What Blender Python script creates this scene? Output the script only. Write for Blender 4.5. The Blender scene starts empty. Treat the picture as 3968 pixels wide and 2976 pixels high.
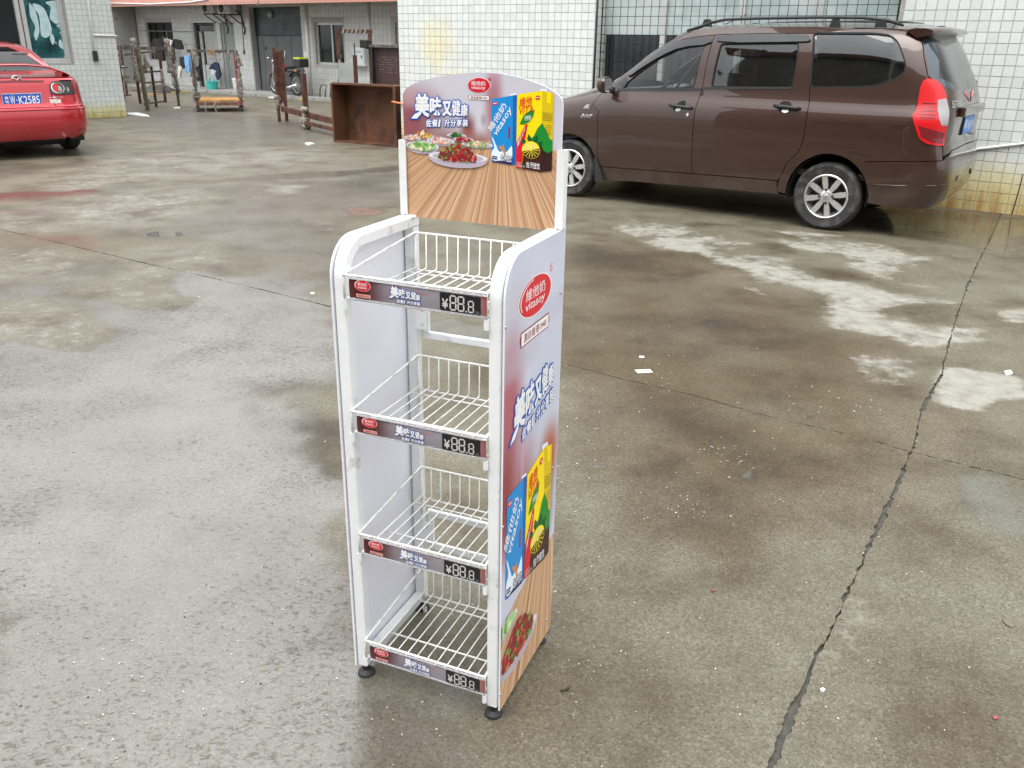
import bpy, bmesh, math, random
import numpy as np
from mathutils import Vector, Matrix, geometry, noise as mnoise
random.seed(7); np.random.seed(7)
sc = bpy.context.scene
COL = sc.collection
PI = math.pi

# ------------------------------------------------------------------ camera, sky, sun, exposure
FPX, PITCH, ROLL, CAMH = 3285.27, 0.38173, 0.01720, 1.5244        # in pixels of the 3968 x 2976 photograph
CX, CY = 1984.0, 1488.0
_fw = Vector((0, math.cos(PITCH), -math.sin(PITCH))); _up0 = Vector((0, math.sin(PITCH), math.cos(PITCH))); _rt0 = Vector((1, 0, 0))
_rt = math.cos(ROLL)*_rt0 + math.sin(ROLL)*_up0; _up = -math.sin(ROLL)*_rt0 + math.cos(ROLL)*_up0
CAM = Vector((0, 0, CAMH))
cam = bpy.data.cameras.new('camera'); cam.sensor_width = 36.0; cam.lens = FPX/3968*36; cam.clip_start = 0.05; cam.clip_end = 800
camo = bpy.data.objects.new('camera', cam); COL.objects.link(camo)
M = Matrix((( _rt.x, _up.x, -_fw.x, CAM.x), (_rt.y, _up.y, -_fw.y, CAM.y), (_rt.z, _up.z, -_fw.z, CAM.z), (0, 0, 0, 1)))
camo.matrix_world = M
sc.camera = camo
SUN_EL, SUN_AZ = math.radians(62), math.radians(-150)
w = bpy.data.worlds.new('World'); sc.world = w; w.use_nodes = True
nt = w.node_tree; bg = nt.nodes['Background']
sky = nt.nodes.new('ShaderNodeTexSky'); sky.sky_type = 'NISHITA'; sky.sun_disc = False
sky.sun_elevation = SUN_EL; sky.sun_rotation = SUN_AZ; sky.air_density = 1.0; sky.dust_density = 2.0; sky.ozone_density = 1.0
# overcast: the same sky, grey and evened out
bw = nt.nodes.new('ShaderNodeRGBToBW'); nt.links.new(sky.outputs[0], bw.inputs[0])
pw = nt.nodes.new('ShaderNodeMath'); pw.operation = 'POWER'; nt.links.new(bw.outputs[0], pw.inputs[0]); pw.inputs[1].default_value = 0.25
ml = nt.nodes.new('ShaderNodeMath'); ml.operation = 'MULTIPLY'; nt.links.new(pw.outputs[0], ml.inputs[0]); ml.inputs[1].default_value = 4.6
# an overcast sky is about three times as bright overhead as at the horizon
tc_ = nt.nodes.new('ShaderNodeTexCoord'); sx_ = nt.nodes.new('ShaderNodeSeparateXYZ'); nt.links.new(tc_.outputs['Generated'], sx_.inputs[0])
gz = nt.nodes.new('ShaderNodeMapRange'); nt.links.new(sx_.outputs[2], gz.inputs[0]); gz.inputs[1].default_value = 0.0; gz.inputs[2].default_value = 1.0; gz.inputs[3].default_value = 0.55; gz.inputs[4].default_value = 1.65
m2_ = nt.nodes.new('ShaderNodeMath'); m2_.operation = 'MULTIPLY'; nt.links.new(ml.outputs[0], m2_.inputs[0]); nt.links.new(gz.outputs[0], m2_.inputs[1]); ml = m2_
cc_ = nt.nodes.new('ShaderNodeCombineColor')
for i_, k_ in enumerate((0.965, 0.99, 1.02)):
    q_ = nt.nodes.new('ShaderNodeMath'); q_.operation = 'MULTIPLY'; nt.links.new(ml.outputs[0], q_.inputs[0]); q_.inputs[1].default_value = k_; nt.links.new(q_.outputs[0], cc_.inputs[i_])
nt.links.new(cc_.outputs[0], bg.inputs['Color'])
bg.inputs['Strength'].default_value = 0.13
sl = bpy.data.lights.new('sun', 'SUN'); sl.energy = 0.7; sl.angle = math.radians(40); sl.color = (1, 0.98, 0.95)
so = bpy.data.objects.new('sun', sl); COL.objects.link(so)
_sd = Vector((math.sin(SUN_AZ)*math.cos(SUN_EL), math.cos(SUN_AZ)*math.cos(SUN_EL), math.sin(SUN_EL)))
so.rotation_euler = _sd.to_track_quat('Z', 'Y').to_euler(); so.location = (0, 0, 30)
vs = sc.view_settings; vs.view_transform = 'Standard'; vs.look = 'None'; vs.gamma = 1.0; vs.use_curve_mapping = False; vs.exposure = 1.38
sc.cycles.use_denoising = True; sc.cycles.max_bounces = 8; sc.cycles.transparent_max_bounces = 12

# ------------------------------------------------------------------ pixel -> place
def ray(px):
    return (_fw*FPX + _rt*(px[0]-CX) - _up*(px[1]-CY)).normalized()
def on_plane(px, o, n):
    d = ray(px); return CAM + d*((Vector(o)-CAM).dot(n)/d.dot(n))
def ground(px, z=0.0):
    return on_plane(px, (0, 0, z), Vector((0, 0, 1)))
def zoomf(ox, oy, k):                      # coordinates read in an enlarged view -> photograph pixels
    return lambda x, y: (ox+x*k, oy+y*k)

# ------------------------------------------------------------------ materials
MATS = {}
def srgb(r, g, b):
    f = lambda c: (c/255/12.92 if c/255 <= 0.04045 else ((c/255+0.055)/1.055)**2.4)
    return (f(r), f(g), f(b))
class NT:
    def __init__(s, name):
        s.m = bpy.data.materials.new(name); s.m.use_nodes = True; s.t = s.m.node_tree; s.b = s.t.nodes['Principled BSDF']
    def n(s, typ, **kw):
        x = s.t.nodes.new('ShaderNode'+typ)
        for k, v in kw.items():
            if k.startswith('i_'): x.inputs[k[2:].replace('_', ' ')].default_value = v
            else: setattr(x, k, v)
        return x
    def l(s, a, b): s.t.links.new(a, b)
    def math(s, op, a, b=None, clamp=False):
        x = s.t.nodes.new('ShaderNodeMath'); x.operation = op; x.use_clamp = clamp
        for i, v in enumerate((a, b)):
            if v is None: continue
            if isinstance(v, (int, float)): x.inputs[i].default_value = v
            else: s.l(v, x.inputs[i])
        return x.outputs[0]
    def mix(s, f, a, b, mode='MIX'):
        x = s.t.nodes.new('ShaderNodeMix'); x.data_type = 'RGBA'; x.blend_type = mode
        for i, v in ((0, f), (6, a), (7, b)):
            if isinstance(v, (int, float)): x.inputs[i].default_value = v
            elif isinstance(v, tuple): x.inputs[i].default_value = (*v, 1)[:4]
            else: s.l(v, x.inputs[i])
        return x.outputs[2]
    def mapr(s, v, a, b, c=0.0, d=1.0, smooth=True):
        x = s.t.nodes.new('ShaderNodeMapRange'); x.interpolation_type = 'SMOOTHSTEP' if smooth else 'LINEAR'
        s.l(v, x.inputs[0])
        for i, q in enumerate((a, b, c, d)): x.inputs[i+1].default_value = q
        return x.outputs[0]
    def noise(s, vec, scale, detail=4, rough=0.55, dim='3D', dist=0.0):
        x = s.t.nodes.new('ShaderNodeTexNoise'); x.noise_dimensions = dim
        if vec is not None: s.l(vec, x.inputs['W' if dim == '1D' else 'Vector'])
        x.inputs['Scale'].default_value = scale; x.inputs['Detail'].default_value = detail; x.inputs['Roughness'].default_value = rough; x.inputs['Distortion'].default_value = dist
        return x.outputs['Fac']
    def ramp(s, v, stops):
        x = s.t.nodes.new('ShaderNodeValToRGB'); e = x.color_ramp.elements
        while len(e) < len(stops): e.new(0.5)
        for q, (pos, c) in zip(e, stops): q.position = pos; q.color = (*c, 1)
        s.l(v, x.inputs[0]); return x.outputs[0]
    def bump(s, h, dist=0.002, strength=1.0):
        x = s.t.nodes.new('ShaderNodeBump'); x.inputs['Distance'].default_value = dist; x.inputs['Strength'].default_value = strength
        s.l(h, x.inputs['Height']); return x.outputs[0]
    def set(s, **kw):
        for k, v in kw.items():
            i = s.b.inputs[k.replace('_', ' ')]
            if isinstance(v, (int, float)): i.default_value = v
            elif isinstance(v, tuple): i.default_value = (*v, 1)[:4] if len(v) == 3 and i.type == 'RGBA' else v
            else: s.l(v, i)
    def pos(s): return s.n('TexCoord').outputs['Object']
def mat(name, col, rough=0.5, metal=0.0, var=0.12, scale=8.0, bump=0.0, bscale=60.0, coat=0.0, dirt=None, dirt_amt=0.5, dscale=3.0, **kw):
    if name in MATS: return MATS[name]
    t = NT(name); P = t.pos()
    n1 = t.noise(P, scale, 5, 0.6)
    v = t.mapr(n1, 0.3, 0.7, 1-var, 1+var, False)
    vv = t.n('CombineColor'); 
    for i in range(3): t.l(v, vv.inputs[i])
    c = t.mix(1.0, tuple(col), vv.outputs[0], 'MULTIPLY')
    r = t.mapr(t.noise(P, scale*2.3, 4), 0.3, 0.7, max(rough-0.08, 0.02), min(rough+0.08, 1), False)
    if dirt is not None:
        d = t.mapr(t.noise(P, dscale, 8, 0.65), 0.62-0.35*dirt_amt, 0.72-0.2*dirt_amt)
        c = t.mix(d, c, tuple(dirt))
        x = t.n('Mix'); x.data_type = 'FLOAT'; t.l(d, x.inputs[0]); t.l(r, x.inputs[2]); x.inputs[3].default_value = 0.85; r = x.outputs[0]
    t.set(Base_Color=c, Roughness=r, Metallic=metal)
    if bump > 0: t.set(Normal=t.bump(t.noise(P, bscale, 4, 0.6), bump))
    if coat > 0: t.set(Coat_Weight=coat, Coat_Roughness=0.05)
    if kw: t.set(**kw)
    MATS[name] = t.m; return t.m
def flat(name, col, rough=0.4):            # printed ink: an even colour with a little unevenness
    return mat(name, col, rough, var=0.03, scale=40)

# ------------------------------------------------------------------ mesh building
class MB:
    def __init__(s): s.v = []; s.f = []; s.mi = []; s.cur = 0
    def m(s, i): s.cur = i; return s
    def add(s, vs, fs, mi=None):
        o = len(s.v); s.v.extend([tuple(q) for q in vs]); s.f.extend([tuple(i+o for i in f) for f in fs]); s.mi.extend([s.cur if mi is None else mi]*len(fs)); return s
    def box(s, c, d, M=None, rz=0.0):
        x, y, z = d[0]/2, d[1]/2, d[2]/2
        vs = [Vector((sx*x, sy*y, sz*z)) for sz in (-1, 1) for sy in (-1, 1) for sx in (-1, 1)]
        if rz: R = Matrix.Rotation(rz, 3, 'Z'); vs = [R @ q for q in vs]
        if M is not None: vs = [M @ q for q in vs]
        vs = [q+Vector(c) for q in vs]
        return s.add(vs, [(0, 2, 3, 1), (4, 5, 7, 6), (0, 1, 5, 4), (2, 6, 7, 3), (0, 4, 6, 2), (1, 3, 7, 5)])
    def bar(s, a, b, w_, h_=None, up=(0, 0, 1), bev=0.0):       # rectangular bar from a to b
        a, b = Vector(a), Vector(b); h_ = h_ or w_; d = (b-a).normalized(); up = Vector(up)
        if abs(d.dot(up)) > 0.98: up = Vector((0, 1, 0)) if abs(d.y) < 0.9 else Vector((1, 0, 0))
        x = d.cross(up).normalized(); y = x.cross(d)
        k = bev
        if k > 0: pr = [(-w_/2+k, -h_/2), (w_/2-k, -h_/2), (w_/2, -h_/2+k), (w_/2, h_/2-k), (w_/2-k, h_/2), (-w_/2+k, h_/2), (-w_/2, h_/2-k), (-w_/2, -h_/2+k)]
        else: pr = [(-w_/2, -h_/2), (w_/2, -h_/2), (w_/2, h_/2), (-w_/2, h_/2)]
        n = len(pr); vs = [a+x*u+y*v for u, v in pr]+[b+x*u+y*v for u, v in pr]
        return s.add(vs, [(i, (i+1) % n, n+(i+1) % n, n+i) for i in range(n)]+[tuple(range(n-1, -1, -1)), tuple(range(n, 2*n))])
    def tube(s, pts, r, n=8, closed=False, caps=True):
        pts = [Vector(q) for q in pts]; rs = r if isinstance(r, (list, tuple)) else [r]*len(pts)
        N = len(pts); rings = []; ref = None
        for i, q in enumerate(pts):
            if closed: t = pts[(i+1) % N]-pts[i-1]
            else: t = pts[min(i+1, N-1)]-pts[max(i-1, 0)]
            t.normalize()
            if ref is None: ref = Vector((0, 0, 1)) if abs(t.z) < 0.9 else Vector((1, 0, 0))
            x = t.cross(ref)
            if x.length < 1e-4: x = t.orthogonal()
            x.normalize(); y = x.cross(t).normalized(); ref = y
            rings.append([q+(x*math.cos(2*PI*k/n)+y*math.sin(2*PI*k/n))*rs[i] for k in range(n)])
        vs = [q for R in rings for q in R]; fs = []
        for i in range(N if closed else N-1):
            j = (i+1) % N
            for k in range(n): fs.append((i*n+k, i*n+(k+1) % n, j*n+(k+1) % n, j*n+k))
        if caps and not closed: fs += [tuple(range(n-1, -1, -1)), tuple(range((N-1)*n, N*n))]
        return s.add(vs, fs)
    def lathe(s, prof, o=(0, 0, 0), ax='Z', n=24, M=None, cap=True):        # prof: (radius, height)
        vs = []
        for r, h in prof:
            for k in range(n):
                c, q = math.cos(2*PI*k/n)*r, math.sin(2*PI*k/n)*r
                vs.append(Vector((c, q, h)) if ax == 'Z' else (Vector((h, c, q)) if ax == 'X' else Vector((q, h, c))))
        if M is not None: vs = [M @ q for q in vs]
        vs = [q+Vector(o) for q in vs]; fs = []
        for i in range(len(prof)-1):
            for k in range(n): fs.append((i*n+k, i*n+(k+1) % n, (i+1)*n+(k+1) % n, (i+1)*n+k))
        if cap: fs += [tuple(range(n-1, -1, -1)), tuple(range((len(prof)-1)*n, len(prof)*n))]
        return s.add(vs, fs)
    def prism(s, poly, h, fn):             # poly in 2D, fn(u, v, w) -> 3D, w from 0 to h
        n = len(poly)
        vs = [fn(u, v, 0) for u, v in poly]+[fn(u, v, h) for u, v in poly]
        return s.add(vs, [tuple(range(n-1, -1, -1)), tuple(range(n, 2*n))]+[(i, (i+1) % n, n+(i+1) % n, n+i) for i in range(n)])
    def poly(s, pts): return s.add(pts, [tuple(range(len(pts)))])
    def mesh(s, name, mats, smooth=False, auto=None):
        me = bpy.data.meshes.new(name); me.from_pydata(s.v, [], s.f)
        mats = mats if isinstance(mats, (list, tuple)) else [mats]
        for q in mats: me.materials.append(q)
        if len(mats) > 1: me.polygons.foreach_set('material_index', s.mi)
        if smooth or auto:
            me.polygons.foreach_set('use_smooth', [True]*len(me.polygons))
            if auto:
                me.update(); bm = bmesh.new(); bm.from_mesh(me); bmesh.ops.recalc_face_normals(bm, faces=bm.faces)
                a = math.radians(auto)
                for e in bm.edges:
                    if len(e.link_faces) == 2 and e.calc_face_angle(0) > a: e.smooth = False
                bm.to_mesh(me); bm.free()
        me.update(); return me
    def build(s, name, mats, parent=None, smooth=False, auto=None, label=None, loc=None):
        return obj(name, s.mesh(name, mats, smooth, auto), parent, label, loc)
def obj(name, me, parent=None, label=None, loc=None):
    o = bpy.data.objects.new(name, me); COL.objects.link(o)
    if parent is not None: o.parent = parent
    if label: o['label'] = label
    if loc is not None: o.location = loc
    return o
def tag(o, label, cat, group=None, kind=None):
    o['label'] = label; o['category'] = cat
    if group: o['group'] = group
    if kind: o['kind'] = kind
    return o
def thing(name, label, cat, loc=(0, 0, 0), rz=0.0, group=None):
    o = bpy.data.objects.new(name, None); COL.objects.link(o); o.empty_display_size = 0.1
    o.location = loc; o.rotation_euler = (0, 0, rz); return tag(o, label, cat, group)
def structure(o): o['kind'] = 'structure'; return o
def copy_tree(o, parent=None):
    c = o.copy(); COL.objects.link(c); c.parent = parent
    for ch in [q for q in bpy.data.objects if q.parent == o]: copy_tree(ch, c)
    return c
def bevel(o, w_, seg=2):
    m = o.modifiers.new('bevel', 'BEVEL'); m.width = w_; m.segments = seg; m.limit_method = 'ANGLE'; m.angle_limit = math.radians(40); return o

def inpoly(P, poly):                       # vectorised point in polygon
    P = np.asarray(P); x, y = P[:, 0], P[:, 1]; poly = np.asarray(poly); ins = np.zeros(len(P), bool); n = len(poly)
    for i in range(n):
        x1, y1 = poly[i]; x2, y2 = poly[i-1]
        c = (y1 > y) != (y2 > y)
        with np.errstate(divide='ignore', invalid='ignore'): ins ^= c & (x < (x2-x1)*(y-y1)/(y2-y1+1e-30)+x1)
    return ins
def polydist(P, poly):                     # distance to a polygon's outline
    P = np.asarray(P, float); poly = np.asarray(poly, float); best = np.full(len(P), 1e9)
    for i in range(len(poly)):
        a, b = poly[i-1], poly[i]; ab = b-a; t = np.clip(((P-a)@ab)/(ab@ab+1e-12), 0, 1)
        best = np.minimum(best, np.linalg.norm(P-(a+t[:, None]*ab), axis=1))
    return best
def resample(poly, step, closed=True):
    out = []; n = len(poly)
    for i in range(n if closed else n-1):
        a, b = poly[i], poly[(i+1) % n]; L = math.hypot(b[0]-a[0], b[1]-a[1]); k = max(1, int(L/step))
        out += [(a[0]+(b[0]-a[0])*j/k, a[1]+(b[1]-a[1])*j/k) for j in range(k)]
    if not closed: out.append(poly[-1])
    return out
def smoothpoly(pts, it=2, closed=True):    # Chaikin
    for _ in range(it):
        q = []; n = len(pts)
        for i in range(n if closed else n-1):
            a, b = pts[i], pts[(i+1) % n]
            q += [(a[0]*.75+b[0]*.25, a[1]*.75+b[1]*.25), (a[0]*.25+b[0]*.75, a[1]*.25+b[1]*.75)]
        if not closed: q = [pts[0]]+q+[pts[-1]]
        pts = q
    return pts
def cdt(outer, holes=(), step=0.06, pts=None):          # fine triangulation of a 2D region
    V = []; E = []
    for lp in [outer]+list(holes):
        lp = resample(lp, step); o = len(V); V += lp; E += [(o+i, o+(i+1) % len(lp)) for i in range(len(lp))]
    A = np.array(outer)
    if pts is None:
        gx = np.arange(A[:, 0].min()+step*.5, A[:, 0].max(), step); gy = np.arange(A[:, 1].min()+step*.5, A[:, 1].max(), step)
        pts = np.array([(x+(0.25*step if j % 2 else -0.25*step), y) for j, y in enumerate(gy) for x in gx]).reshape(-1, 2)
    if len(pts):
        k = inpoly(pts, outer) & (polydist(pts, outer) > step*.35)
        for h in holes: k &= ~inpoly(pts, h) & (polydist(pts, h) > step*.35)
        V += [tuple(q) for q in pts[k]]
    r = geometry.delaunay_2d_cdt([Vector(q) for q in V], E, [], 1, 1e-6)
    P = [(q.x, q.y) for q in r[0]]; F = r[2]
    if F:
        C = np.array([[(P[f[0]][0]+P[f[1]][0]+P[f[2]][0])/3, (P[f[0]][1]+P[f[1]][1]+P[f[2]][1])/3] for f in F])
        k = inpoly(C, outer)
        for h in holes: k &= ~inpoly(C, h)
        F = [tuple(f) for f, q in zip(F, k) if q]
    return P, F
def panel(mb, outer, fn, holes=(), step=0.06, skirt=0.0, flip=False):     # curved sheet fn(u, v, depth) with turned-in edges
    P, F = cdt(outer, holes, step)
    if flip: F = [f[::-1] for f in F]
    mb.add([fn(u, v, 0) for u, v in P], F)
    if skirt:
        cnt = {}
        for f in F:
            for i in range(3): e = (f[i], f[(i+1) % 3]); cnt[tuple(sorted(e))] = (cnt.get(tuple(sorted(e)), (0,))[0]+1, e)
        for c, e in [q for q in cnt.values() if q[0] == 1]:
            a, b = P[e[0]], P[e[1]]
            mb.add([fn(*a, 0), fn(*b, 0), fn(*b, skirt), fn(*a, skirt)], [(1, 0, 3, 2)])
    return mb

# lettering: outlines of the built-in font as flat meshes, normalised to a box of given width and height
_TX = {}
def text_geo(body, off=0.0, shear=0.0, res=2):
    key = (body, off, shear, res)
    if key not in _TX:
        c = bpy.data.curves.new('t', 'FONT'); c.body = body; c.fill_mode = 'FRONT'; c.offset = off; c.shear = shear; c.resolution_u = res
        o = bpy.data.objects.new('t', c); me = o.to_mesh()
        V = [(q.co.x, q.co.y) for q in me.vertices]; F = [tuple(f.vertices) for f in me.polygons]
        o.to_mesh_clear(); bpy.data.objects.remove(o); bpy.data.curves.remove(c); _TX[key] = (V, F)
    return _TX[key]
def text(mb, body, x0, y0, x1, y1, fn, off=0.0, shear=0.0, ref=None, res=2, depth=0.0):
    V, F = text_geo(body, off, shear, res)
    if not V: return
    R = np.array(text_geo(body, ref, shear, res)[0] if ref is not None else V)
    a, b = R.min(0), R.max(0)
    kx = (x1-x0)/(b[0]-a[0]); ky = (y1-y0)/(b[1]-a[1])
    mb.add([fn(x0+(u-a[0])*kx, y0+(v-a[1])*ky, depth) for u, v in V], F)

# ------------------------------------------------------------------ ground: concrete slabs with cracked joints, wet and drying
def ground_material():
    t = NT('wet_concrete'); g = t.n('NewGeometry'); P = g.outputs['Position']
    at = lambda nm: t.n('Attribute', attribute_name=nm).outputs['Fac']
    dry, film, red = at('dry'), at('film'), at('red')
    nb = t.noise(P, 2.2, 8, 0.62); nm = t.noise(P, 11, 8, 0.68); nf = t.noise(P, 55, 6, 0.7)
    # drying edge broken up by the grain of the concrete
    mp = t.n('Mapping'); t.l(P, mp.inputs[0]); mp.inputs['Scale'].default_value = (1.0, 1.0, 1.0)
    dd = t.math('ADD', dry, t.math('MULTIPLY', t.math('SUBTRACT', nm, 0.5), 1.25)); dd = t.math('ADD', dd, t.math('MULTIPLY', t.math('SUBTRACT', nf, 0.5), 0.45)); dd = t.math('ADD', dd, t.math('MULTIPLY', t.math('SUBTRACT', nb, 0.5), 0.7))
    dryf = t.mapr(dd, 0.40, 0.95)
    ff = t.math('ADD', film, t.math('MULTIPLY', t.math('SUBTRACT', nf, 0.5), 0.55)); ff = t.math('ADD', ff, t.math('MULTIPLY', t.math('SUBTRACT', nm, 0.5), 0.6))
    filmf = t.mapr(ff, 0.25, 0.95)
    mpf = t.n('Mapping'); t.l(P, mpf.inputs[0]); mpf.inputs['Scale'].default_value = (1.0, 1.7, 1.0); mpf.inputs['Rotation'].default_value = (0, 0, .3)
    fleck = t.mapr(t.math('ADD', t.noise(mpf.outputs[0], 44, 5, 0.7, dist=.9), t.math('MULTIPLY', t.math('SUBTRACT', t.noise(P, 1.1, 4, .6), .52), .42)), 0.35, 0.47, .22, 1)
    filmw = t.math('MULTIPLY', t.math('MULTIPLY', filmf, fleck), t.mapr(film, .5, 1.1, .42, 1.0))
    # aggregate
    v1 = t.n('TexVoronoi', i_Scale=170.0); t.l(P, v1.inputs['Vector']); sp = t.n('SeparateColor'); t.l(v1.outputs['Color'], sp.inputs[0])
    v2 = t.n('TexVoronoi', i_Scale=300.0); t.l(P, v2.inputs['Vector']); sp2 = t.n('SeparateColor'); t.l(v2.outputs['Color'], sp2.inputs[0])
    agg = t.ramp(sp.outputs[0], [(0.0, (0.07, 0.064, 0.05)), (0.28, (0.125, 0.117, 0.095)), (0.62, (0.168, 0.158, 0.13)), (0.86, (0.21, 0.2, 0.17)), (1.0, (0.30, 0.29, 0.26))])
    agg2 = t.ramp(sp2.outputs[1], [(0.0, (0.065, 0.058, 0.046)), (0.35, (0.16, 0.15, 0.123)), (1.0, (0.19, 0.18, 0.15))])
    damp = t.mix(0.5, agg, agg2)
    tint = t.ramp(nb, [(0.32, (0.46, 0.38, 0.27)), (0.5, (0.80, 0.755, 0.66)), (0.68, (0.98, 0.96, 0.89))])
    damp = t.mix(1.0, t.mix(1.0, damp, tint, 'MULTIPLY'), (.80, .79, .77), 'MULTIPLY'); damp = t.mix(t.math('SUBTRACT', 1.0, at('mud'), True), damp, t.mix(1.0, damp, (1.32, 1.33, 1.33), 'MULTIPLY'))
    warm = t.math('MULTIPLY', at('mud'), t.mapr(t.noise(P, 1.4, 5, 0.6), 0.35, 0.6, .6, 1))
    damp = t.mix(t.math('MULTIPLY', warm, 0.9), damp, t.mix(1.0, damp, (.74, 0.58, 0.345), 'MULTIPLY'))
    pale = t.ramp(nm, [(0.3, (0.235, 0.22, 0.18)), (0.7, (0.375, 0.362, 0.318))])
    pale = t.mix(0.3, pale, agg2)
    c = t.mix(dryf, damp, pale)
    c = t.mix(t.math('MULTIPLY', red, 0.75), c, t.mix(1.0, c, (1.0, 0.33, 0.22), 'MULTIPLY'))
    c = t.mix(t.math('MULTIPLY', filmf, 0.8), c, t.mix(1.0, c, (0.62, 0.60, 0.57), 'MULTIPLY'))
    c = t.mix(t.math('MULTIPLY', at('soak'), t.mapr(nm, .3, .6, .45, .95)), c, t.mix(1.0, c, (.50, .44, .36), 'MULTIPLY'))
    # small dark pits
    pit = t.mapr(t.noise(P, 85, 3, 0.6), 0.30, 0.36)
    pm = t.n('Mix'); pm.data_type = 'FLOAT'
    c = t.mix(pit, t.mix(1.0, c, (0.38, 0.36, 0.33), 'MULTIPLY'), c)
    rough = t.math('ADD', t.math('MULTIPLY', dryf, 0.35), t.mapr(nf, 0.3, 0.7, 0.46, 0.66, False), True)
    h = t.math('ADD', t.math('MULTIPLY', nf, 0.6), t.math('MULTIPLY', sp.outputs[1], 0.35)); h = t.math('ADD', h, t.math('MULTIPLY', pit, 0.5))
    t.set(Base_Color=c, Roughness=rough, Normal=t.bump(h, 0.0014, 0.8), Specular_IOR_Level=0.5)
    # the water film
    mp2 = t.n('Mapping'); t.l(P, mp2.inputs[0]); mp2.inputs['Scale'].default_value = (1.0, 1.6, 1.0)
    rip = t.noise(mp2.outputs[0], 42, 4, 0.6, dist=0.6)
    still = at('still')
    rs = t.math('MULTIPLY', rip, t.math('SUBTRACT', 1.0, still))
    cn = t.bump(rs, 0.0014, 0.55)
    cr = t.math('MULTIPLY', t.math('SUBTRACT', 1.0, still), 0.24)
    t.set(Coat_Weight=filmw, Coat_Roughness=t.math('ADD', cr, 0.03), Coat_IOR=2.02, Coat_Normal=cn)
    return t.m
MGROUND = ground_material()
MSOIL = mat('crack_dirt', (0.075, 0.070, 0.06), 0.85, var=0.4, scale=30, bump=0.004, bscale=90)

Zg1 = zoomf(0, 500, 1600/2212); Zg2 = zoomf(0, 1400, 1400/1474); Zg3 = zoomf(2100, 750, 1868/2212); Zg4 = zoomf(2000, 1700, 1968/2212)
def gpoly(Z, L): return [tuple(ground(Z(*q))[:2]) for q in L]
# drying patches (polygon, dryness, edge softness)
DRY = [(gpoly(Zg3, [(480, 245), (600, 200), (800, 190), (880, 225), (900, 285), (1000, 300), (1080, 330), (1180, 355), (1300, 400), (1500, 430), (1700, 460), (1870, 490), (1700, 500), (1620, 540), (1700, 590), (1870, 625), (1850, 690), (1750, 680), (1600, 630), (1400, 590), (1290, 570), (1220, 520), (1280, 500), (1200, 440), (1100, 400), (980, 380), (830, 330), (700, 290), (560, 280)]), .95, .2),
       (gpoly(Zg3, [(970, 200), (1200, 210), (1440, 230), (1650, 245), (1700, 290), (1800, 320), (1720, 350), (1690, 405), (1560, 390), (1450, 350), (1380, 330), (1350, 300), (1200, 270), (1080, 230)]), .88, .24),
       (gpoly(Zg3, [(1010, 160), (1150, 165), (1260, 178), (1440, 195), (1300, 205), (1180, 205)]), .9, .12),
       (gpoly(Zg3, [(345, 150), (420, 128), (560, 145), (740, 180), (640, 205), (480, 195)]), .85, .2),
       (gpoly(Zg3, [(860, 270), (1060, 290), (1170, 310), (1060, 320), (900, 300)]), 0.7, .1),
       (gpoly(Zg3, [(1800, 985), (1780, 950), (1860, 830), (1900, 808), (2060, 825), (2230, 855), (2260, 950), (2110, 980), (2030, 980), (1990, 1005), (1900, 1000)]), .98, .06),
       (gpoly(Zg3, [(1390, 735), (1600, 760), (1820, 790), (1800, 860), (1720, 900), (1640, 880), (1480, 840)]), .62, .10),
       (gpoly(Zg3, [(2060, 520), (2230, 525), (2230, 600), (2100, 590)]), .8, .06),
       (gpoly(Zg3, [(900, 415), (960, 425), (1060, 470), (1000, 475)]), .75, .06),
       (gpoly(Zg4, [(1450, 690), (1500, 690), (1520, 740), (1600, 790), (1640, 830), (1560, 810), (1540, 850), (1480, 830), (1540, 960), (1520, 1010), (1440, 980), (1360, 1010), (1330, 990), (1400, 830)]), .62, .05),
       (gpoly(Zg4, [(1130, 870), (1160, 860), (1180, 910), (1250, 980), (1250, 1030), (1190, 1030), (1150, 960)]), .55, .05),
       (gpoly(Zg1, [(220, 430), (400, 350), (700, 310), (940, 320), (1200, 360), (1160, 400), (1000, 470), (800, 520), (500, 530), (300, 480)]), .54, .3),
       (gpoly(Zg1, [(0, 330), (300, 240), (600, 150), (900, 110), (1300, 95), (1750, 110), (1760, 170), (1400, 200), (1200, 240), (800, 290), (400, 330), (100, 345)]), .50, .4),
       (gpoly(Zg1, [(380, 870), (560, 790), (700, 760), (880, 800), (890, 900), (850, 930), (500, 910)]), .50, .2),
       (gpoly(Zg1, [(520, 690), (640, 700), (780, 740), (890, 800), (960, 880), (930, 935), (870, 930), (880, 840), (760, 770)]), .62, .12),
       (gpoly(Zg1, [(-200, 930), (250, 935), (400, 980), (520, 1030), (690, 1060), (640, 1110), (420, 1190), (250, 1190), (-200, 1160)]), .49, .2),
       (gpoly(Zg1, [(700, 680), (950, 635), (1200, 650), (1310, 680), (1200, 710), (900, 710)]), .50, .2),
       (gpoly(Zg1, [(-200, 590), (200, 620), (390, 640), (560, 700), (500, 720), (200, 800), (-200, 800)]), .50, .25),
       (gpoly(Zg1, [(-200, 455), (180, 450), (420, 520), (700, 530), (300, 560), (-200, 540)]), .50, .25),
       (gpoly(Zg1, [(1620, 500), (1800, 495), (1850, 540), (1760, 560)]), .6, .1),
       (gpoly(Zg1, [(1330, 300), (1600, 300), (1660, 330), (1500, 350)]), .6, .2)]
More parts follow.
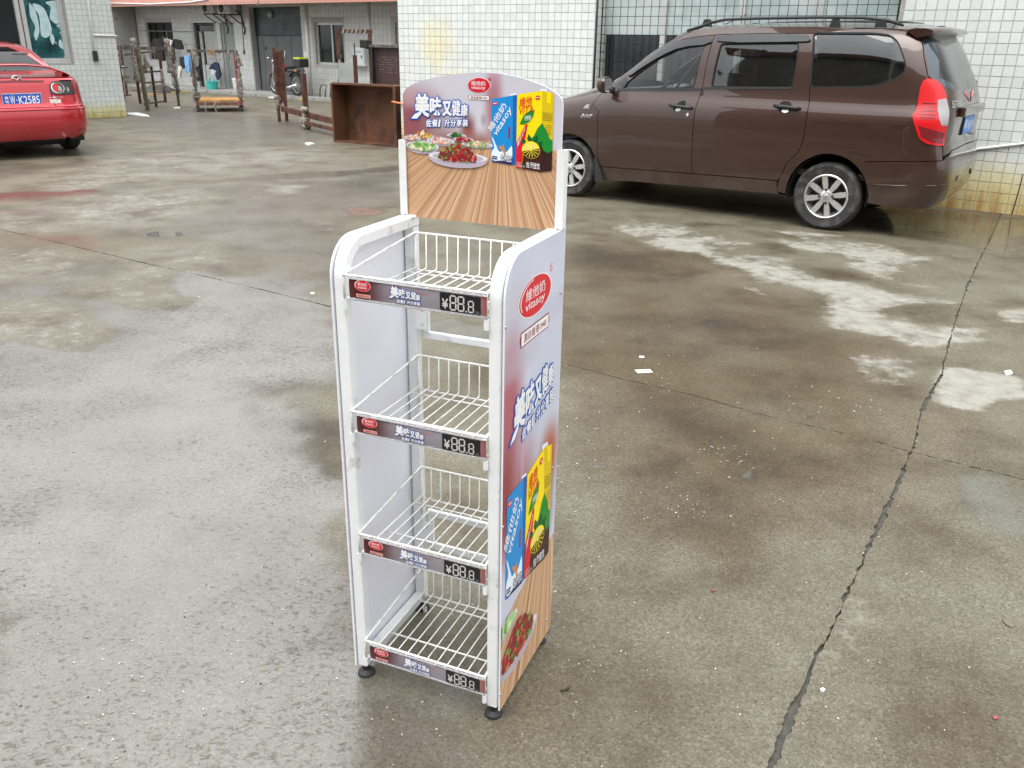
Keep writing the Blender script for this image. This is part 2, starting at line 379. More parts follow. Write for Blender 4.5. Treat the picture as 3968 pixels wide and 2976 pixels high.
# standing water and shiny film (polygon, amount, softness, stillness)
FILM = [(gpoly(lambda x, y: (x, y), [(1300, 2500), (1900, 2700), (2050, 2650), (2100, 2976), (1200, 3050)]), .85, .2, 0.1), (gpoly(Zg4, [(300, 1000), (1000, 700), (1300, 1100), (1000, 1500), (100, 1500)]), .55, .5, 0.0), (gpoly(Zg4, [(1300, 500), (2300, 300), (2300, 1500), (1100, 1500)]), .5, .5, 0.0),
        (gpoly(Zg2, [(-300, -100), (700, -60), (1000, 80), (1050, 260), (1100, 440), (1340, 560), (1420, 760), (1460, 1000), (1480, 1240), (1450, 1760), (-300, 1800)]), 1.45, .35, 0.0),
        (gpoly(Zg2, [(-300, 790), (150, 640), (430, 590), (700, 640), (960, 540), (1080, 470), (1190, 490), (1240, 580), (1060, 640), (800, 760), (600, 900), (320, 1010), (-300, 1130)]), 1.05, .12, 0.55),
        (gpoly(Zg2, [(1265, 560), (1330, 540), (1395, 555), (1390, 600), (1290, 608)]), 1.5, .02, 0.95),
        (gpoly(Zg1, [(768, 556), (830, 545), (900, 548), (985, 550), (1003, 562), (980, 578), (880, 585), (775, 580)]), 1.6, .04, 1.0),
        (gpoly(Zg1, [(1820, 432), (1900, 420), (2010, 430), (2080, 440), (2010, 462), (1880, 462)]), 1.6, .05, 1.0),
        (gpoly(Zg1, [(180, 760), (300, 735), (450, 730), (560, 760), (440, 795), (250, 800)]), 1.0, .25, 0.7),
        (gpoly(Zg1, [(900, 800), (1400, 780), (1780, 840), (1790, 1380), (1000, 1400), (-300, 1400), (-300, 1220), (450, 1200), (700, 1080), (500, 990), (300, 920), (-300, 880), (-300, 830), (150, 810), (380, 870), (500, 920), (870, 935), (960, 900)]), 1.25, .35, 0.1),
        (gpoly(Zg1, [(950, 330), (1200, 380), (1000, 480), (800, 530), (1300, 640), (1780, 800), (1780, 620), (1600, 500), (2160, 330), (2160, 230), (1300, 290)]), 1.0, .5, 0.3),
        (gpoly(Zg1, [(-300, 345), (500, 315), (1200, 262), (1700, 225), (2160, 195), (2160, 225), (1700, 265), (1200, 290), (600, 330), (-300, 400)]), .95, .12, 0.5),
        (gpoly(Zg1, [(-300, 470), (-300, 420), (220, 440), (420, 520), (700, 535), (640, 560), (200, 530)]), .95, .2, 0.2),
        (gpoly(Zg1, [(-400, 150), (200, 190), (500, 130), (1100, 80), (1700, 70), (1700, 105), (1200, 105), (600, 165), (100, 260), (-400, 300)]), .9, .5, 0.2),
        (gpoly(lambda x, y: (x, y), [(400, 430), (900, 440), (1290, 480), (1290, 540), (800, 560), (500, 500)]), .9, .8, 0.1),
        (gpoly(Zg3, [(1560, 50), (2230, 110), (2230, 300), (1900, 240), (1640, 200), (1500, 140)]), 1.15, .25, 0.75),
        (gpoly(Zg3, [(620, 140), (760, 128), (880, 150), (720, 165)]), .8, .08, 0.4),
        (gpoly(Zg3, [(120, 260), (500, 260), (640, 370), (480, 380), (200, 330)]), .7, .25, 0.3),
        (gpoly(Zg3, [(600, 590), (850, 585), (1000, 625), (900, 650), (700, 640)]), .7, .12, 0.5),
        (gpoly(Zg4, [(1960, 200), (2300, 190), (2300, 500), (2120, 420), (1990, 330)]), 1.05, .08, 0.25),
        (gpoly(lambda x, y: (x, y), [(1640, 1250), (1760, 1235), (1940, 1280), (1960, 1330), (1800, 1315), (1660, 1285)]), 1.2, .05, 0.9),
        (gpoly(Zg4, [(980, 150), (1010, 140), (1030, 155), (1000, 168)]), 1.4, .006, 0.9), (gpoly(Zg4, [(325, 118), (360, 110), (385, 120), (350, 128)]), 1.4, .006, 0.9)]
WETTER = [(gpoly(Zg3, [(760, 1090), (1000, 1080), (1280, 1230), (1180, 1270), (900, 1240)]), .5, .15), (gpoly(Zg3, [(960, 230), (1080, 225), (1170, 275), (1040, 285)]), .6, .08), (gpoly(Zg3, [(1180, 330), (1400, 350), (1570, 410), (1380, 410)]), .6, .08), (gpoly(Zg3, [(1640, 520), (1760, 495), (1870, 540), (1860, 600), (1700, 590)]), .6, .06), (gpoly(Zg4, [(380, 300), (700, 250), (1300, 350), (1200, 450), (600, 430)]), .4, .2), (gpoly(Zg2, [(1020, 290), (1200, 250), (1420, 230), (1420, 530), (1250, 545), (1090, 420)]), .6, .15), (gpoly(Zg3, [(590, 560), (860, 560), (1280, 570), (1500, 620), (1200, 680), (700, 700), (500, 640)]), .35, .25), (gpoly(Zg3, [(100, 230), (500, 250), (640, 360), (400, 400), (100, 330)]), .3, .2),
          (gpoly(Zg1, [(-300, 350), (520, 330), (380, 365), (-300, 405)]), .3, .1)]
MUD = [(gpoly(Zg3, [(0, 250), (500, 220), (800, 330), (1200, 560), (1700, 700), (1500, 1060), (1660, 1180), (1300, 1420), (700, 1440), (400, 1200), (60, 1000)]), 1.0, .5), (gpoly(Zg3, [(1500, 60), (2260, 100), (2260, 300), (1700, 200)]), .9, .4), (gpoly(Zg4, [(250, 0), (1500, 0), (1350, 500), (900, 640), (500, 480), (300, 250)]), .9, .25),
       (gpoly(Zg4, [(0, 950), (300, 900), (400, 1434), (-300, 1434)]), .6, .3), (gpoly(Zg1, [(-300, 600), (400, 560), (1000, 540), (1100, 600), (500, 650), (-300, 640)]), .6, .2), (gpoly(Zg2, [(1000, 280), (1380, 250), (1380, 520), (1250, 540), (1100, 430)]), .9, .15),
       (gpoly(Zg1, [(1800, 430), (2200, 380), (2200, 520), (1600, 880), (900, 800), (1300, 700)]), .5, .4)]
RED = [(gpoly(Zg1, [(-300, 360), (250, 340), (500, 325), (470, 355), (250, 380), (-300, 405)]), .9, .12), (gpoly(Zg1, [(150, 568), (380, 575), (500, 600), (520, 640), (340, 605)]), .9, .12)]

_JA = [(-4.35, 7.11), (-3.47, 6.55), (-2.79, 6.1), (-2.16, 5.71), (-1.6, 5.35), (-1.13, 5.03), (0.25, 4.11), (0.54, 3.89), (0.88, 3.68), (1.11, 3.49), (1.47, 3.27), (1.64, 3.13)]
_JB = [(1.64, 3.13), (1.88, 3.57), (2.18, 4.03), (2.56, 4.72), (3.23, 5.88), (4.25, 7.53)]
_ud, _vd = Vector((math.cos(-.5877), math.sin(-.5877))), Vector((math.cos(1.029), math.sin(1.029)))
def _ext(p, d, L): return (p[0]+d.x*L, p[1]+d.y*L)
jA_left = [_ext(_JA[0], _ud, -50)]+_JA; jA_right = [_JA[-1], (1.97, 2.9), _ext((1.97, 2.9), _ud, 55)]
jB_up = _JB+[_ext(_JB[-1], _vd, 60)]; jB_dn = [(1.64, 3.13), (1.13, 2.31), (0.82, 1.83), (0.6, 1.47), _ext((0.6, 1.47), _vd, -50)]
jC = [(-3.465, 6.545), (-3.79, 6.12), _ext((-3.79, 6.12), _vd, -55)]
CRK = {'A': 0.0042, 'A2': 0.0050, 'B': 0.0046, 'B2': 0.0050, 'C': 0.0016}
def crack_side(line, half, side, seed):          # one lip of a crack: jagged, following the joint
    out = []; pts = []
    for i in range(len(line)-1):
        a, b = Vector(line[i]), Vector(line[i+1]); L = (b-a).length; d = max(0.012, 0.0045*max(min(a.length, b.length), 1.5)) if L < 8 else 0.5
        k = max(1, int(L/d)); n = Vector((-(b-a).y, (b-a).x)).normalized()
        for j in range(k): pts.append((a.lerp(b, j/k), n))
    pts.append((Vector(line[-1]), n))
    for q, n in pts:
        v = Vector((q.x, q.y, seed)); jag = mnoise.fractal(v*9, 0.9, 2.2, 6)*0.0042
        open_ = half*(0.16+1.9*max(0, mnoise.noise(v*3.1+Vector((0, 0, 7)))+0.28))+max(0, mnoise.fractal(v*22+Vector((side*5, 0, 0)), 0.9, 2.2, 5))*half*3.2
        out.append(tuple(q+n*(jag+side*open_)))
    return out
def slab_poly(parts):
    P = []
    for seg in parts: P += seg if not P or (Vector(P[-1])-Vector(seg[0])).length > 1e-4 else seg[1:]
    return P
_cs = {}
for nm, line, h in (('A', jA_left, CRK['A']), ('A2', jA_right, CRK['A2']), ('B', jB_up, CRK['B']), ('B2', jB_dn, CRK['B2']), ('C', jC, CRK['C'])):
    for s_ in (-1, 1): _cs[nm, s_] = crack_side(line, h, s_, 3.1)
R_ = lambda L: L[::-1]
far1 = _ext((-4.35, 7.11), _ud, -50)
# A runs left to right with +n to its far side; B_up runs away with +n to its left
iC = min(range(len(_cs['A', -1])), key=lambda i: (Vector(_cs['A', -1][i])-Vector(jC[0])).length)
A_near_l, A_near_r = _cs['A', -1][:iC-1], _cs['A', -1][iC+2:]
SLABS = [_cs['A', 1]+_cs['B', 1],                                        # far left
         R_(_cs['A2', 1])+_cs['B', -1]+[_ext(jA_right[-1], _vd, 60)],     # far right
         A_near_l+_cs['C', -1]+[_ext(far1, _vd, -55)],                    # near, left of C
         A_near_r+_cs['B2', -1]+R_(_cs['C', 1]),                          # near, between C and B
         _cs['A2', -1]+[_ext(jA_right[-1], _vd, -50)]+R_(_cs['B2', 1])]   # near, right of B
def grid_points():
    out = []
    for r0, r1, cell in ((0, 5.0, .03), (5.0, 9.5, .055), (9.5, 16, .11), (16, 32, .3), (32, 75, 2.5)):
        g = np.arange(-r1, r1, cell); X, Y = np.meshgrid(g, g); X = X+np.where((np.arange(len(g)) % 2)[:, None] == 0, cell*.25, -cell*.25)
        Q = np.stack([X.ravel(), Y.ravel()], 1); d = np.hypot(Q[:, 0], Q[:, 1]); ang = np.abs(np.arctan2(Q[:, 0], Q[:, 1]))
        k = (d >= r0) & (d < r1) & ((ang < 0.80) | (d > 32)); out.append(Q[k]+np.random.uniform(-.1, .1, (k.sum(), 2))*cell)
    g = np.arange(-30, 30, 1.0); X, Y = np.meshgrid(g, g); Q = np.stack([X.ravel(), Y.ravel()], 1); ang = np.abs(np.arctan2(Q[:, 0], Q[:, 1])); out.append(Q[(ang > .82) & (np.hypot(Q[:, 0], Q[:, 1]) < 32)])
    return np.concatenate(out)
GP = grid_points()
def layer(Q, W_, items, mode='max', base=0.0):
    A = np.full(len(Q), base); S = np.zeros(len(Q))
    for it in items:
        poly, val, soft = it[0], it[1], it[2]; pa = np.array(poly); lo, hi = pa.min(0)-soft*2, pa.max(0)+soft*2
        k = np.where(((Q > lo) & (Q < hi)).all(1))[0]
        if not len(k): continue
        q = Q[k]+W_[k]*min(soft, .25)*1.2; d = polydist(q, poly)*np.where(inpoly(q, poly), 1, -1)
        s = np.clip(d/soft*.5+.5, 0, 1); s = s*s*(3-2*s)
        A[k] = np.maximum(A[k], base+(val-base)*s) if mode == 'max' else A[k]-val*s
        if len(it) > 3: S[k] = np.maximum(S[k], it[3]*np.clip(s*1.3-.3, 0, 1))
    return A, S
gnd = MB(); gnd.add([(-400, -400, -.012), (400, -400, -.012), (400, 400, -.012), (-400, 400, -.012)], [(0, 1, 2, 3)])
GROUND = structure(gnd.build('ground', MSOIL))
for poly in SLABS:
    pts = GP; o_ = [tuple(q) for q in poly]
    lo, hi = np.array(o_).min(0), np.array(o_).max(0); pp = GP[((GP > lo) & (GP < hi)).all(1)]
    k = inpoly(pp, o_); pp = pp[k]; near = polydist(pp, o_); pp = pp[near > .012]
    V = [Vector(q) for q in o_]+[Vector(q) for q in pp]; n = len(o_)
    r = geometry.delaunay_2d_cdt(V, [(i, (i+1) % n) for i in range(n)], [], 1, 1e-7)
    P = np.array([(q.x, q.y) for q in r[0]]); F = np.array([f for f in r[2] if len(f) == 3]); C = P[F].mean(1); F = F[inpoly(C, o_)]
    d = np.hypot(P[:, 0], P[:, 1])
    W_ = np.array([(mnoise.fractal(Vector((x*1.6, y*1.6, 1)), .8, 2, 4), mnoise.fractal(Vector((x*1.6, y*1.6, 9)), .8, 2, 4)) for x, y in P])
    base = np.array([mnoise.fractal(Vector((x*.55, y*.55, 4)), .8, 2, 4) for x, y in P])
    dry, _ = layer(P, W_, DRY, base=0.12); dry = np.maximum(dry, .12+.16*np.clip(base, 0, 1)); w2, _ = layer(P, W_, WETTER, 'sub', 0.0); dry = dry+w2*.6
    film, still = layer(P, W_, FILM, base=.18); film = film+base*.12-np.clip(dry-.22, 0, 1)*2.6*(still < .5)
    red, _ = layer(P, W_, RED); mud, _ = layer(P, W_, MUD, base=.12); soak = np.clip(-w2*1.6, 0, 1)
    vs_ = [(x, y, 0.0) for x, y in P]; fs_ = [tuple(int(i) for i in f) for f in F]
    # make faces point up, then add the lip going down into the crack
    a = P[F]; up = ((a[:, 1, 0]-a[:, 0, 0])*(a[:, 2, 1]-a[:, 0, 1])-(a[:, 1, 1]-a[:, 0, 1])*(a[:, 2, 0]-a[:, 0, 0])) > 0
    fs_ = [f if u else f[::-1] for f, u in zip(fs_, up)]
    nb = len(vs_)
    idx = {}
    ring = []
    for q in o_:
        ring.append(q)
    vs_ += [(x, y, 0.0) for x, y in ring]+[(x, y, -.0115) for x, y in ring]
    fs_ += [(nb+i, nb+(i+1) % n, nb+n+(i+1) % n, nb+n+i) for i in range(n)]
    me = bpy.data.meshes.new('concrete_slab'); me.from_pydata(vs_, [], fs_); me.materials.append(MGROUND)
    pad = np.zeros(2*n)
    for nm, arr in (('dry', dry), ('film', film), ('red', red), ('still', still), ('mud', mud), ('soak', soak)):
        A_ = me.attributes.new(nm, 'FLOAT', 'POINT'); A_.data.foreach_set('value', np.concatenate([arr, pad]).astype(np.float32))
    me.update(); structure(obj('concrete_slab', me, GROUND))

# ------------------------------------------------------------------ the drinks display stand
SX, SY, SYAW, SW, SD = -0.3913, 1.7573, -0.391, 0.4043, 0.3351
_sa = Vector((math.cos(SYAW), math.sin(SYAW), 0)); _sb = Vector((-math.sin(SYAW), math.cos(SYAW), 0)); _s0 = Vector((SX, SY, 0))
def sb(px, b):      # pixel -> (a, z) on a plane parallel to the stand's front
    P = on_plane(px, _s0+_sb*b, _sb)-_s0; return (P.dot(_sa), P.z)
def sa(px, a):      # pixel -> (b, z) on a plane parallel to the stand's sides
    P = on_plane(px, _s0+_sa*a, _sa)-_s0; return (P.dot(_sb), P.z)
M_WHITE = mat('white_powder_coat', (0.80, 0.815, 0.815), 0.38, var=0.04, scale=25, dirt=(0.55, 0.54, 0.52), dirt_amt=0.12, dscale=14, bump=0.0002, bscale=400)
M_WIRE = mat('white_coated_wire', (0.80, 0.80, 0.77), 0.4, var=0.06, scale=60, dirt=(0.55, 0.53, 0.48), dirt_amt=0.25, dscale=40)
M_PVC = mat('white_pvc_board', (0.84, 0.84, 0.91), 0.5, var=0.03, scale=6)
M_RUB = mat('black_rubber_foot', (0.018, 0.019, 0.02), 0.55, var=0.3, scale=60)
M_STEEL = mat('screw_steel', (0.6, 0.6, 0.6), 0.3, 1.0)
def print_bg(name, base, blobs, rough=0.35):
    t = NT(name); P = t.pos(); sp = t.n('SeparateXYZ'); t.l(P, sp.inputs[0]); c = None
    nz = t.noise(P, 6, 2); c = t.mix(t.mapr(nz, .35, .65), tuple(x*.94 for x in base), base)
    for ax, u0, v0, ru, rv, col, amt in blobs:
        du = t.math('DIVIDE', t.math('SUBTRACT', sp.outputs[ax], u0), ru); dv = t.math('DIVIDE', t.math('SUBTRACT', sp.outputs[2], v0), rv)
        d = t.math('SQRT', t.math('ADD', t.math('POWER', t.math('ABSOLUTE', du), 2.4), t.math('POWER', t.math('ABSOLUTE', dv), 2.4)))
        c = t.mix(t.mapr(d, 1.7, 0.15, 0, amt), c, col)
    t.set(Base_Color=c, Roughness=rough); return t.m
def wood_print(name, ax, u0, v0, dens=26.0):
    t = NT(name); P = t.pos(); sp = t.n('SeparateXYZ'); t.l(P, sp.inputs[0])
    a = t.n('Math', operation='ARCTAN2'); t.l(t.math('SUBTRACT', sp.outputs[ax], u0), a.inputs[0]); t.l(t.math('SUBTRACT', v0, sp.outputs[2]), a.inputs[1])
    w1 = t.math('ADD', t.math('TANGENT', t.math('MULTIPLY', a.outputs[0], 0.98)), 5.37)
    n1 = t.noise(w1, dens, 6, 0.82, '1D'); n2 = t.noise(w1, dens*.22, 3, 0.6, '1D')
    c = t.ramp(n1, [(.28, srgb(120, 78, 52)), (.40, srgb(176, 130, 96)), (.50, srgb(204, 166, 130)), (.62, srgb(222, 190, 156)), (.75, srgb(234, 208, 178))])
    c2 = t.mix(1.0, c, t.ramp(n2, [(.35, (.80, .68, .60)), (.55, (1, .98, .95)), (.7, (1.04, 1.04, 1.0))]), 'MULTIPLY')
    t.set(Base_Color=c2, Roughness=.35); return t.m
INK = {k: flat('ink_'+k, v) for k, v in dict(white=(.86, .86, .86), blue=srgb(24, 92, 186), red=srgb(214, 24, 46), darkred=srgb(150, 30, 44), navy=srgb(34, 40, 96), sky=srgb(20, 140, 212), sky2=srgb(18, 96, 176),
    pale=srgb(228, 240, 248), yellow=srgb(252, 224, 0), yellow2=srgb(222, 190, 10), orange=srgb(226, 74, 24), green=srgb(20, 136, 46), green2=srgb(10, 86, 34), brown=srgb(62, 26, 18), brown2=srgb(48, 22, 18), lemon=srgb(246, 226, 40),
    bean=srgb(196, 140, 92), black=srgb(28, 28, 32), grey=srgb(206, 206, 202), dgrey=srgb(110, 110, 112), plate=srgb(226, 222, 230), plate2=srgb(186, 176, 188), meat1=srgb(180, 46, 46), meat2=srgb(150, 22, 32), meat3=srgb(212, 116, 96),
    herb=srgb(112, 160, 84), herb2=srgb(40, 110, 40), cream=srgb(236, 224, 190), pink=srgb(232, 170, 160), leafy=srgb(168, 208, 138), maroon=srgb(120, 40, 48), text=srgb(90, 90, 40)).items()}
IK = list(INK); IM = [INK[k] for k in IK]
def ink(mb, k): mb.m(IK.index(k)); return mb
LY = 0.00035
def ell(cu, cv, ru, rv, n=36, a0=0.0, a1=2*PI, rot=0.0):
    out = []
    for i in range(n):
        a = a0+(a1-a0)*i/(n if a1-a0 > 6.28 else n-1); x, y = ru*math.cos(a), rv*math.sin(a); out.append((cu+x*math.cos(rot)-y*math.sin(rot), cv+x*math.sin(rot)+y*math.cos(rot)))
    return out
def sheet(mb, poly, fn, d): mb.poly([fn(u, v, d) for u, v in poly])
def logo(mb, fn, d, cu=.5, cv=.5, ru=.5, rv=.5):         # red oval with its lettering
    ink(mb, 'white'); sheet(mb, ell(cu, cv, ru*1.06, rv*1.06, 48), fn, d)
    ink(mb, 'red'); sheet(mb, ell(cu, cv, ru, rv, 48), fn, d+LY)
    ink(mb, 'white'); sheet(mb, ell(cu, cv, ru*.94, rv*.94, 30, 1.75, 3.6)+ell(cu+ru*.03, cv-rv*.02, ru*.92, rv*.92, 30, 1.75, 3.6)[::-1], fn, d+2*LY)
    text(mb, '維他奶', cu-ru*.62, cv-rv*.06, cu+ru*.6, cv+rv*.56, fn, .004, 0, 0, depth=d+2*LY)
    text(mb, 'vitasoy', cu-ru*.62, cv-rv*.68, cu+ru*.6, cv-rv*.12, fn, .006, 0.1, 0, depth=d+2*LY)
def hk_box(mb, fn, d, u0, v0, u1, v1):
    ink(mb, 'darkred'); e = (v1-v0)*.08; n = (v1-v0)*.28; m = (v0+v1)/2
    sheet(mb, [(u0, v0), (u1, v0), (u1, m-n), (u1+e*1.5, m-n*.6), (u1+e*1.5, m+n*.6), (u1, m+n), (u1, v1), (u0, v1), (u0, m+n), (u0-e*1.5, m+n*.6), (u0-e*1.5, m-n*.6), (u0, m-n)], fn, d)
    ink(mb, 'white'); sheet(mb, [(u0+e, v0+e), (u1-e, v0+e), (u1-e, v1-e), (u0+e, v1-e)], fn, d+LY)
    ink(mb, 'darkred'); text(mb, '源自香港1940', u0+(u1-u0)*.1, v0+(v1-v0)*.22, u1-(u1-u0)*.1, v1-(v1-v0)*.22, fn, .006, 0, 0, depth=d+2*LY)
def slogan(mb, fn, d, mapf):          # mapf takes the layout of the board's slogan to the surface
    d = d+2.6*LY
    cs = [('美', 262, 478, 388, 268, 0.026), ('味', 398, 466, 500, 298, .024), ('又', 512, 470, 594, 338, .035), ('健', 600, 470, 676, 326, .004), ('康', 682, 472, 744, 366, .004)]
    l2 = [(c, 362+i*55.5, 570, 362+i*55.5+(50 if c != '1' else 22), 504) for i, c in enumerate('佐餐1升分享装')]
    g = lambda u, v, w_: fn(*mapf(u, v), w_)
    ink(mb, 'blue')
    def outline(c, x0, y0, x1, y1, of, ref, sh, r, w_):      # copies of the letter pushed out all round make its blue edge
        for i in range(10): a = 2*PI*i/10; dx, dy = r*math.cos(a), r*math.sin(a); text(mb, c, x0+dx, y0+dy, x1+dx, y1+dy, g, of, sh, ref, depth=w_+LY*.03*i)
    for i, (c, x0, y0, x1, y1, of) in enumerate(cs): outline(c, x0, y0, x1, y1, of, of*.6, 0, 11, d-LY*.35*i)
    sheet(mb, [(206, 508), (250, 440), (330, 440), (290, 510)], g, d-LY*1.9)
    for i, (c, x0, y0, x1, y1) in enumerate(l2): outline(c, x0, y0, x1, y1, .003, .003, .1, 8.5, d-LY*(.35*i-.1))
    ink(mb, 'white')
    def bold(c, x0, y0, x1, y1, of, ref, sh, r, w_):
        for i in range(6): a = 2*PI*i/6; dx, dy = r*math.cos(a), r*math.sin(a); text(mb, c, x0+dx, y0+dy, x1+dx, y1+dy, g, of, sh, ref, depth=w_+LY*.03*i)
    for c, x0, y0, x1, y1, of in cs: bold(c, x0, y0, x1, y1, of, of*.6, 0, 2.6, d+LY)
    sheet(mb, [(225, 496), (258, 452), (318, 452), (278, 496)], g, d+LY*.8)
    for c, x0, y0, x1, y1 in l2: bold(c, x0, y0, x1, y1, .003, .003, .1, 1.8, d+LY)
def bil(q, fn):                       # q: BL, BR, TR, TL on the surface
    def g(u, v, w_):
        x = (q[0][0]*(1-u)+q[1][0]*u)*(1-v)+(q[3][0]*(1-u)+q[2][0]*u)*v; y = (q[0][1]*(1-u)+q[1][1]*u)*(1-v)+(q[3][1]*(1-u)+q[2][1]*u)*v
        return fn(x, y, w_)
    return g
SQ = [(0, 0), (1, 0), (1, 1), (0, 1)]
def small_print(mb, g, d, rows, u0, u1, seed, k='text'):
    rr = random.Random(seed); ink(mb, k)
    for v0, v1 in rows:
        u = u0
        while u < u1:
            w_ = rr.uniform(.05, .13); sheet(mb, [(u, v0), (min(u+w_, u1), v0), (min(u+w_, u1), v1), (u, v1)], g, d); u += w_+.035
def carton_yellow(mb, front, side, fn, d):
    g = bil(front, fn); h = bil(side, fn)
    ink(mb, 'yellow'); sheet(mb, SQ, g, d); ink(mb, 'yellow2'); sheet(mb, SQ, h, d)
    ink(mb, 'green'); sheet(mb, [(0, .30), (.12, .24), (.5, .22), (1, .26), (1, .40), (.75, .42), (.45, .52), (0, .62)], h, d+LY); sheet(mb, [(.45, .36), (.7, .45), (.85, .55), (1, .60), (1, .2), (.5, .2)], g, d+LY)
    ink(mb, 'brown'); sheet(mb, [(.22, 0), (1, 0), (1, .33), (.7, .35), (.4, .36), (.3, .2)], g, d+2*LY); ink(mb, 'brown2'); sheet(mb, [(0, 0), (1, 0), (1, .26), (.6, .235), (.2, .27), (0, .33)], h, d+2*LY)
    ink(mb, 'red'); sheet(mb, [(0, 0), (.2, 0), (.26, .14), (.27, .2), (.36, .42), (.45, .60), (.36, .60), (.0, .34)], g, d+3*LY)
    ink(mb, 'white')
    def tilt(u, v, w_): return g(.05+.30*u+.055*v*0, .26+.26*u+v*.10-u*.02, w_)
    text(mb, '真茶', 0, .15, .48, .95, tilt, .01, 0, 0, depth=d+4*LY); text(mb, '真柠檬', .55, .2, 1.0, .75, tilt, .005, 0, 0, depth=d+4*LY)
    ink(mb, 'green'); sheet(mb, [(.12, .60), (.28, .60), (.5, .63), (.66, .70), (.72, .78), (.5, .765), (.3, .72), (.2, .66)], g, d+3*LY)
    ink(mb, 'white'); text(mb, '柠檬茶', .32, .645, .58, .71, g, .008, .1, 0, depth=d+4*LY)
    ink(mb, 'orange'); text(mb, '維他', .1, .83, .60, .955, g, .01, .12, 0, depth=d+3*LY); text(mb, 'VITA', .1, .735, .66, .83, g, .008, .2, 0, depth=d+3*LY)
    ink(mb, 'red'); sheet(mb, ell(.83, .925, .09, .025), g, d+3*LY); ink(mb, 'white'); sheet(mb, ell(.83, .925, .06, .006), g, d+4*LY)
    ar = .32; cu, cv, ru, rv = .60, .265, .36, .36*ar*.98
    ink(mb, 'green2')
    for a, l_ in ((2.35, .3), (1.75, .34), (1.15, .33), (.6, .3)):
        c0, s0 = math.cos(a), math.sin(a); p0 = (cu+ru*.75*c0, cv+rv*.75*s0); tip = (p0[0]+l_*c0, p0[1]+l_*ar*s0+.02); n_ = (-s0*.09, c0*.09*ar)
        sheet(mb, [p0, (p0[0]*.5+tip[0]*.5+n_[0], p0[1]*.5+tip[1]*.5+n_[1]), tip, (p0[0]*.5+tip[0]*.5-n_[0], p0[1]*.5+tip[1]*.5-n_[1])], g, d+4*LY)
    ink(mb, 'lemon'); sheet(mb, ell(cu, cv, ru, rv, 48), g, d+5*LY); ink(mb, 'brown'); sheet(mb, ell(cu, cv, ru*.95, rv*.95, 30, PI+.25, 2*PI+.25), g, d+6*LY)
    ink(mb, 'lemon'); sheet(mb, ell(cu, cv, ru, rv, 30, .25, PI+.25), g, d+6*LY)
    for i in range(14):
        a = .25+(i+.5)/14*2*PI; k = 'cream' if a < PI+.25 else 'lemon'; ink(mb, k); n_ = .016
        p0 = (cu+ru*.2*math.cos(a), cv+rv*.2*math.sin(a)); p1 = (cu+ru*.85*math.cos(a), cv+rv*.85*math.sin(a)); q = (-math.sin(a)*n_, math.cos(a)*n_*ar)
        sheet(mb, [(p0[0]-q[0]*.4, p0[1]-q[1]*.4), (p1[0]-q[0], p1[1]-q[1]), (p1[0]+q[0], p1[1]+q[1]), (p0[0]+q[0]*.4, p0[1]+q[1]*.4)], g, d+7*LY)
    ink(mb, 'lemon'); sheet(mb, ell(cu, cv, ru*.15, rv*.15, 14), g, d+8*LY)
    ink(mb, 'white'); text(mb, '佐餐佳饮', .42, .025, .96, .105, g, .012, 0, 0, depth=d+4*LY)
    ink(mb, 'grey'); text(mb, '柠檬味茶饮料', .02, .018, .38, .05, g, 0, 0, 0, depth=d+4*LY); text(mb, '净含量:1升', .02, .06, .25, .085, g, 0, 0, 0, depth=d+4*LY)
    small_print(mb, h, d+2*LY, [(.735, .742), (.712, .719), (.690, .697), (.668, .675), (.646, .653)], .06, .92, 3)
    small_print(mb, h, d+2*LY, [(.585-i*.028, .592-i*.028) for i in range(5)], .35, .9, 4)
    ink(mb, 'yellow'); sheet(mb, [(.42, .87), (.75, .86), (.75, 1), (.42, 1)], h, d+LY)
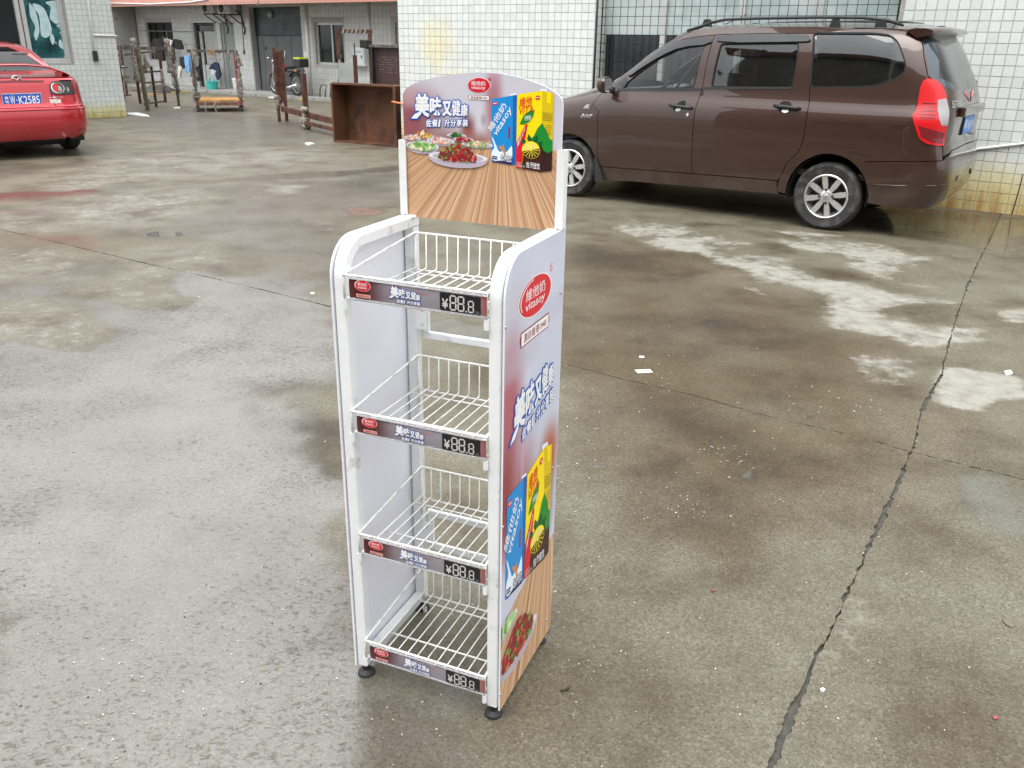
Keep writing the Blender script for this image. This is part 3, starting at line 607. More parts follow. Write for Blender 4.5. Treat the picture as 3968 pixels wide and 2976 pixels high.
def carton_blue(mb, front, side, fn, d, cap=None):
    g = bil(front, fn); h = bil(side, fn)
    ink(mb, 'sky'); sheet(mb, SQ, g, d); ink(mb, 'sky2'); sheet(mb, SQ, h, d)
    if cap: ink(mb, 'pale'); sheet(mb, cap, fn, d)
    ink(mb, 'red'); sheet(mb, ell(.17, .925, .125, .03), g, d+LY); ink(mb, 'white'); sheet(mb, ell(.17, .925, .09, .007), g, d+2*LY)
    def tilt(u, v, w_): c_, s_ = .62, .78; return g(.02+u*c_-v*s_*.62, .44+(u*s_+v*c_*.7)*.42, w_)
    ink(mb, 'white'); text(mb, '維他奶', .06, .10, 1.22, .52, tilt, .008, 0, 0, depth=d+LY); text(mb, 'vitasoy', .1, -.42, 1.28, .02, tilt, .012, .1, 0, depth=d+LY)
    ink(mb, 'darkred'); sheet(mb, [(.80, .38), (.88, .385), (.88, .555), (.80, .55)], g, d+LY)
    ink(mb, 'pale'); sheet(mb, smoothpoly([(0, 0), (1, 0), (1, .30), (.86, .24), (.72, .17), (.55, .20), (.38, .16), (.26, .24), (.06, .40), (0, .40), (.18, .22), (0, .17)], 2), g, d+LY)
    ink(mb, 'bean'); sheet(mb, ell(.50, .225, .14, .033, rot=-.25), g, d+2*LY); sheet(mb, ell(.62, .195, .12, .04, rot=-.9), g, d+3*LY)
    ink(mb, 'navy'); sheet(mb, [(0, .0), (1, .0), (1, .12), (.6, .05)], g, d+2*LY); text(mb, '佐餐佳饮', .45, .035, .98, .125, g, .07, 0, 0, depth=d+3*LY); sheet(mb, [(.04, .075), (.3, .07), (.3, .09), (.04, .095)], g, d+2*LY); sheet(mb, [(.04, .045), (.28, .04), (.28, .06), (.04, .065)], g, d+2*LY)
    ink(mb, 'white'); text(mb, '佐餐佳饮', .45, .035, .98, .125, g, .012, 0, 0, depth=d+4*LY)
    small_print(mb, h, d+LY, [(.80-i*.03, .81-i*.03) for i in range(9)]+[(.32-i*.03, .33-i*.03) for i in range(9)], .2, .85, 6, 'sky')
def dish(mb, fn, d, cu, cv, ru, rv, cols, n, seed, heap=(.7, 1.5), chip=.10, deep=.5):
    rr = random.Random(seed)
    ink(mb, 'plate2'); sheet(mb, ell(cu, cv, ru, rv, 40, PI, 2*PI)+[(cu+ru, cv)]+[(cu+ru*math.cos(a), cv-rv*(1+deep)*abs(math.sin(a))**.8) for a in np.linspace(0, -PI, 24)][1:-1], fn, d) if deep else None
    ink(mb, 'plate'); sheet(mb, ell(cu, cv, ru, rv, 40), fn, d+LY)
    ink(mb, 'plate2'); sheet(mb, ell(cu, cv-rv*.06, ru*.86, rv*.8, 40), fn, d+1.6*LY)
    ink(mb, cols[0]); hp = [(cu+heap[0]*ru*math.cos(a), cv-rv*.25+(rv*.55*math.sin(a) if math.sin(a) < 0 else heap[1]*rv*math.sin(a)*(1-.35*abs(math.cos(a))))) for a in np.linspace(0, 2*PI, 40, False)]
    sheet(mb, hp, fn, d+2*LY); lo, hi = np.array(hp).min(0), np.array(hp).max(0); k = 0
    while k < n:
        u, v = rr.uniform(lo[0], hi[0]), rr.uniform(lo[1], hi[1])
        if not inpoly([(u, v)], hp)[0]: continue
        s_ = chip*ru*rr.uniform(.5, 1.2); a = rr.uniform(0, PI); ink(mb, rr.choice(cols)); e = rr.uniform(.3, .8)
        sheet(mb, [(u+s_*math.cos(a+t_)*(1 if i % 2 else e), v+s_*math.sin(a+t_)*(e if i % 2 else 1)) for i, t_ in enumerate((0, 1.1, 2.2, 3.3, 4.5))], fn, d+(2.5+(k % 60)*.05)*LY); k += 1

stand = thing('display_stand', 'white four-tier wire basket drinks display stand with printed header on wet concrete', 'display stand', (SX, SY, 0), SYAW)
ZT, Z0, RC = 1.137, 0.036, 0.072
def frame_path(n=8):                  # front post up, rounded corner, top rail back to the rear
    pts = [(0.014, Z0)]+[(0.014+RC-RC*math.cos(a), ZT-.012-RC+RC*math.sin(a)) for a in np.linspace(0, PI/2, n)]+[(SD-.002, ZT-.012)]
    return pts
def swept(mb, path, a0, a1, th):      # rectangular tube following path in the (b, z) plane, from a0 to a1
    n = len(path); nrm = []
    for i in range(n):
        p, q = path[max(i-1, 0)], path[min(i+1, n-1)]; t = Vector((q[0]-p[0], q[1]-p[1])).normalized(); nrm.append((-t.y, t.x))
    vs = []; k = .0025
    for (b, z), (nx, nz) in zip(path, nrm):
        for s_, a in ((-th/2, a0+k), (-th/2, a1-k), (-th/2+k, a1), (th/2-k, a1), (th/2, a1-k), (th/2, a0+k), (th/2-k, a0), (-th/2+k, a0)): vs.append((a, b+nx*s_, z+nz*s_))
    fs = [(i*8+j, i*8+(j+1) % 8, (i+1)*8+(j+1) % 8, (i+1)*8+j) for i in range(n-1) for j in range(8)]+[tuple(range(7, -1, -1)), tuple(range((n-1)*8, n*8))]
    mb.add(vs, fs)
TW = 0.027
for a0 in (0.0075, SW-0.0075-TW+.0005):
    mb = MB(); swept(mb, frame_path(), a0, a0+TW, 0.026); mb.build('side_frame', M_WHITE, stand, auto=30)
    o = MB(); o.bar((a0+TW/2, SD-.015, Z0), (a0+TW/2, SD-.015, ZT-.026), TW-.001, .028, (0, 1, 0), .002); o.build('rear_post', M_WHITE, stand)
    o = MB(); o.bar((a0+TW/2, .0275, Z0+.012), (a0+TW/2, SD-.0295, Z0+.012), TW-.002, .024, (0, 0, 1), .002); o.build('bottom_rail', M_WHITE, stand)
def side_outline(inset=0.0):
    r = RC+.012
    return [(-.001, Z0-.004)]+[(-.001+r-r*math.cos(a), ZT+.001-r+r*math.sin(a)) for a in np.linspace(0, PI/2, 10)]+[(SD+.012, ZT+.001), (SD+.012, Z0-.004)]
Rp1, Rp2, Rp3 = zoomf(1850, 900, 400/830), zoomf(1850, 1600, 400/830), zoomf(1850, 2200, 400/1021)
AP = SW+.0022
side_bg = print_bg('side_print_background', srgb(206, 210, 226), [(1, .03, .80, .07, .17, srgb(176, 90, 104), .95), (1, .07, .56, .13, .14, srgb(166, 104, 112), .95), (1, .01, .60, .05, .13, srgb(146, 58, 62), .95), (1, .285, .585, .060, .085, srgb(176, 88, 40), 1.0), (1, .16, .50, .10, .05, srgb(196, 168, 186), .8),
    (1, .30, .45, .03, .09, srgb(132, 80, 66), .6), (1, .08, .90, .12, .03, srgb(186, 178, 190), .5), (1, .30, .97, .14, .03, srgb(186, 188, 206), .5), (1, .06, 1.05, .06, .035, srgb(196, 190, 200), .5), (1, .11, .70, .012, .12, srgb(208, 160, 176), .6)])
for a0, bgm in ((0.0, M_PVC), (SW-.004+.002, side_bg)):
    mb = MB(); pr = side_outline(); n = len(pr)
    vs = [(a0, b, z) for b, z in pr]+[(a0+.0042, b, z) for b, z in pr]
    mb.add(vs, [tuple(range(n-1, -1, -1))], 0); mb.add(vs, [tuple(range(n, 2*n))], 1); mb.add(vs, [(i, (i+1) % n, n+(i+1) % n, n+i) for i in range(n)], 0)
    p_ = mb.build('side_panel', [M_PVC, bgm], stand, label='side panel printed with drink cartons and slogan' if a0 else 'plain white side panel')
    if a0: RP = p_
    else: LP = p_
fr = lambda b, z, d: Vector((SW+.0022+.0003+d, b, z))
def P3(Z, L): return [sa(Z(*q), AP) for q in L]
# table of the printed scene
mb = MB(); wl = P3(Rp2, [(190, 1430)])[0][1]
mb.poly([fr(b, z, 0) for b, z in [(-.001, Z0-.003), (SD+.011, Z0-.003), (SD+.011, .335), (.22, .325), (.1, .30), (-.001, .27)]]); mb.build('table_print', wood_print('side_wood_print', 1, .30, .62, 18), RP)
mb = MB(); c_ = P3(Rp1, [(466, 498)])[0]; q = P3(Rp1, [(340, 560), (593, 410), (500, 300), (425, 697)])
logo(mb, fr, LY, c_[0], c_[1]-.002, (q[1][0]-q[0][0])/2, .042); q = P3(Rp1, [(345, 938), (345, 815), (568, 790), (568, 672)])
hk_box(mb, fr, LY, q[0][0], q[0][1], q[2][0], q[1][1])
ink(mb, 'red'); c_ = P3(Rp1, [(597, 277)])[0]; sheet(mb, ell(c_[0], c_[1], .009, .009), fr, LY); ink(mb, 'white'); sheet(mb, ell(c_[0], c_[1], .0075, .0075), fr, 2*LY); ink(mb, 'red'); text(mb, 'R', c_[0]-.0035, c_[1]-.0045, c_[0]+.0035, c_[1]+.0045, fr, .02, depth=3*LY); mb.build('logo_print', IM, RP)
s0 = P3(Rp1, [(262, 1600)])[0]; s1 = P3(Rp1, [(604, 1150)])[0]; sbt = P3(Rp2, [(318, 290), (258, 285)]); u0, u1 = s0[0], s1[0]
z_hi = P3(Rp1, [(598, 962)])[0][1]; z_lo = P3(Rp2, [(318, 292)])[0][1]
mb = MB(); _sq = P3(Rp1, [(240, 1850), (606, 1345), (603, 940), (258, 1460)]); slogan(mb, fr, LY, lambda x, y: (lambda u, v: tuple((_sq[0][i]*(1-u)+_sq[1][i]*u)*(1-v)+(_sq[3][i]*(1-u)+_sq[2][i]*u)*v for i in (0, 1)))((x-210)/538, (580-y)/280)); mb.build('slogan_print', IM, RP)
mb = MB(); f = P3(Rp2, [(228, 1500), (365, 1345), (395, 500), (235, 690)]); q = P3(Rp2, [(228, 1420), (362, 1250), (370, 520), (235, 700)])
fB = P3(Rp2, [(222, 1505), (352, 1365), (368, 525), (235, 690)]); sB = P3(Rp2, [(352, 1365), (368, 1338), (392, 500), (368, 525)]); carton_blue(mb, fB, sB, fr, 2*LY, P3(Rp2, [(350, 535), (392, 500), (390, 480), (352, 510)]))
fY = P3(Rp2, [(368, 1340), (535, 1165), (530, 280), (397, 500)]); sY = P3(Rp2, [(535, 1165), (566, 1115), (597, 245), (530, 280)]); carton_yellow(mb, fY, sY, fr, 3*LY)
ink(mb, 'pale'); sheet(mb, P3(Rp2, [(515, 300), (565, 255), (563, 228), (517, 262)]), fr, 2*LY)
mb.build('carton_print', IM, RP)
mb = MB(); q = P3(Rp3, [(210, 1110), (655, 300), (430, 680)]); fd = P3(Rp3, [(208, 1150), (652, 300)])
dish(mb, fr, 2*LY, .105, .150, .128, .028, ['meat2', 'meat1', 'meat2', 'maroon', 'meat2', 'meat1', 'darkred', 'meat3', 'herb2', 'herb', 'maroon'], 520, 5, (.80, 3.0), .085, 1.0)
dish(mb, fr, 2*LY, .02, .262, .075, .018, ['leafy', 'leafy', 'herb', 'cream'], 60, 9, (.8, 1.1), .2, .8)
clip = [v for v in mb.v]; mb.v = [(v[0], max(v[1], 0.0005), v[2]) for v in mb.v]; mb.build('dish_print', IM, RP)
for (b, z) in P3(Rp1, [(227, 765), (667, 487)])+P3(Rp2, [(203, 918), (603, 440)])+P3(Rp3, [(220, 1255), (683, 515)]):
    o = MB(); o.lathe([(.0042, 0), (.004, .0012), (.0022, .0022), (.0006, .0023)], (SW+.0024, b, z), 'X', 12); o.build('screw', M_STEEL, RP, smooth=True)
for b in (.02, SD-.025):
    for z in (.2, .6, 1.0):
        o = MB(); o.lathe([(.004, 0), (.004, -.0012), (.002, -.002)], (0, b, z), 'X', 10); o.build('screw', M_STEEL, LP)
# feet
for a, b in ((.021, .017), (SW-.022, .017), (.021, SD-.018), (SW-.022, SD-.018)):
    o = MB(); o.lathe([(.0225, 0), (.0225, .004), (.021, .0075), (.013, .0105), (.0095, .014), (.0095, .034)], (a, b, 0), 'Z', 28); ft = o.build('foot', M_RUB, stand, auto=40)
    o = MB(); o.box((a, b, Z0-.0022), (TW-.002, .026, .0035)); o.build('end_cap', M_RUB, ft)
# cross bars at the rear, with hinge plates
def rear_bar(z, h=.016, a0=.044, a1=SW-.044, name='cross_bar'):
    o = MB(); o.bar((a0, SD-.006, z), (a1, SD-.006, z), .012, h, (0, 0, 1), .002); return o.build(name, M_WHITE, stand)
for z0_, z1_ in ((.214, .318), (.836, .935)):
    rear_bar(z0_, .019); rear_bar(z1_, .019)
    for a in (.045, SW-.059):
        o = MB(); o.bar((a+.007, SD-.006, z0_+.0096), (a+.007, SD-.006, z1_-.0096), .0139, .0119, (0, 1, 0)); o.build('cross_bar_upright', M_WHITE, stand)
        pl = MB(); s_ = -1 if a < .2 else 1; pl.box((a+.005 if a < .2 else a+.009, SD-.0335, (z0_+z1_)/2+.004), (.034, .002, .062)); pp = pl.build('hinge_plate', M_WHITE, stand)
        for dz in (-.018, .018):
            k = MB(); k.lathe([(.0035, 0), (.0033, -.001), (.0012, -.001), (.001, -.0004)], (a+.010, SD-.0346, (z0_+z1_)/2+.004+dz), 'Y', 12); k.build('rivet', M_STEEL, pp)
# header: channels and board
for a0, s_ in ((-.0045, 1), (SW-.014, -1)):
    o = MB(); x0 = a0; wd = .0185
    o.box((x0+wd/2, SD-.0195, 1.2255), (wd, .003, .172)); o.box((x0+wd/2, SD+.0005, 1.2255), (wd, .003, .172)); o.box((x0+(.0015 if s_ > 0 else wd-.0015), SD-.0095, 1.2255), (.003, .0168, .172)); o.build('header_channel', M_WHITE, stand)
YB = SD-.0125
H = zoomf(1500, 250, 750/1778)
Hp = lambda L: [sb(H(*q), YB) for q in L]
arc = [(.0065, 1.133), (.0065, 1.408), (.0085, 1.417), (.018, 1.427), (.034, 1.4355), (.055, 1.443), (.093, 1.4525), (.145, 1.4605), (.206, 1.4655), (.253, 1.4635), (.304, 1.4560), (.354, 1.4415), (.376, 1.431), (.389, 1.422), (.3955, 1.4125), (.397, 1.402), (.397, 1.133)]
head_bg = print_bg('header_print_background', srgb(206, 204, 214), [(0, .235, 1.40, .02, .075, srgb(168, 96, 110), .85), (0, .02, 1.35, .085, .075, srgb(146, 84, 90), 1.0), (0, .05, 1.405, .05, .02, srgb(196, 160, 168), .6), (0, .172, 1.345, .018, .03, srgb(142, 80, 66), 1.0), (0, .195, 1.315, .05, .024, srgb(156, 104, 98), .9),
    (0, .12, 1.305, .04, .035, srgb(150, 98, 88), .9), (0, .07, 1.31, .06, .012, srgb(222, 206, 212), .7), (0, .20, 1.285, .05, .02, srgb(190, 160, 166), .6), (0, .21, 1.365, .006, .012, srgb(120, 110, 120), .5), (0, .39, 1.285, .02, .02, srgb(206, 170, 176), .7)])
mb = MB(); n = len(arc); vs = [(a, YB, z) for a, z in arc]+[(a, YB+.0046, z) for a, z in arc]
mb.add(vs, [tuple(range(n))], 1); mb.add(vs, [tuple(range(2*n-1, n-1, -1))], 0); mb.add(vs, [(i, (i+1) % n, n+(i+1) % n, n+i)[::-1] for i in range(n)], 0)
board = mb.build('header_board', [M_PVC, head_bg], stand, label='arched header board printed with cartons, dishes and slogan')
fb = lambda a, z, d: Vector((a, YB-.0003-d, z))
tb = Hp([(150, 715), (600, 715), (960, 700), (1180, 735), (1540, 790), (1610, 800)])
mb = MB(); mb.poly([fb(a, z, 0) for a, z in [(.0068, 1.1332), (.3967, 1.1332), (.3967, tb[-1][1])]+tb[::-1][1:-1]+[(.0068, tb[0][1])]]); vp = Hp([(1050, 330)])[0]
mb.build('table_print', wood_print('header_wood_print', 0, vp[0], vp[1], 48), board)
hm = lambda x, y: sb(H(x, y), YB)
mb = MB(); c_ = hm(841, 190); q = hm(948, 190); r_ = hm(841, 122); logo(mb, fb, LY, c_[0], c_[1], q[0]-c_[0], r_[1]-c_[1])
q = Hp([(750, 325), (940, 327), (940, 284), (750, 282)]); hk_box(mb, fb, LY, q[0][0], (q[0][1]+q[1][1])/2, q[1][0], (q[2][1]+q[3][1])/2)
ink(mb, 'red'); c_ = hm(943, 135); sheet(mb, ell(c_[0], c_[1], .0028, .0028, 16), fb, LY); mb.build('logo_print', IM, board)
mb = MB(); slogan(mb, fb, LY, hm); mb.build('slogan_print', IM, board)
mb = MB()
sB = Hp([(1152, 922), (1192, 915), (1196, 277), (1160, 283)]); fB = Hp([(960, 888), (1152, 922), (1160, 283), (962, 318)]); carton_blue(mb, fB, sB, fb, 3*LY, Hp([(1128, 288), (1192, 278), (1188, 262), (1132, 270)]))
fY = Hp([(1187, 945), (1415, 985), (1428, 240), (1198, 275)]); sY = Hp([(1415, 985), (1515, 975), (1535, 265), (1428, 240)]); carton_yellow(mb, fY, sY, fb, 4*LY)
ink(mb, 'pale'); sheet(mb, Hp([(1405, 246), (1470, 252), (1468, 224), (1410, 222)]), fb, 2*LY); mb.build('carton_print', IM, board)
mb = MB(); U = (hm(1000, 700)[0]-hm(900, 700)[0])/100; Vv = (hm(900, 650)[1]-hm(900, 750)[1])/100
def hd(x, y, rx, ry, cols, n, seed, heap, chip, deep, L): c_ = hm(x, y); dish(mb, fb, L*LY, c_[0], c_[1], rx*U, ry*Vv, cols, n, seed, heap, chip, deep)
hd(340, 655, 95, 22, ['leafy', 'cream', 'meat3', 'meat1', 'yellow2'], 60, 21, (.78, 2.2), .16, .3, 2)
hd(240, 672, 85, 22, ['pink', 'cream', 'meat3', 'plate'], 40, 22, (.7, 1.2), .16, .4, 3)
hd(640, 652, 92, 18, ['herb2', 'green2', 'herb'], 40, 23, (.55, 1.7), .14, .3, 2)
hd(705, 688, 95, 20, ['meat1', 'meat2', 'pink', 'darkred'], 60, 24, (.75, 1.3), .14, .4, 4)
hd(495, 702, 135, 32, ['pink', 'cream', 'meat3', 'plate'], 70, 25, (.66, 1.1), .12, .55, 5)
hd(830, 735, 145, 25, ['pink', 'cream', 'leafy', 'herb'], 60, 26, (.6, 1.4), .12, .4, 4)
hd(330, 745, 160, 42, ['leafy', 'herb', 'leafy', 'cream', 'herb'], 90, 27, (.78, 1.05), .16, .85, 6)
hd(655, 848, 282, 48, ['meat2', 'meat1', 'meat2', 'maroon', 'meat2', 'meat1', 'darkred', 'meat3', 'herb2', 'herb', 'maroon'], 520, 28, (.64, 2.9), .06, 1.15, 9)
mb.v = [(max(v[0], .0075), v[1], v[2]) for v in mb.v]; mb.build('dish_print', IM, board)
# baskets
ZB = (1.069, .756, .438, .126); A0, A1, BF, BR = .038, SW-.036, -.006, SD-.030
def rod(parent, pts, r, name='wire', n=8): o = MB(); o.tube(pts, r, n); return o.build(name, M_WIRE, parent, smooth=True)
def rounded(p0, p1, p2, r=.008, n=4):
    p0, p1, p2 = Vector(p0), Vector(p1), Vector(p2); a = p1+(p0-p1).normalized()*r; b = p1+(p2-p1).normalized()*r
    return [a.lerp(p1, t).lerp(p1.lerp(b, t), t) for t in np.linspace(0, 1, n+1)]
M_STRIP = print_bg('price_strip_print', srgb(146, 140, 148), [(0, .080, .0, .052, .12, srgb(84, 24, 28), 1.0), (0, .166, -.02, .012, .013, srgb(150, 66, 52), .85), (0, .245, .008, .007, .014, srgb(150, 84, 92), .8), (0, .222, -.018, .02, .004, srgb(150, 110, 106), .7), (0, .284, .004, .012, .004, srgb(110, 96, 98), .7), (0, .29, -.006, .005, .006, srgb(140, 70, 70), .7), (0, .38, 0, .022, .1, srgb(156, 66, 54), .95)], .18)
M_CLEAR = mat('clear_plastic', (.9, .9, .92), 0.12, var=.02, Transmission_Weight=0.75, IOR=1.3)
for zb in ZB:
    bk = bpy.data.objects.new('basket', None); COL.objects.link(bk); bk.parent = stand; bk.location = (0, 0, zb)
    zr, zf = .031, -.053
    rim = [Vector((A0, BF, -.052))]+rounded((A0, BF, -.052), (A0, BF, 0), (A0, BR, zr))[1:]+rounded((A0, BF, 0), (A0, BR, zr), (A1, BR, zr))+rounded((A0, BR, zr), (A1, BR, zr), (A1, BF, 0))+rounded((A1, BR, zr), (A1, BF, 0), (A1, BF, -.052))[:-1]+[Vector((A1, BF, -.052))]
    rod(bk, rim, .0028, 'rim_wire'); rod(bk, [(A0-.001, BF-.0005, -.0005), (A1+.001, BF-.0005, -.0005)], .0031, 'front_bar')
    for a in (A0+.004, A1-.004): rod(bk, [(a, BF+.004, zf), (a, BR+.003, zf)], .0026, 'floor_rail')
    for a in (A0, A1): rod(bk, [(a, BR, zr-.002), (a, BR, -.112)], .0026, 'rear_hook')
    for b, z in ((BF+.004, zf), (.108, zf-.004), (.262, zf-.004), (BR-.012, zf-.004)): rod(bk, [(A0+.002, b, z), (A1-.002, b, z)], .0024, 'cross_wire')
    for i in range(11):
        a = .0695+i*.0283
        if a > A1-.02: break
        rod(bk, [(a, BF+.003, zf)]+rounded((a, BF, zf), (a, BR-.004, zf), (a, BR-.002, zr), .007)+[(a, BR-.002, zr-.001)], .0017, 'wire', 6)
    for a in (A0, A1):
        for b, z in ((BF, -.065), (BR, -.124)):
            o = MB(); o.lathe([(.0055, -.011), (.0055, .011), (.0038, .011), (.0036, -.009)], (a, b, z), 'Z', 14, cap=False); o.build('clip_socket', M_WHITE, bk, auto=40)
    ps = MB(); x0, x1 = A0+.016, A1+.003; y = -.0105; n = 8
    prof = [(y-.0012*math.sin(t*PI), -.006-t*.041) for t in np.linspace(0, 1, n)]
    for i in range(n-1): ps.add([(x0, prof[i][0], prof[i][1]), (x1, prof[i][0], prof[i][1]), (x1, prof[i+1][0], prof[i+1][1]), (x0, prof[i+1][0], prof[i+1][1])], [(0, 3, 2, 1)], 0)
    ps.m(1).box(((x0+x1)/2, y+.0016, -.0275), (x1-x0-.001, .0014, .044)); ps.m(1).box(((x0+x1)/2, y-.0010, -.0485), (x1-x0, .0035, .003)); ps.m(1).box(((x0+x1)/2, y-.0010, -.0045), (x1-x0, .0035, .0028))
    strip = bpy.data.objects.new('price_strip', ps.mesh('price_strip', [M_STRIP, M_CLEAR])); COL.objects.link(strip); strip.parent = stand; strip.location = (0, 0, zb)
    fs = lambda a, z, d: Vector((a, y-.0016-d, z))
    t_ = MB(); logo(t_, fs, 0, .0875, -.0175, .0185, .0118); ink(t_, 'pink'); sheet(t_, [(.071, -.0435), (.106, -.0435), (.106, -.036), (.071, -.036)], fs, 0); ink(t_, 'darkred'); text(t_, '源自香港1940', .074, -.042, .103, -.0375, fs, 0.01, depth=LY)
    t_.build('logo_print', IM, strip); t_ = MB(); slogan(t_, fs, 0, lambda x, q: (.148+(x-208)/(748-208)*.076, -.0445+(582-q)/(582-240)*.0385)); t_.build('slogan_print', IM, strip)
    t_ = MB(); ink(t_, 'black'); bx = smoothpoly([(.268, -.0455), (.3585, -.0455), (.3585, -.0085), (.268, -.0085)], 0); r = .002
    sheet(t_, [(.268+r, -.0455), (.3585-r, -.0455), (.3585, -.0455+r), (.3585, -.0085-r), (.3585-r, -.0085), (.268+r, -.0085), (.268, -.0085-r), (.268, -.0455+r)], fs, 0)
    ink(t_, 'grey')
    text(t_, '¥', .2725, -.0415, .287, -.0205, fs, .02, depth=LY)
    def seg(x, z, w_, h_):
        k = w_*.10; g_ = w_*.03; q = w_*.19
        def hz(zc): sheet(t_, [(x+q*.55+g_, zc), (x+q+g_, zc+k), (x+w_-q-g_, zc+k), (x+w_-q*.55-g_, zc), (x+w_-q-g_, zc-k), (x+q+g_, zc-k)], fs, LY)
        def vt(xc, za, zb_): sheet(t_, [(xc, za+g_), (xc+k, za+q*.6+g_), (xc+k, zb_-q*.6-g_), (xc, zb_-g_), (xc-k, zb_-q*.6-g_), (xc-k, za+q*.6+g_)], fs, LY)
        for zc in (z+k, z+h_/2, z+h_-k): hz(zc)
        for xc in (x+k, x+w_-k): vt(xc, z+k, z+h_/2); vt(xc, z+h_/2, z+h_-k)
    seg(.290, -.0435, .0155, .032); seg(.3075, -.0435, .0155, .032); seg(.3305, -.0435, .0135, .0255)
    sheet(t_, [(.3255, -.0435), (.3285, -.0435), (.3285, -.0405), (.3255, -.0405)], fs, LY); ink(t_, 'dgrey'); text(t_, '/盒', .3455, -.0445, .3565, -.0375, fs, .01, depth=LY)
    t_.build('price_digits', IM, strip)

# ------------------------------------------------------------------ buildings
def project(P):
    d = Vector(P)-CAM; z = d.dot(_fw)
    if z < .1: return None
    return (CX+FPX*d.dot(_rt)/z, CY-FPX*d.dot(_up)/z, z)
def tile_material(name, col, stain_h, c1, c2, var=.05, rough=.22, spots=()):
    t = NT(name); g = t.n('NewGeometry'); P = g.outputs['Position']; sp = t.n('SeparateXYZ'); t.l(P, sp.inputs[0])
    rnd = t.math('FRACT', t.math('ADD', t.n('ObjectInfo').outputs['Random'], t.math('MULTIPLY', g.outputs['Random Per Island'], 7.31)))
    v = t.mapr(rnd, 0, 1, 1-var, 1+var, False); vv = t.n('CombineColor')
    for i in range(3): t.l(v, vv.inputs[i])
    c = t.mix(1.0, col, vv.outputs[0], 'MULTIPLY')
    c = t.mix(t.mapr(t.noise(P, 1.3, 5, .6), .45, .8, 0, .30), c, tuple(x*y for x, y in zip(col, (.9, .86, .72))))
    for (x, y, z, r, cc, amt) in spots:
        vd = t.n('VectorMath', operation='DISTANCE'); t.l(P, vd.inputs[0]); vd.inputs[1].default_value = (x, y, z)
        c = t.mix(t.mapr(t.math('ADD', vd.outputs['Value'], t.math('MULTIPLY', t.noise(P, 4, 7, .7), .7)), r+.42, r*.3+.3, 0, amt), c, cc)
    n1 = t.noise(P, 3.5, 8, .7); mp = t.n('Mapping'); t.l(P, mp.inputs[0]); mp.inputs['Scale'].default_value = (9, 9, 1.2); n2 = t.noise(mp.outputs[0], 1, 5, .6)
    hz = t.math('SUBTRACT', sp.outputs[2], t.math('MULTIPLY', t.math('SUBTRACT', n1, .5), stain_h*.9))
    c = t.mix(t.mapr(hz, stain_h*1.05, stain_h*.35, 0, .9), c, c1); c = t.mix(t.math('MULTIPLY', t.mapr(hz, stain_h*.55, stain_h*.1), t.mapr(n2, .35, .62, .35, 1)), c, c2)
    c = t.mix(t.math('MULTIPLY', t.mapr(n2, .66, .8), .25), c, (.35, .33, .27))
    t.set(Base_Color=c, Roughness=t.mapr(t.noise(P, 20, 4), .3, .7, rough-.06, rough+.14, False)); return t.m
M_GROUT = mat('dark_grout', (.31, .315, .30), .85, var=.2, scale=20)
M_ALU = mat('aluminium_frame', (.55, .56, .55), .42, .35, var=.08, scale=10)
M_DGLASS = mat('dark_window_glass', (.012, .016, .017), .06, var=.2, scale=2, Specular_IOR_Level=.6)
M_CONC = mat('grey_cement_render', (.30, .30, .28), .85, var=.15, scale=3, bump=.002, bscale=40, dirt=(.18, .17, .15), dirt_amt=.3)
M_PIPE = mat('white_pvc_pipe', (.78, .78, .76), .35, var=.04)
M_DARKM = mat('dark_steel', (.03, .03, .032), .5, .3, var=.3)
M_ROOF = mat('roof_concrete', (.25, .24, .22), .9, var=.2, scale=2)
TPITCH = {}
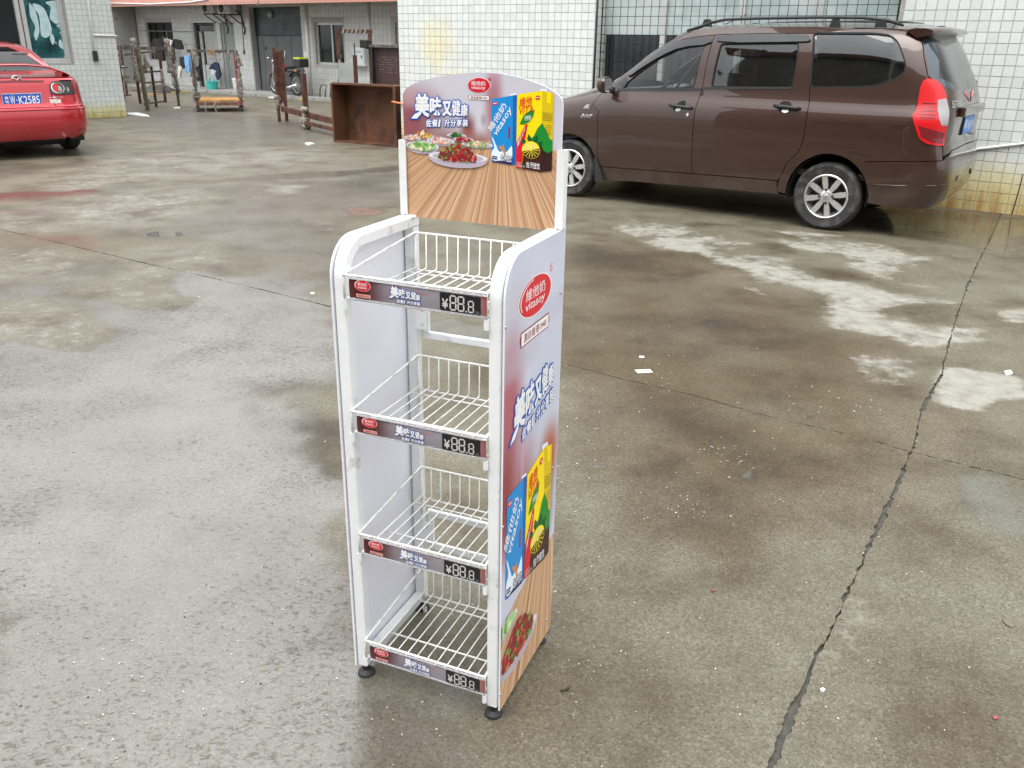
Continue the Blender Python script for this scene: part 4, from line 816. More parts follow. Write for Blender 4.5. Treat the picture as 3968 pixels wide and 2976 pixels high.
def tiled_wall(b, s0, s1, h, thick, openings, pitch, tm, z0=0.0, nind=300, htile=None, mats=None):
    # b: building thing whose local x runs along the wall and whose -y faces the yard; openings (s0, s1, z0, z1)
    mb = MB(); op = sorted(openings); x = s0
    for o0, o1, a, c in op:
        if o0 > x: mb.box(((x+o0)/2, thick/2, h/2), (o0-x, thick, h))
        if a > z0: mb.box(((o0+o1)/2, thick/2, a/2), (o1-o0, thick, a))
        if c < h: mb.box(((o0+o1)/2, thick/2, (c+h)/2), (o1-o0, thick, h-c))
        x = o1
    if x < s1: mb.box(((x+s1)/2, thick/2, h/2), (s1-x, thick, h))
    wall = mb.build('wall', mats or M_GROUT, b)
    R = Matrix.Rotation(b.rotation_euler.z, 3, 'Z'); O = b.location; cells = []
    g = pitch*.045; htile = htile or h
    for j in range(int((htile-z0)/pitch)):
        for i in range(int((s1-s0)/pitch)):
            u, v = s0+(i+.5)*pitch, z0+(j+.5)*pitch
            if any(o0-pitch*.45 < u < o1+pitch*.45 and a-pitch*.45 < v < c+pitch*.45 for o0, o1, a, c in op): continue
            q = project(O+R @ Vector((u, 0, v))); ins = q and -20 < q[0] < 3990 and -20 < q[1] < 2990
            cells.append((q[2] if ins else 1e6+(q[2] if q else 1e4), u, v))
    cells.sort()
    hs = (pitch-g)/2; t = .005; e = .0022
    vs = [(-hs, 0, -hs), (hs, 0, -hs), (hs, 0, hs), (-hs, 0, hs), (-hs+e, -t, -hs+e), (hs-e, -t, -hs+e), (hs-e, -t, hs-e), (-hs+e, -t, hs-e)]
    fs = [(4, 5, 6, 7), (0, 1, 5, 4), (1, 2, 6, 5), (2, 3, 7, 6), (3, 0, 4, 7)]
    me = bpy.data.meshes.new('wall_tile'); me.from_pydata(vs, [], fs); me.materials.append(tm); me.update()
    ind = [c for c in cells[:nind] if c[0] < 1e6]
    for _, u, v in ind:
        o = obj('wall_tile', me, wall); o.location = (u, random.uniform(-.0006, .0006), v)
        o.rotation_euler = (random.gauss(0, .006), 0, random.gauss(0, .006))
    rest = cells[len(ind):]
    if rest:
        mb = MB()
        for _, u, v in rest:
            dy = random.uniform(-.0006, .0006); k1, k3 = random.gauss(0, .006), random.gauss(0, .006)
            mb.add([(u+x_, y_+dy+x_*k3-z_*k1, v+z_) for x_, y_, z_ in vs], fs)
        o = mb.build('wall_tiles', tm, wall); o['kind'] = 'stuff'
    return wall
# right-hand building
RBA = -0.6127; rbo = Vector((-1.778, 13.387, 0)); rbd = Vector((math.cos(RBA), math.sin(RBA), 0)); rbn = Vector((-rbd.y, rbd.x, 0))
def rbw(px, off=0.0): P = on_plane(px, rbo+rbn*off, rbn)-rbo; return P.dot(rbd), P.z
RB = thing('tiled_building', 'white square-tiled workshop building with barred windows behind the brown van', 'building', rbo, RBA)
sp1 = rbo+rbd*.75
M_TR = tile_material('white_wall_tile', (.62, .65, .632), .62, (.62, .55, .26), (.38, .22, .06), var=.055, spots=[(sp1.x, sp1.y, 1.5, .42, (.70, .64, .40), .7), (sp1.x+.2, sp1.y-.1, .8, .5, (.72, .68, .46), .7)])
WS0, WS1, WZ0, WZ1 = 3.38, 6.9, .85, 2.95
tiled_wall(RB, 0.044, 14.044, 9.0, .30, [(WS0, WS1, WZ0, WZ1)], .1, M_TR, htile=5.0)
mb = MB(); mb.box((7.0, 3.3, 4.5), (13.9, 6.0, 8.98)); mb.build('building_core', M_CONC, RB)
mb = MB(); mb.box((7.04, 2.95, 9.1), (14.4, 6.9, .2)); mb.build('roof', M_ROOF, RB)
# tiled return on the left of the window
M_TRET = M_TR
mb = MB(); 
for j in range(21):
    z = WZ0+.05+j*.1
    for y in (.05, .15, .25): mb.add([(WS0+.001, y-.047, z-.047), (WS0+.001, y+.047, z-.047), (WS0+.001, y+.047, z+.047), (WS0+.001, y-.047, z+.047), (WS0+.005, y-.045, z-.045), (WS0+.005, y+.045, z-.045), (WS0+.005, y+.045, z+.045), (WS0+.005, y-.045, z+.045)], [(4, 5, 6, 7), (0, 1, 5, 4), (1, 2, 6, 5), (2, 3, 7, 6), (3, 0, 4, 7)])
o = mb.build('reveal_tiles', M_TR, RB); o['kind'] = 'stuff'
M_FGLASS = mat('frosted_green_glass', (.34, .42, .40), .25, var=.25, scale=.9, dirt=(.50, .56, .54), dirt_amt=.6, dscale=1.2)
mull = [rbw((2100+x*.5424, 60), .2)[0] for x in (880, 1430, 1985)]
edges = [WS0+.03]+mull+[WS1-.03]; zt_ = rbw((2100+650*.5424, 250*.5424), .2)[1]
win = MB(); y = .2
for e in mull: win.bar((e, y, WZ0), (e, y, WZ1), .075, .05, (0, 1, 0))
win.bar((WS0+.0065, y, WZ0), (WS0+.0065, y, WZ1), .012, .05, (0, 1, 0)); win.bar((WS1-.02, y, WZ0), (WS1-.02, y, WZ1), .039, .05, (0, 1, 0)); win.bar((WS0+.013, y, WZ0+.02), (WS1-.04, y, WZ0+.02), .049, .04)
WIN = win.build('window', M_ALU, RB)
for i in range(4):
    a, c = edges[i]+(.038 if i else -.017), edges[i+1]-.038
    for z0_, z1_, m_ in ((WZ0+.042, zt_, M_DGLASS), (zt_, WZ1-.01, M_FGLASS)):
        if i: m_ = M_FGLASS if z1_ > 2 else M_DGLASS
        o = MB(); o.box(((a+c)/2, y+.01+(.004 if m_ is M_FGLASS else 0), (z0_+z1_)/2), (c-a, .006, z1_-z0_-.002)); o.build('pane', m_, WIN)
gr = MB(); gr.bar((WS0+.008, .085, WZ0+.005), (WS0+.008, .085, WZ1), .014, .014); GR = gr.build('window_grille', M_DARKM, RB, label='dark welded security grille across the window')
s = WS0+.06
while s < WS1-.03:
    o = MB(); o.tube([(s, .08, WZ0+.003), (s, .08, WZ1-.003)], .0036, 6); o.build('grille_bar', M_DARKM, GR, smooth=True); s += .104
z = WZ0+.07
while z < WZ1:
    o = MB(); o.tube([(WS0+.003, .087, z), (WS1-.003, .087, z)], .0036, 6); o.build('grille_bar', M_DARKM, GR, smooth=True); z += .104
# black stained edge of the left pier and a drain slit low on the right
o = MB(); o.tube([(WS0-.012, -.012, .8), (WS0-.01, -.014, 1.6), (WS0-.013, -.012, 2.95)], .011, 6); o.build('down_cable', M_DARKM, RB, smooth=True)
Zr6 = zoomf(3400, 400, 568/1713)
p0, p1 = rbw(Zr6(1010, 555), -.02), rbw(Zr6(1713, 470), -.02); k = (p1[1]-p0[1])/(p1[0]-p0[0])
o = MB(); o.tube([(p0[0]-1.2, -.02, p0[1]-1.2*k), (p1[0]+1.5, -.02, p1[1]+1.5*k)], .013, 10); o.build('wall_pipe', M_PIPE, RB, smooth=True)
c0 = rbw((1549, 400), -.03); o = MB(); o.tube([(c0[0]-.16, -.03, c0[1]+.015), (c0[0]+.22, -.03, c0[1]-.02)], .013, 8); o.build('wall_pipe', mat('orange_painted_pipe', (.72, .22, .09), .5, var=.2), RB, smooth=True)
q0 = [rbw(Zr6(*q), -.008) for q in ((1700, 830), (1660, 1000), (1600, 1200), (1565, 1310))]
o = MB(); o.tube([(a, -.0075, z) for a, z in q0], .0055, 6); o.build('cable', M_DARKM, RB, smooth=True)

# left building
LBA = .90; lbo = Vector((-8.06, 18.29, 0)); lbd = Vector((math.cos(LBA), math.sin(LBA), 0)); lbn = Vector((-lbd.y, lbd.x, 0))
LB = thing('tiled_office', 'white tiled building with flower-film window beside the red car', 'building', lbo, LBA)
M_TL = tile_material('white_wall_tile_left', (.57, .605, .59), .34, (.56, .54, .30), (.40, .33, .10))
LWS0, LWS1, LWZ0, LWZ1 = -3.35, -.93, 1.035, 2.65
tiled_wall(LB, -9.0, .0, 4.2, .25, [(LWS0, LWS1, LWZ0, LWZ1)], .1, M_TL, htile=3.2)
mb = MB(); mb.box((-4.5, 3.25, 2.1), (8.9, 5.98, 4.18)); mb.build('building_core', M_CONC, LB)
mb = MB(); mb.box((-4.5, 3.0, 4.29), (9.6, 7.0, .18)); mb.build('roof', M_ROOF, LB)
fr_ = MB(); y = .10; d_ = .07
for e in (LWS0+.045, LWS1-.045): fr_.bar((e, y, LWZ0), (e, y, LWZ1), .09, d_, (0, 1, 0))
fr_.bar((LWS0+.09, y, LWZ0+.045), (LWS1-.09, y, LWZ0+.045), d_, .09); fr_.bar((LWS0+.09, y, LWZ1-.045), (LWS1-.09, y, LWZ1-.045), d_, .09)
for e in (-1.655, -1.755): fr_.bar((e, y+.004, LWZ0+.09), (e, y+.004, LWZ1-.09), .075, d_-.01, (0, 1, 0))
LW = fr_.build('window', M_ALU, LB)
o = MB(); o.box(((LWS0+.09-1.79)/2, y+.02, (LWZ0+LWZ1)/2), (-1.79-LWS0-.09, .006, LWZ1-LWZ0-.18)); o.build('pane', M_DGLASS, LW)
x0, x1 = -1.618, LWS1-.09
M_FILM = mat('teal_window_film', (.012, .075, .085), .12, var=.6, scale=3, dirt=(.01, .12, .115), dirt_amt=.5, dscale=3)
M_PET = mat('pale_petal_print', (.46, .62, .63), .2, var=.15, scale=9)
o = MB(); o.box(((x0+x1)/2, y+.012, (LWZ0+LWZ1)/2), (x1-x0, .006, LWZ1-LWZ0-.18)); FP = o.build('pane', M_FILM, LW, label='window pane with teal and pale blue flower film')
Zl = zoomf(0, 0, 800/1896)
def lbw(px): P = on_plane(px, lbo+lbn*(y+.008), lbn)-lbo; return P.dot(lbd), P.z
petals = [[(262, 10), (300, 60), (330, 110), (350, 180), (365, 280), (350, 340), (330, 380), (315, 340), (310, 300), (325, 270), (320, 230), (295, 190), (275, 150)],
          [(290, 20), (400, 60), (440, 150), (470, 240), (480, 300), (440, 345), (400, 350), (375, 320), (370, 260), (365, 180), (350, 120), (310, 80)],
          [(400, 20), (470, 60), (460, 110), (455, 160), (470, 190), (510, 220), (540, 215), (565, 180), (570, 120), (555, 60), (545, 5), (480, 5)],
          [(470, 300), (495, 330), (505, 380), (485, 420), (470, 390), (455, 350)], [(545, 350), (575, 390), (600, 440), (610, 470), (585, 455), (555, 440), (535, 410)],
          [(540, 290), (560, 300), (575, 330), (560, 320)], [(515, 230), (560, 210), (570, 260), (555, 280), (540, 250), (525, 245)], [(508, 375), (518, 385), (520, 410), (510, 400)], [(575, 522), (600, 515), (615, 478), (612, 510), (600, 528)]]
for pl in petals:
    pl = smoothpoly(pl, 2); o = MB(); o.prism([lbw(Zl(*q)) for q in pl][::1], .001, lambda u, v, w_: (u, y+.008-w_, v)); o.build('petal', M_PET, FP)
for sx_, z0_, z1_ in ((-.47, 1.24, 3.4),): o = MB(); o.tube([(sx_-.02, -.018, z0_), (sx_+.02, -.018, 2.2), (sx_+.05, -.018, z1_)], .016, 10); o.build('wall_pipe', M_PIPE, LB, smooth=True)
o = MB(); o.tube([(-.44, -.02, 1.55), (.03, -.02, 1.54)], .014, 10); o.build('wall_pipe', M_PIPE, LB, smooth=True)
o = MB(); o.box((-.485, -.035, 1.165), (.085, .06, .19)); bevel(o.build('switch_box', M_DARKM, LB), .008)

# back building with a pink-tiled fascia
BBA = -.64; bbd = Vector((math.cos(BBA), math.sin(BBA), 0)); bbn = Vector((-bbd.y, bbd.x, 0)); bbo = Vector((-6.3319, 25.796, 0))
BB = thing('dormitory_building', 'low tiled building with pink fascia, doors and windows across the back of the yard', 'building', bbo, BBA)
M_TB = tile_material('grey_white_wall_tile', (.50, .51, .495), .2, (.45, .43, .36), (.30, .27, .2), var=.07)
OPS = [(-7.36, -5.9, .85, 1.98), (-4.74, -3.66, .09, 1.97), (-3.36, -2.70, .09, 1.97), (-1.90, .36, .09, 2.38), (.90, 2.04, .90, 1.98), (3.98, 5.2, .9, 1.98)]
tiled_wall(BB, -7.9, 9.0, 2.9, .2, OPS, .145, M_TB, z0=.08, mats=mat('pale_grout', (.36, .36, .34), .85, var=.2, scale=20))
mb = MB(); mb.box((-3.0, 3.2, 1.45), (24, 5.4, 2.88)); mb.build('building_core', mat('dark_interior', (.02, .022, .024), .9), BB)
mb = MB(); mb.box((-11.0, .08, 1.45), (6.18, .24, 2.9)); mb.box((-7.98, -1.0, 1.45), (.14, 2.0, 2.9)); mb.build('side_wall', M_CONC, BB)
mb = MB(); mb.box((.5, -.40, .04), (17, .80, .08)); mb.build('plinth', M_CONC, BB)
tm = NT('pink_fascia_tile'); P = tm.pos(); bk = tm.n('TexBrick', i_Scale=1.0); mp = tm.n('Mapping'); tm.l(P, mp.inputs[0]); mp.inputs['Rotation'].default_value = (PI/2, 0, 0); tm.l(mp.outputs[0], bk.inputs['Vector'])
bk.offset = 0; bk.inputs['Brick Width'].default_value = .145; bk.inputs['Row Height'].default_value = .145; bk.inputs['Mortar Size'].default_value = .006; bk.inputs['Color1'].default_value = (.52, .24, .19, 1); bk.inputs['Color2'].default_value = (.58, .28, .22, 1); bk.inputs['Mortar'].default_value = (.3, .2, .17, 1)
tm.set(Base_Color=bk.outputs[0], Roughness=.4)
mb = MB(); mb.box((-.5, -.82, 2.68), (17.5, .16, .52)); mb.build('fascia', tm.m, BB)
mb = MB(); mb.box((-.5, -.37, 2.60), (17.5, .735, .12)); mb.box((-.5, 2.4, 2.98), (17.5, 6.4, .12)); mb.build('roof', M_ROOF, BB)
mb = MB(); mb.box((-4.5, 3.6, 5.2), (25.2, 4.6, 4.3)); mb.build('upper_storey', mat('upper_storey_render', (.30, .28, .255), .85, var=.2, scale=1.5), BB)
for i in range(8): mb = MB(); mb.box((-14+i*2.7, 1.29, 5.3), (1.5, .06, 1.5)); mb.build('upper_window', M_DGLASS, BB)
o = MB(); o.tube([(-7.7, -.92, 2.52), (-5.5, -.92, 2.47), (-3.4, -.92, 2.5), (-2.5, -.92, 2.56)], .018, 8); o.tube([(-.28, -.92, 2.38), (-.28, -.92, 2.8)], .018, 8); o.build('conduit', M_PIPE, BB, smooth=True)
def bwin(o_, mids, frame, gm, dep=.10, fw=.05):
    s0_, s1_, a, c = o_; f = MB(); y = dep
    f.bar((s0_+fw/2, y, a), (s0_+fw/2, y, c), fw, .06, (0, 1, 0)); f.bar((s1_-fw/2, y, a), (s1_-fw/2, y, c), fw, .06, (0, 1, 0)); f.bar((s0_+fw, y, c-fw/2), (s1_-fw, y, c-fw/2), .06, fw); f.bar((s0_+fw, y, a+fw/2), (s1_-fw, y, a+fw/2), .06, fw)
    for m_ in mids: f.bar((m_, y, a+fw), (m_, y, c-fw), fw*.8, .055, (0, 1, 0))
    W_ = f.build('window', frame, BB); ed = [s0_]+list(mids)+[s1_]
    for i in range(len(ed)-1): o = MB(); o.box(((ed[i]+ed[i+1])/2, y+.012, (a+c)/2), (ed[i+1]-ed[i]-fw, .006, c-a-fw*2)); o.build('pane', gm, W_)
    return W_
bwin(OPS[0], [-7.0, -6.55], M_DARKM, M_DGLASS); bwin(OPS[4], [1.52], M_ALU, M_DGLASS, fw=.06); bwin(OPS[5], [4.6], M_ALU, M_DGLASS)
M_CURT = mat('striped_curtain_glass', (.42, .43, .42), .5, var=.35, scale=30)
M_DOORW = mat('pale_door', (.46, .48, .48), .5, var=.1, scale=3, dirt=(.3, .3, .28), dirt_amt=.25); M_DOORG = mat('grey_green_door', (.24, .26, .25), .5, var=.1, scale=3)
M_SHUT = mat('grey_steel_door', (.105, .113, .118), .45, .2, var=.1, scale=2, dirt=(.16, .15, .14), dirt_amt=.2); M_TEAL = mat('dark_teal_panel', (.018, .03, .033), .4, var=.3, scale=2)
d = MB(); s0_, s1_, a, c = OPS[1]; d.bar((s0_+.05, .1, a), (s0_+.05, .1, c), .10, .06, (0, 1, 0)); d.bar((s1_-.05, .1, a), (s1_-.05, .1, c), .10, .06, (0, 1, 0)); d.bar((s0_+.1, .1, c-.04), (s1_-.1, .1, c-.04), .06, .08)
D2 = d.build('door', M_DARKM, BB); o = MB(); o.box(((s0_+s1_)/2, .12, 1.25), (s1_-s0_-.2, .03, .95)); o.build('pane', M_CURT, D2); o = MB(); o.box(((s0_+s1_)/2, .12, .43), (s1_-s0_-.2, .04, .66)); o.build('door_panel', M_DOORW, D2)
o = MB(); o.box(((s0_+s1_)/2, .12, 1.81), (s1_-s0_-.2, .02, .15)); o.build('pane', M_DGLASS, D2); o = MB(); o.box((s0_+.34, .09, 1.25), (.05, .03, .95)); o.build('mullion', M_DARKM, D2)
for i in range(5): o = MB(); o.box((s0_+.45+i*.10, .098, 1.22), (.012, .008, .88)); o.build('door_bar', M_ALU, D2)
s0_, s1_, a, c = OPS[2]; d = MB(); d.box(((s0_+s1_)/2, .12, (a+c)/2), (s1_-s0_-.002, .04, c-a-.002)); D3 = d.build('door', M_DOORG, BB)
o = MB(); o.bar((s0_+.025, .08, a), (s0_+.025, .08, c), .05, .06, (0, 1, 0)); o.bar((s1_-.025, .08, a), (s1_-.025, .08, c), .05, .06, (0, 1, 0)); o.build('door_frame', M_DOORW, D3); o = MB(); o.box((s0_+.1, .09, 1.02), (.03, .03, .12)); o.build('handle', M_ALU, D3)
s0_, s1_, a, c = OPS[3]; d = MB(); d.box(((s0_+s1_)/2+.05, .168, (a+1.62)/2), (s1_-s0_-.12, .04, 1.62-a)); D4 = d.build('workshop_door', M_SHUT, BB); o = MB(); o.box(((s0_+s1_)/2, .178, 2.0), (s1_-s0_-.01, .03, .735)); o.build('transom', M_TEAL, D4)
o = MB(); o.lathe([(.11, 0), (.10, -.05), (.06, -.09), (.01, -.1)], ((s0_+s1_)/2-.35, .16, 2.2), 'Y', 18); o.build('wall_lamp', mat('frosted_lamp_glass', (.3, .34, .33), .3), D4, smooth=True)
for i in range(3): o = MB(); o.box((s0_+.35+i*.62, .145, .85), (.008, .004, 1.5)); o.build('door_seam', M_DARKM, D4)
o = MB(); o.tube([(.62, -.03, 2.53), (.62, -.03, .1)], .045, 12); o.build('downpipe', M_PIPE, BB, smooth=True); o = MB(); o.tube([(3.07, -.03, 2.5), (3.05, -.03, .1)], .03, 10); o.build('downpipe', M_PIPE, BB, smooth=True)
o = MB(); o.tube([(-2.26, -.012, 2.5), (-2.28, -.012, 1.2)], .01, 6); o.box((-2.28, -.02, 1.16), (.05, .03, .1)); o.build('conduit', M_DARKM, BB)
o = MB(); o.box((.46, -.008, 1.05), (.11, .004, .35)); o.build('notice', mat('white_paper', (.7, .7, .7), .7), BB)
# things fixed to the back building
def bbp(s, y, z): return bbo+bbd*s+bbn*y+Vector((0, 0, z))
M_ACW = mat('dirty_white_ac', (.52, .52, .48), .5, var=.1, scale=6, dirt=(.25, .23, .2), dirt_amt=.3)
def ac_unit(s, z, label):
    t = thing('air_conditioner', label, 'air conditioner', bbp(s, -.27, z), BBA, 'outdoor air conditioner units under the eave')
    o = MB(); o.box((0, 0, .14), (.62, .24, .28)); bevel(o.build('casing', M_ACW, t), .012); o = MB(); o.lathe([(.115, -.125), (.115, -.13), (.10, -.135), (.02, -.14)], (-.12, 0, .14), 'Y', 20); o.build('fan_grille', M_DARKM, t, smooth=True)
    for x in (-.2, .22): o = MB(); o.bar((x, .27, -.015), (x, -.13, -.015), .03, .03); o.bar((x, .27, -.26), (x, -.1, -.03), .025, .025); o.build('bracket', M_DARKM, t)
    o = MB(); o.tube([(.3, .1, .1), (.37, .2, -.05), (.36, .25, -.3), (.42, .25, -.42), (.36, .25, -.55)], .022, 8); o.build('hose', M_DARKM, t, smooth=True)
ac_unit(-3.35, 2.22, 'grimy white air conditioner unit above the narrow grey door'); ac_unit(-2.55, 2.2, 'grimy white air conditioner unit beside the tall dark doorway')
t = thing('meter_box', 'light grey electric meter cabinet on the tiled back wall', 'meter box', bbp(2.76, -.075, .9), BBA)
M_MB = mat('grey_cabinet', (.58, .62, .62), .4, var=.06); o = MB(); o.box((0, 0, .235), (.42, .15, .47)); bevel(o.build('cabinet', M_MB, t), .01); o = MB(); o.box((0, -.08, .235), (.37, .012, .42)); dd = o.build('cabinet_door', M_MB, t); o = MB(); o.box((.12, -.09, .24), (.03, .012, .07)); o.build('lock', M_DARKM, dd)
o = MB(); text(o, '高压配电箱', -.1, .34, .1, .38, lambda u, v, w_: Vector((u, -.0875, v))); o.build('lettering', INK['blue'], dd)
# workshop across the yard, behind the camera: it is what the van's glass mirrors
OP = thing('opposite_workshop', 'grey rendered workshop with dark red roof edge across the yard', 'building', (4.5, -13.5, 0), -.61)
o = MB(); o.box((0, -4, 4.6), (44, 8, 9.2)); o.build('wall', mat('opposite_wall', (.20, .185, .17), .8, var=.25, scale=1.2), OP)
o = MB(); o.box((0, -3.9, 9.6), (45, 9.0, .8)); o.build('roof_edge', mat('dark_red_roof_edge', (.16, .06, .045), .6, var=.2), OP)
for i in range(9): o = MB(); o.box((-18+i*4.5, .02, 2.6), (2.4, .06, 1.8)); o.build('window', M_DGLASS, OP)

# ------------------------------------------------------------------ vehicles: bodies as curved sheets over a hull
class Hull:
    # rows: (z, half width, front x, rear x); plan at each height is a rounded rectangle; -y is the side turned to the yard
    def __init__(s, loc, rz, rows, nf, nr, mid):
        s.T = Matrix.Translation(loc) @ Matrix.Rotation(rz, 4, 'Z'); s.Ti = s.T.inverted(); s.R = np.array(rows, float); s.nf, s.nr, s.mid = nf, nr, mid
        L = s.at(.7); tab = []
        for k in np.linspace(0, 1, 400):                       # front centre -> side -> rear centre, normalised
            if k < .5: a = k*PI; c, q = math.cos(a), math.sin(a); tab.append((-max(c, 0)**(2/nf), q**(2/nf)))
            else: a = (1-k)*PI; c, q = math.cos(a), math.sin(a); tab.append((max(c, 0)**(2/nr), max(q, 0)**(2/nr)))
        s.uv = np.array(tab); xy = np.stack([s.xof(L, s.uv[:, 0]), s.uv[:, 1]*L[0]], 1)
        s.arc = np.concatenate([[0], np.cumsum(np.linalg.norm(np.diff(xy, axis=0), axis=1))]); i = np.argmin(np.abs(s.uv[:, 0])); s.arc -= np.interp(mid, xy[:, 0], s.arc)-mid
    def at(s, z): return tuple(np.interp(z, s.R[:, 0], s.R[:, i]) for i in (1, 2, 3))
    def xof(s, L, u): m = s.mid; return np.where(u < 0, m+u*(m-L[1]), m+u*(L[2]-m))
    def f(s, P):
        if not s.R[0, 0] <= P.z <= s.R[-1, 0]: return 1.0
        W_, xf, xr = s.at(P.z); u = (P.x-s.mid)/((s.mid-xf) if P.x < s.mid else (xr-s.mid)); n = s.nf if P.x < s.mid else s.nr
        return abs(u)**n+abs(P.y/W_)**n-1
    def hit(s, px):
        o = s.Ti @ CAM; d = (s.Ti.to_3x3() @ ray(px)).normalized(); t = 3.0; st = .02; best = (9e9, 0)
        while t < 22:
            P = o+d*t; v = s.f(P)
            if v < best[0]: best = (v, t)
            if v < 0:
                a, b = t-st, t
                for _ in range(24):
                    m = (a+b)/2
                    if s.f(o+d*m) < 0: b = m
                    else: a = m
                return s.sz(o+d*b)
            t += st
        return s.sz(o+d*best[1])              # just outside the silhouette: the closest place on the hull
    def sz(s, P):
        W_, xf, xr = s.at(P.z); u = (P.x-s.mid)/((s.mid-xf) if P.x < s.mid else (xr-s.mid)); v = min(abs(P.y)/W_, 1)
        if abs(u) < .86: return (float(np.interp(u, s.uv[::1, 0], s.arc)), P.z)
        i = np.argmin((s.uv[:, 0]-u)**2+(s.uv[:, 1]-v)**2); return (float(s.arc[i]), P.z)
    def s_of_x(s, x, z): W_, xf, xr = s.at(z); return float(np.interp((x-s.mid)/((s.mid-xf) if x < s.mid else (xr-s.mid)), s.uv[:, 0], s.arc))
    def xz(s, L): return [(s.s_of_x(x, z), z) for x, z in L]
    def pt(s, q, z):
        W_, xf, xr = s.at(z); u = float(np.interp(q, s.arc, s.uv[:, 0])); v = float(np.interp(q, s.arc, s.uv[:, 1]))
        return Vector((float(s.xof((W_, xf, xr), np.array(u))), -W_*v, z))
    def surf(s, side=1, lift=0.0):
        def g(q, z, d=0.0):
            P = s.pt(q, z); d = d-lift
            if d:
                e = .01; a = s.pt(q+e, z)-s.pt(q-e, z); b = s.pt(q, min(z+e, s.R[-1, 0]))-s.pt(q, max(z-e, s.R[0, 0])); n = a.cross(b)
                if n.length > 1e-9: P = P-n.normalized()*d          # n points outward (-y side)
            return Vector((P.x, P.y*side, P.z))
        return g
def roundc(poly, r):                     # round each corner with radius about r
    out = []; n = len(poly)
    for i in range(n):
        a, b, c = (Vector(poly[j % n]) for j in (i-1, i, i+1)); la, lc = (a-b).length, (c-b).length; k = min(r, la*.45, lc*.45); p, q = b+(a-b).normalized()*k, b+(c-b).normalized()*k
        out += [tuple(p.lerp(b, t).lerp(b.lerp(q, t), t)) for t in (0, .25, .5, .75, 1)]
    return out
def both(h, name, poly, m, parent, holes=(), step=.06, skirt=.012, lift=0.0, label=None, right=True):
    out = []
    for side in ((1, -1) if right else (1,)):
        mb = MB(); panel(mb, poly, h.surf(side, lift), holes, step, skirt, flip=(side < 0)); out.append(mb.build(name, m, parent, smooth=False, auto=35, label=label))
    return out
def grow(poly, d):                         # shrink (d < 0) or grow an outline a little
    c = np.array(poly); n = len(c); out = []
    ar = sum(c[i-1][0]*c[i][1]-c[i][0]*c[i-1][1] for i in range(n)); sg = 1 if ar > 0 else -1
    for i in range(n):
        a, b, e = c[i-1], c[i], c[(i+1) % n]; t1 = (b-a)/(np.linalg.norm(b-a)+1e-9); t2 = (e-b)/(np.linalg.norm(e-b)+1e-9); nn = np.array([t1[1]+t2[1], -(t1[0]+t2[0])]); nn /= (np.linalg.norm(nn)+1e-9); out.append(tuple(b+nn*d*sg))
    return out
def paint(name, col, flake):
    t = NT(name); P = t.pos(); g = t.n('NewGeometry'); sp = t.n('SeparateXYZ'); t.l(g.outputs['Position'], sp.inputs[0])
    dust = t.math('MULTIPLY', t.mapr(sp.outputs[2], .55, .15), t.mapr(t.noise(P, 5, 8, .7), .4, .75, .15, .55))
    c = t.mix(t.mapr(t.noise(P, 500, 2), .55, .75, 0, .35), col, flake); c = t.mix(dust, c, (.16, .14, .12))
    t.set(Base_Color=c, Metallic=.35, Roughness=t.math('ADD', t.math('MULTIPLY', dust, .5), .34), Coat_Weight=t.math('SUBTRACT', 1.0, dust), Coat_Roughness=.015, Coat_IOR=1.5); return t.m
M_BRN = paint('brown_metallic_paint', (.040, .0145, .0075), (.085, .038, .022))
M_TYRE = mat('tyre_rubber', (.022, .022, .023), .8, var=.25, scale=14, dirt=(.075, .07, .062), dirt_amt=.45, dscale=9, bump=.001, bscale=120)
M_ALLOY = mat('silver_alloy', (.62, .62, .61), .3, .75, var=.06, scale=20)
M_BLKP = mat('black_plastic', (.02, .02, .021), .45, var=.2, scale=20)
M_SEAL = mat('matt_black_seal', (.008, .008, .008), .8)
M_GAP = mat('dark_gap', (.006, .006, .006), .9)
M_SEAT = mat('grey_seat_fabric', (.10, .095, .09), .9, var=.2, scale=20); M_TRIM = mat('grey_trim', (.09, .088, .085), .7, var=.1)
M_CHR = mat('chrome', (.75, .75, .75), .12, 1.0, var=.03)
def glass(name, tint, trans, rough=.02, k=2.4):
    t = NT(name); o = t.t.nodes['Material Output']; gl = t.n('BsdfGlossy', i_Roughness=rough); tr = t.n('BsdfTransparent'); tr.inputs[0].default_value = (*tint, 1)
    di = t.n('BsdfDiffuse'); di.inputs[0].default_value = (.012, .013, .014, 1); mx = t.n('MixShader'); mx.inputs[0].default_value = trans; t.l(di.outputs[0], mx.inputs[1]); t.l(tr.outputs[0], mx.inputs[2])
    fr_ = t.n('Fresnel', i_IOR=1.52); f2 = t.math('MULTIPLY', fr_.outputs[0], t.mapr(t.noise(t.pos(), 3, 4), .3, .7, k*.93, k*1.07, False), True); m2 = t.n('MixShader'); t.l(f2, m2.inputs[0]); t.l(mx.outputs[0], m2.inputs[1]); t.l(gl.outputs[0], m2.inputs[2]); t.l(m2.outputs[0], o.inputs[0]); return t.m
M_GLS1 = glass('clear_tinted_glass', (.86, .89, .87), .95, k=1.25); M_GLS2 = glass('dark_tinted_glass', (.34, .37, .38), .85, k=2.1); M_GLS3 = glass('pale_window_film', (.30, .36, .34), .45, rough=.18, k=1.5)
def lens(name, col, rough=.08):
    t = NT(name); t.set(Base_Color=col, Roughness=.3, Coat_Weight=.3, Coat_Roughness=.06); P = t.pos(); wv = t.n('TexWave', i_Scale=14.0, bands_direction='Z'); t.l(P, wv.inputs[0]); t.set(Normal=t.bump(wv.outputs['Fac'], .0006, .35)); return t.m
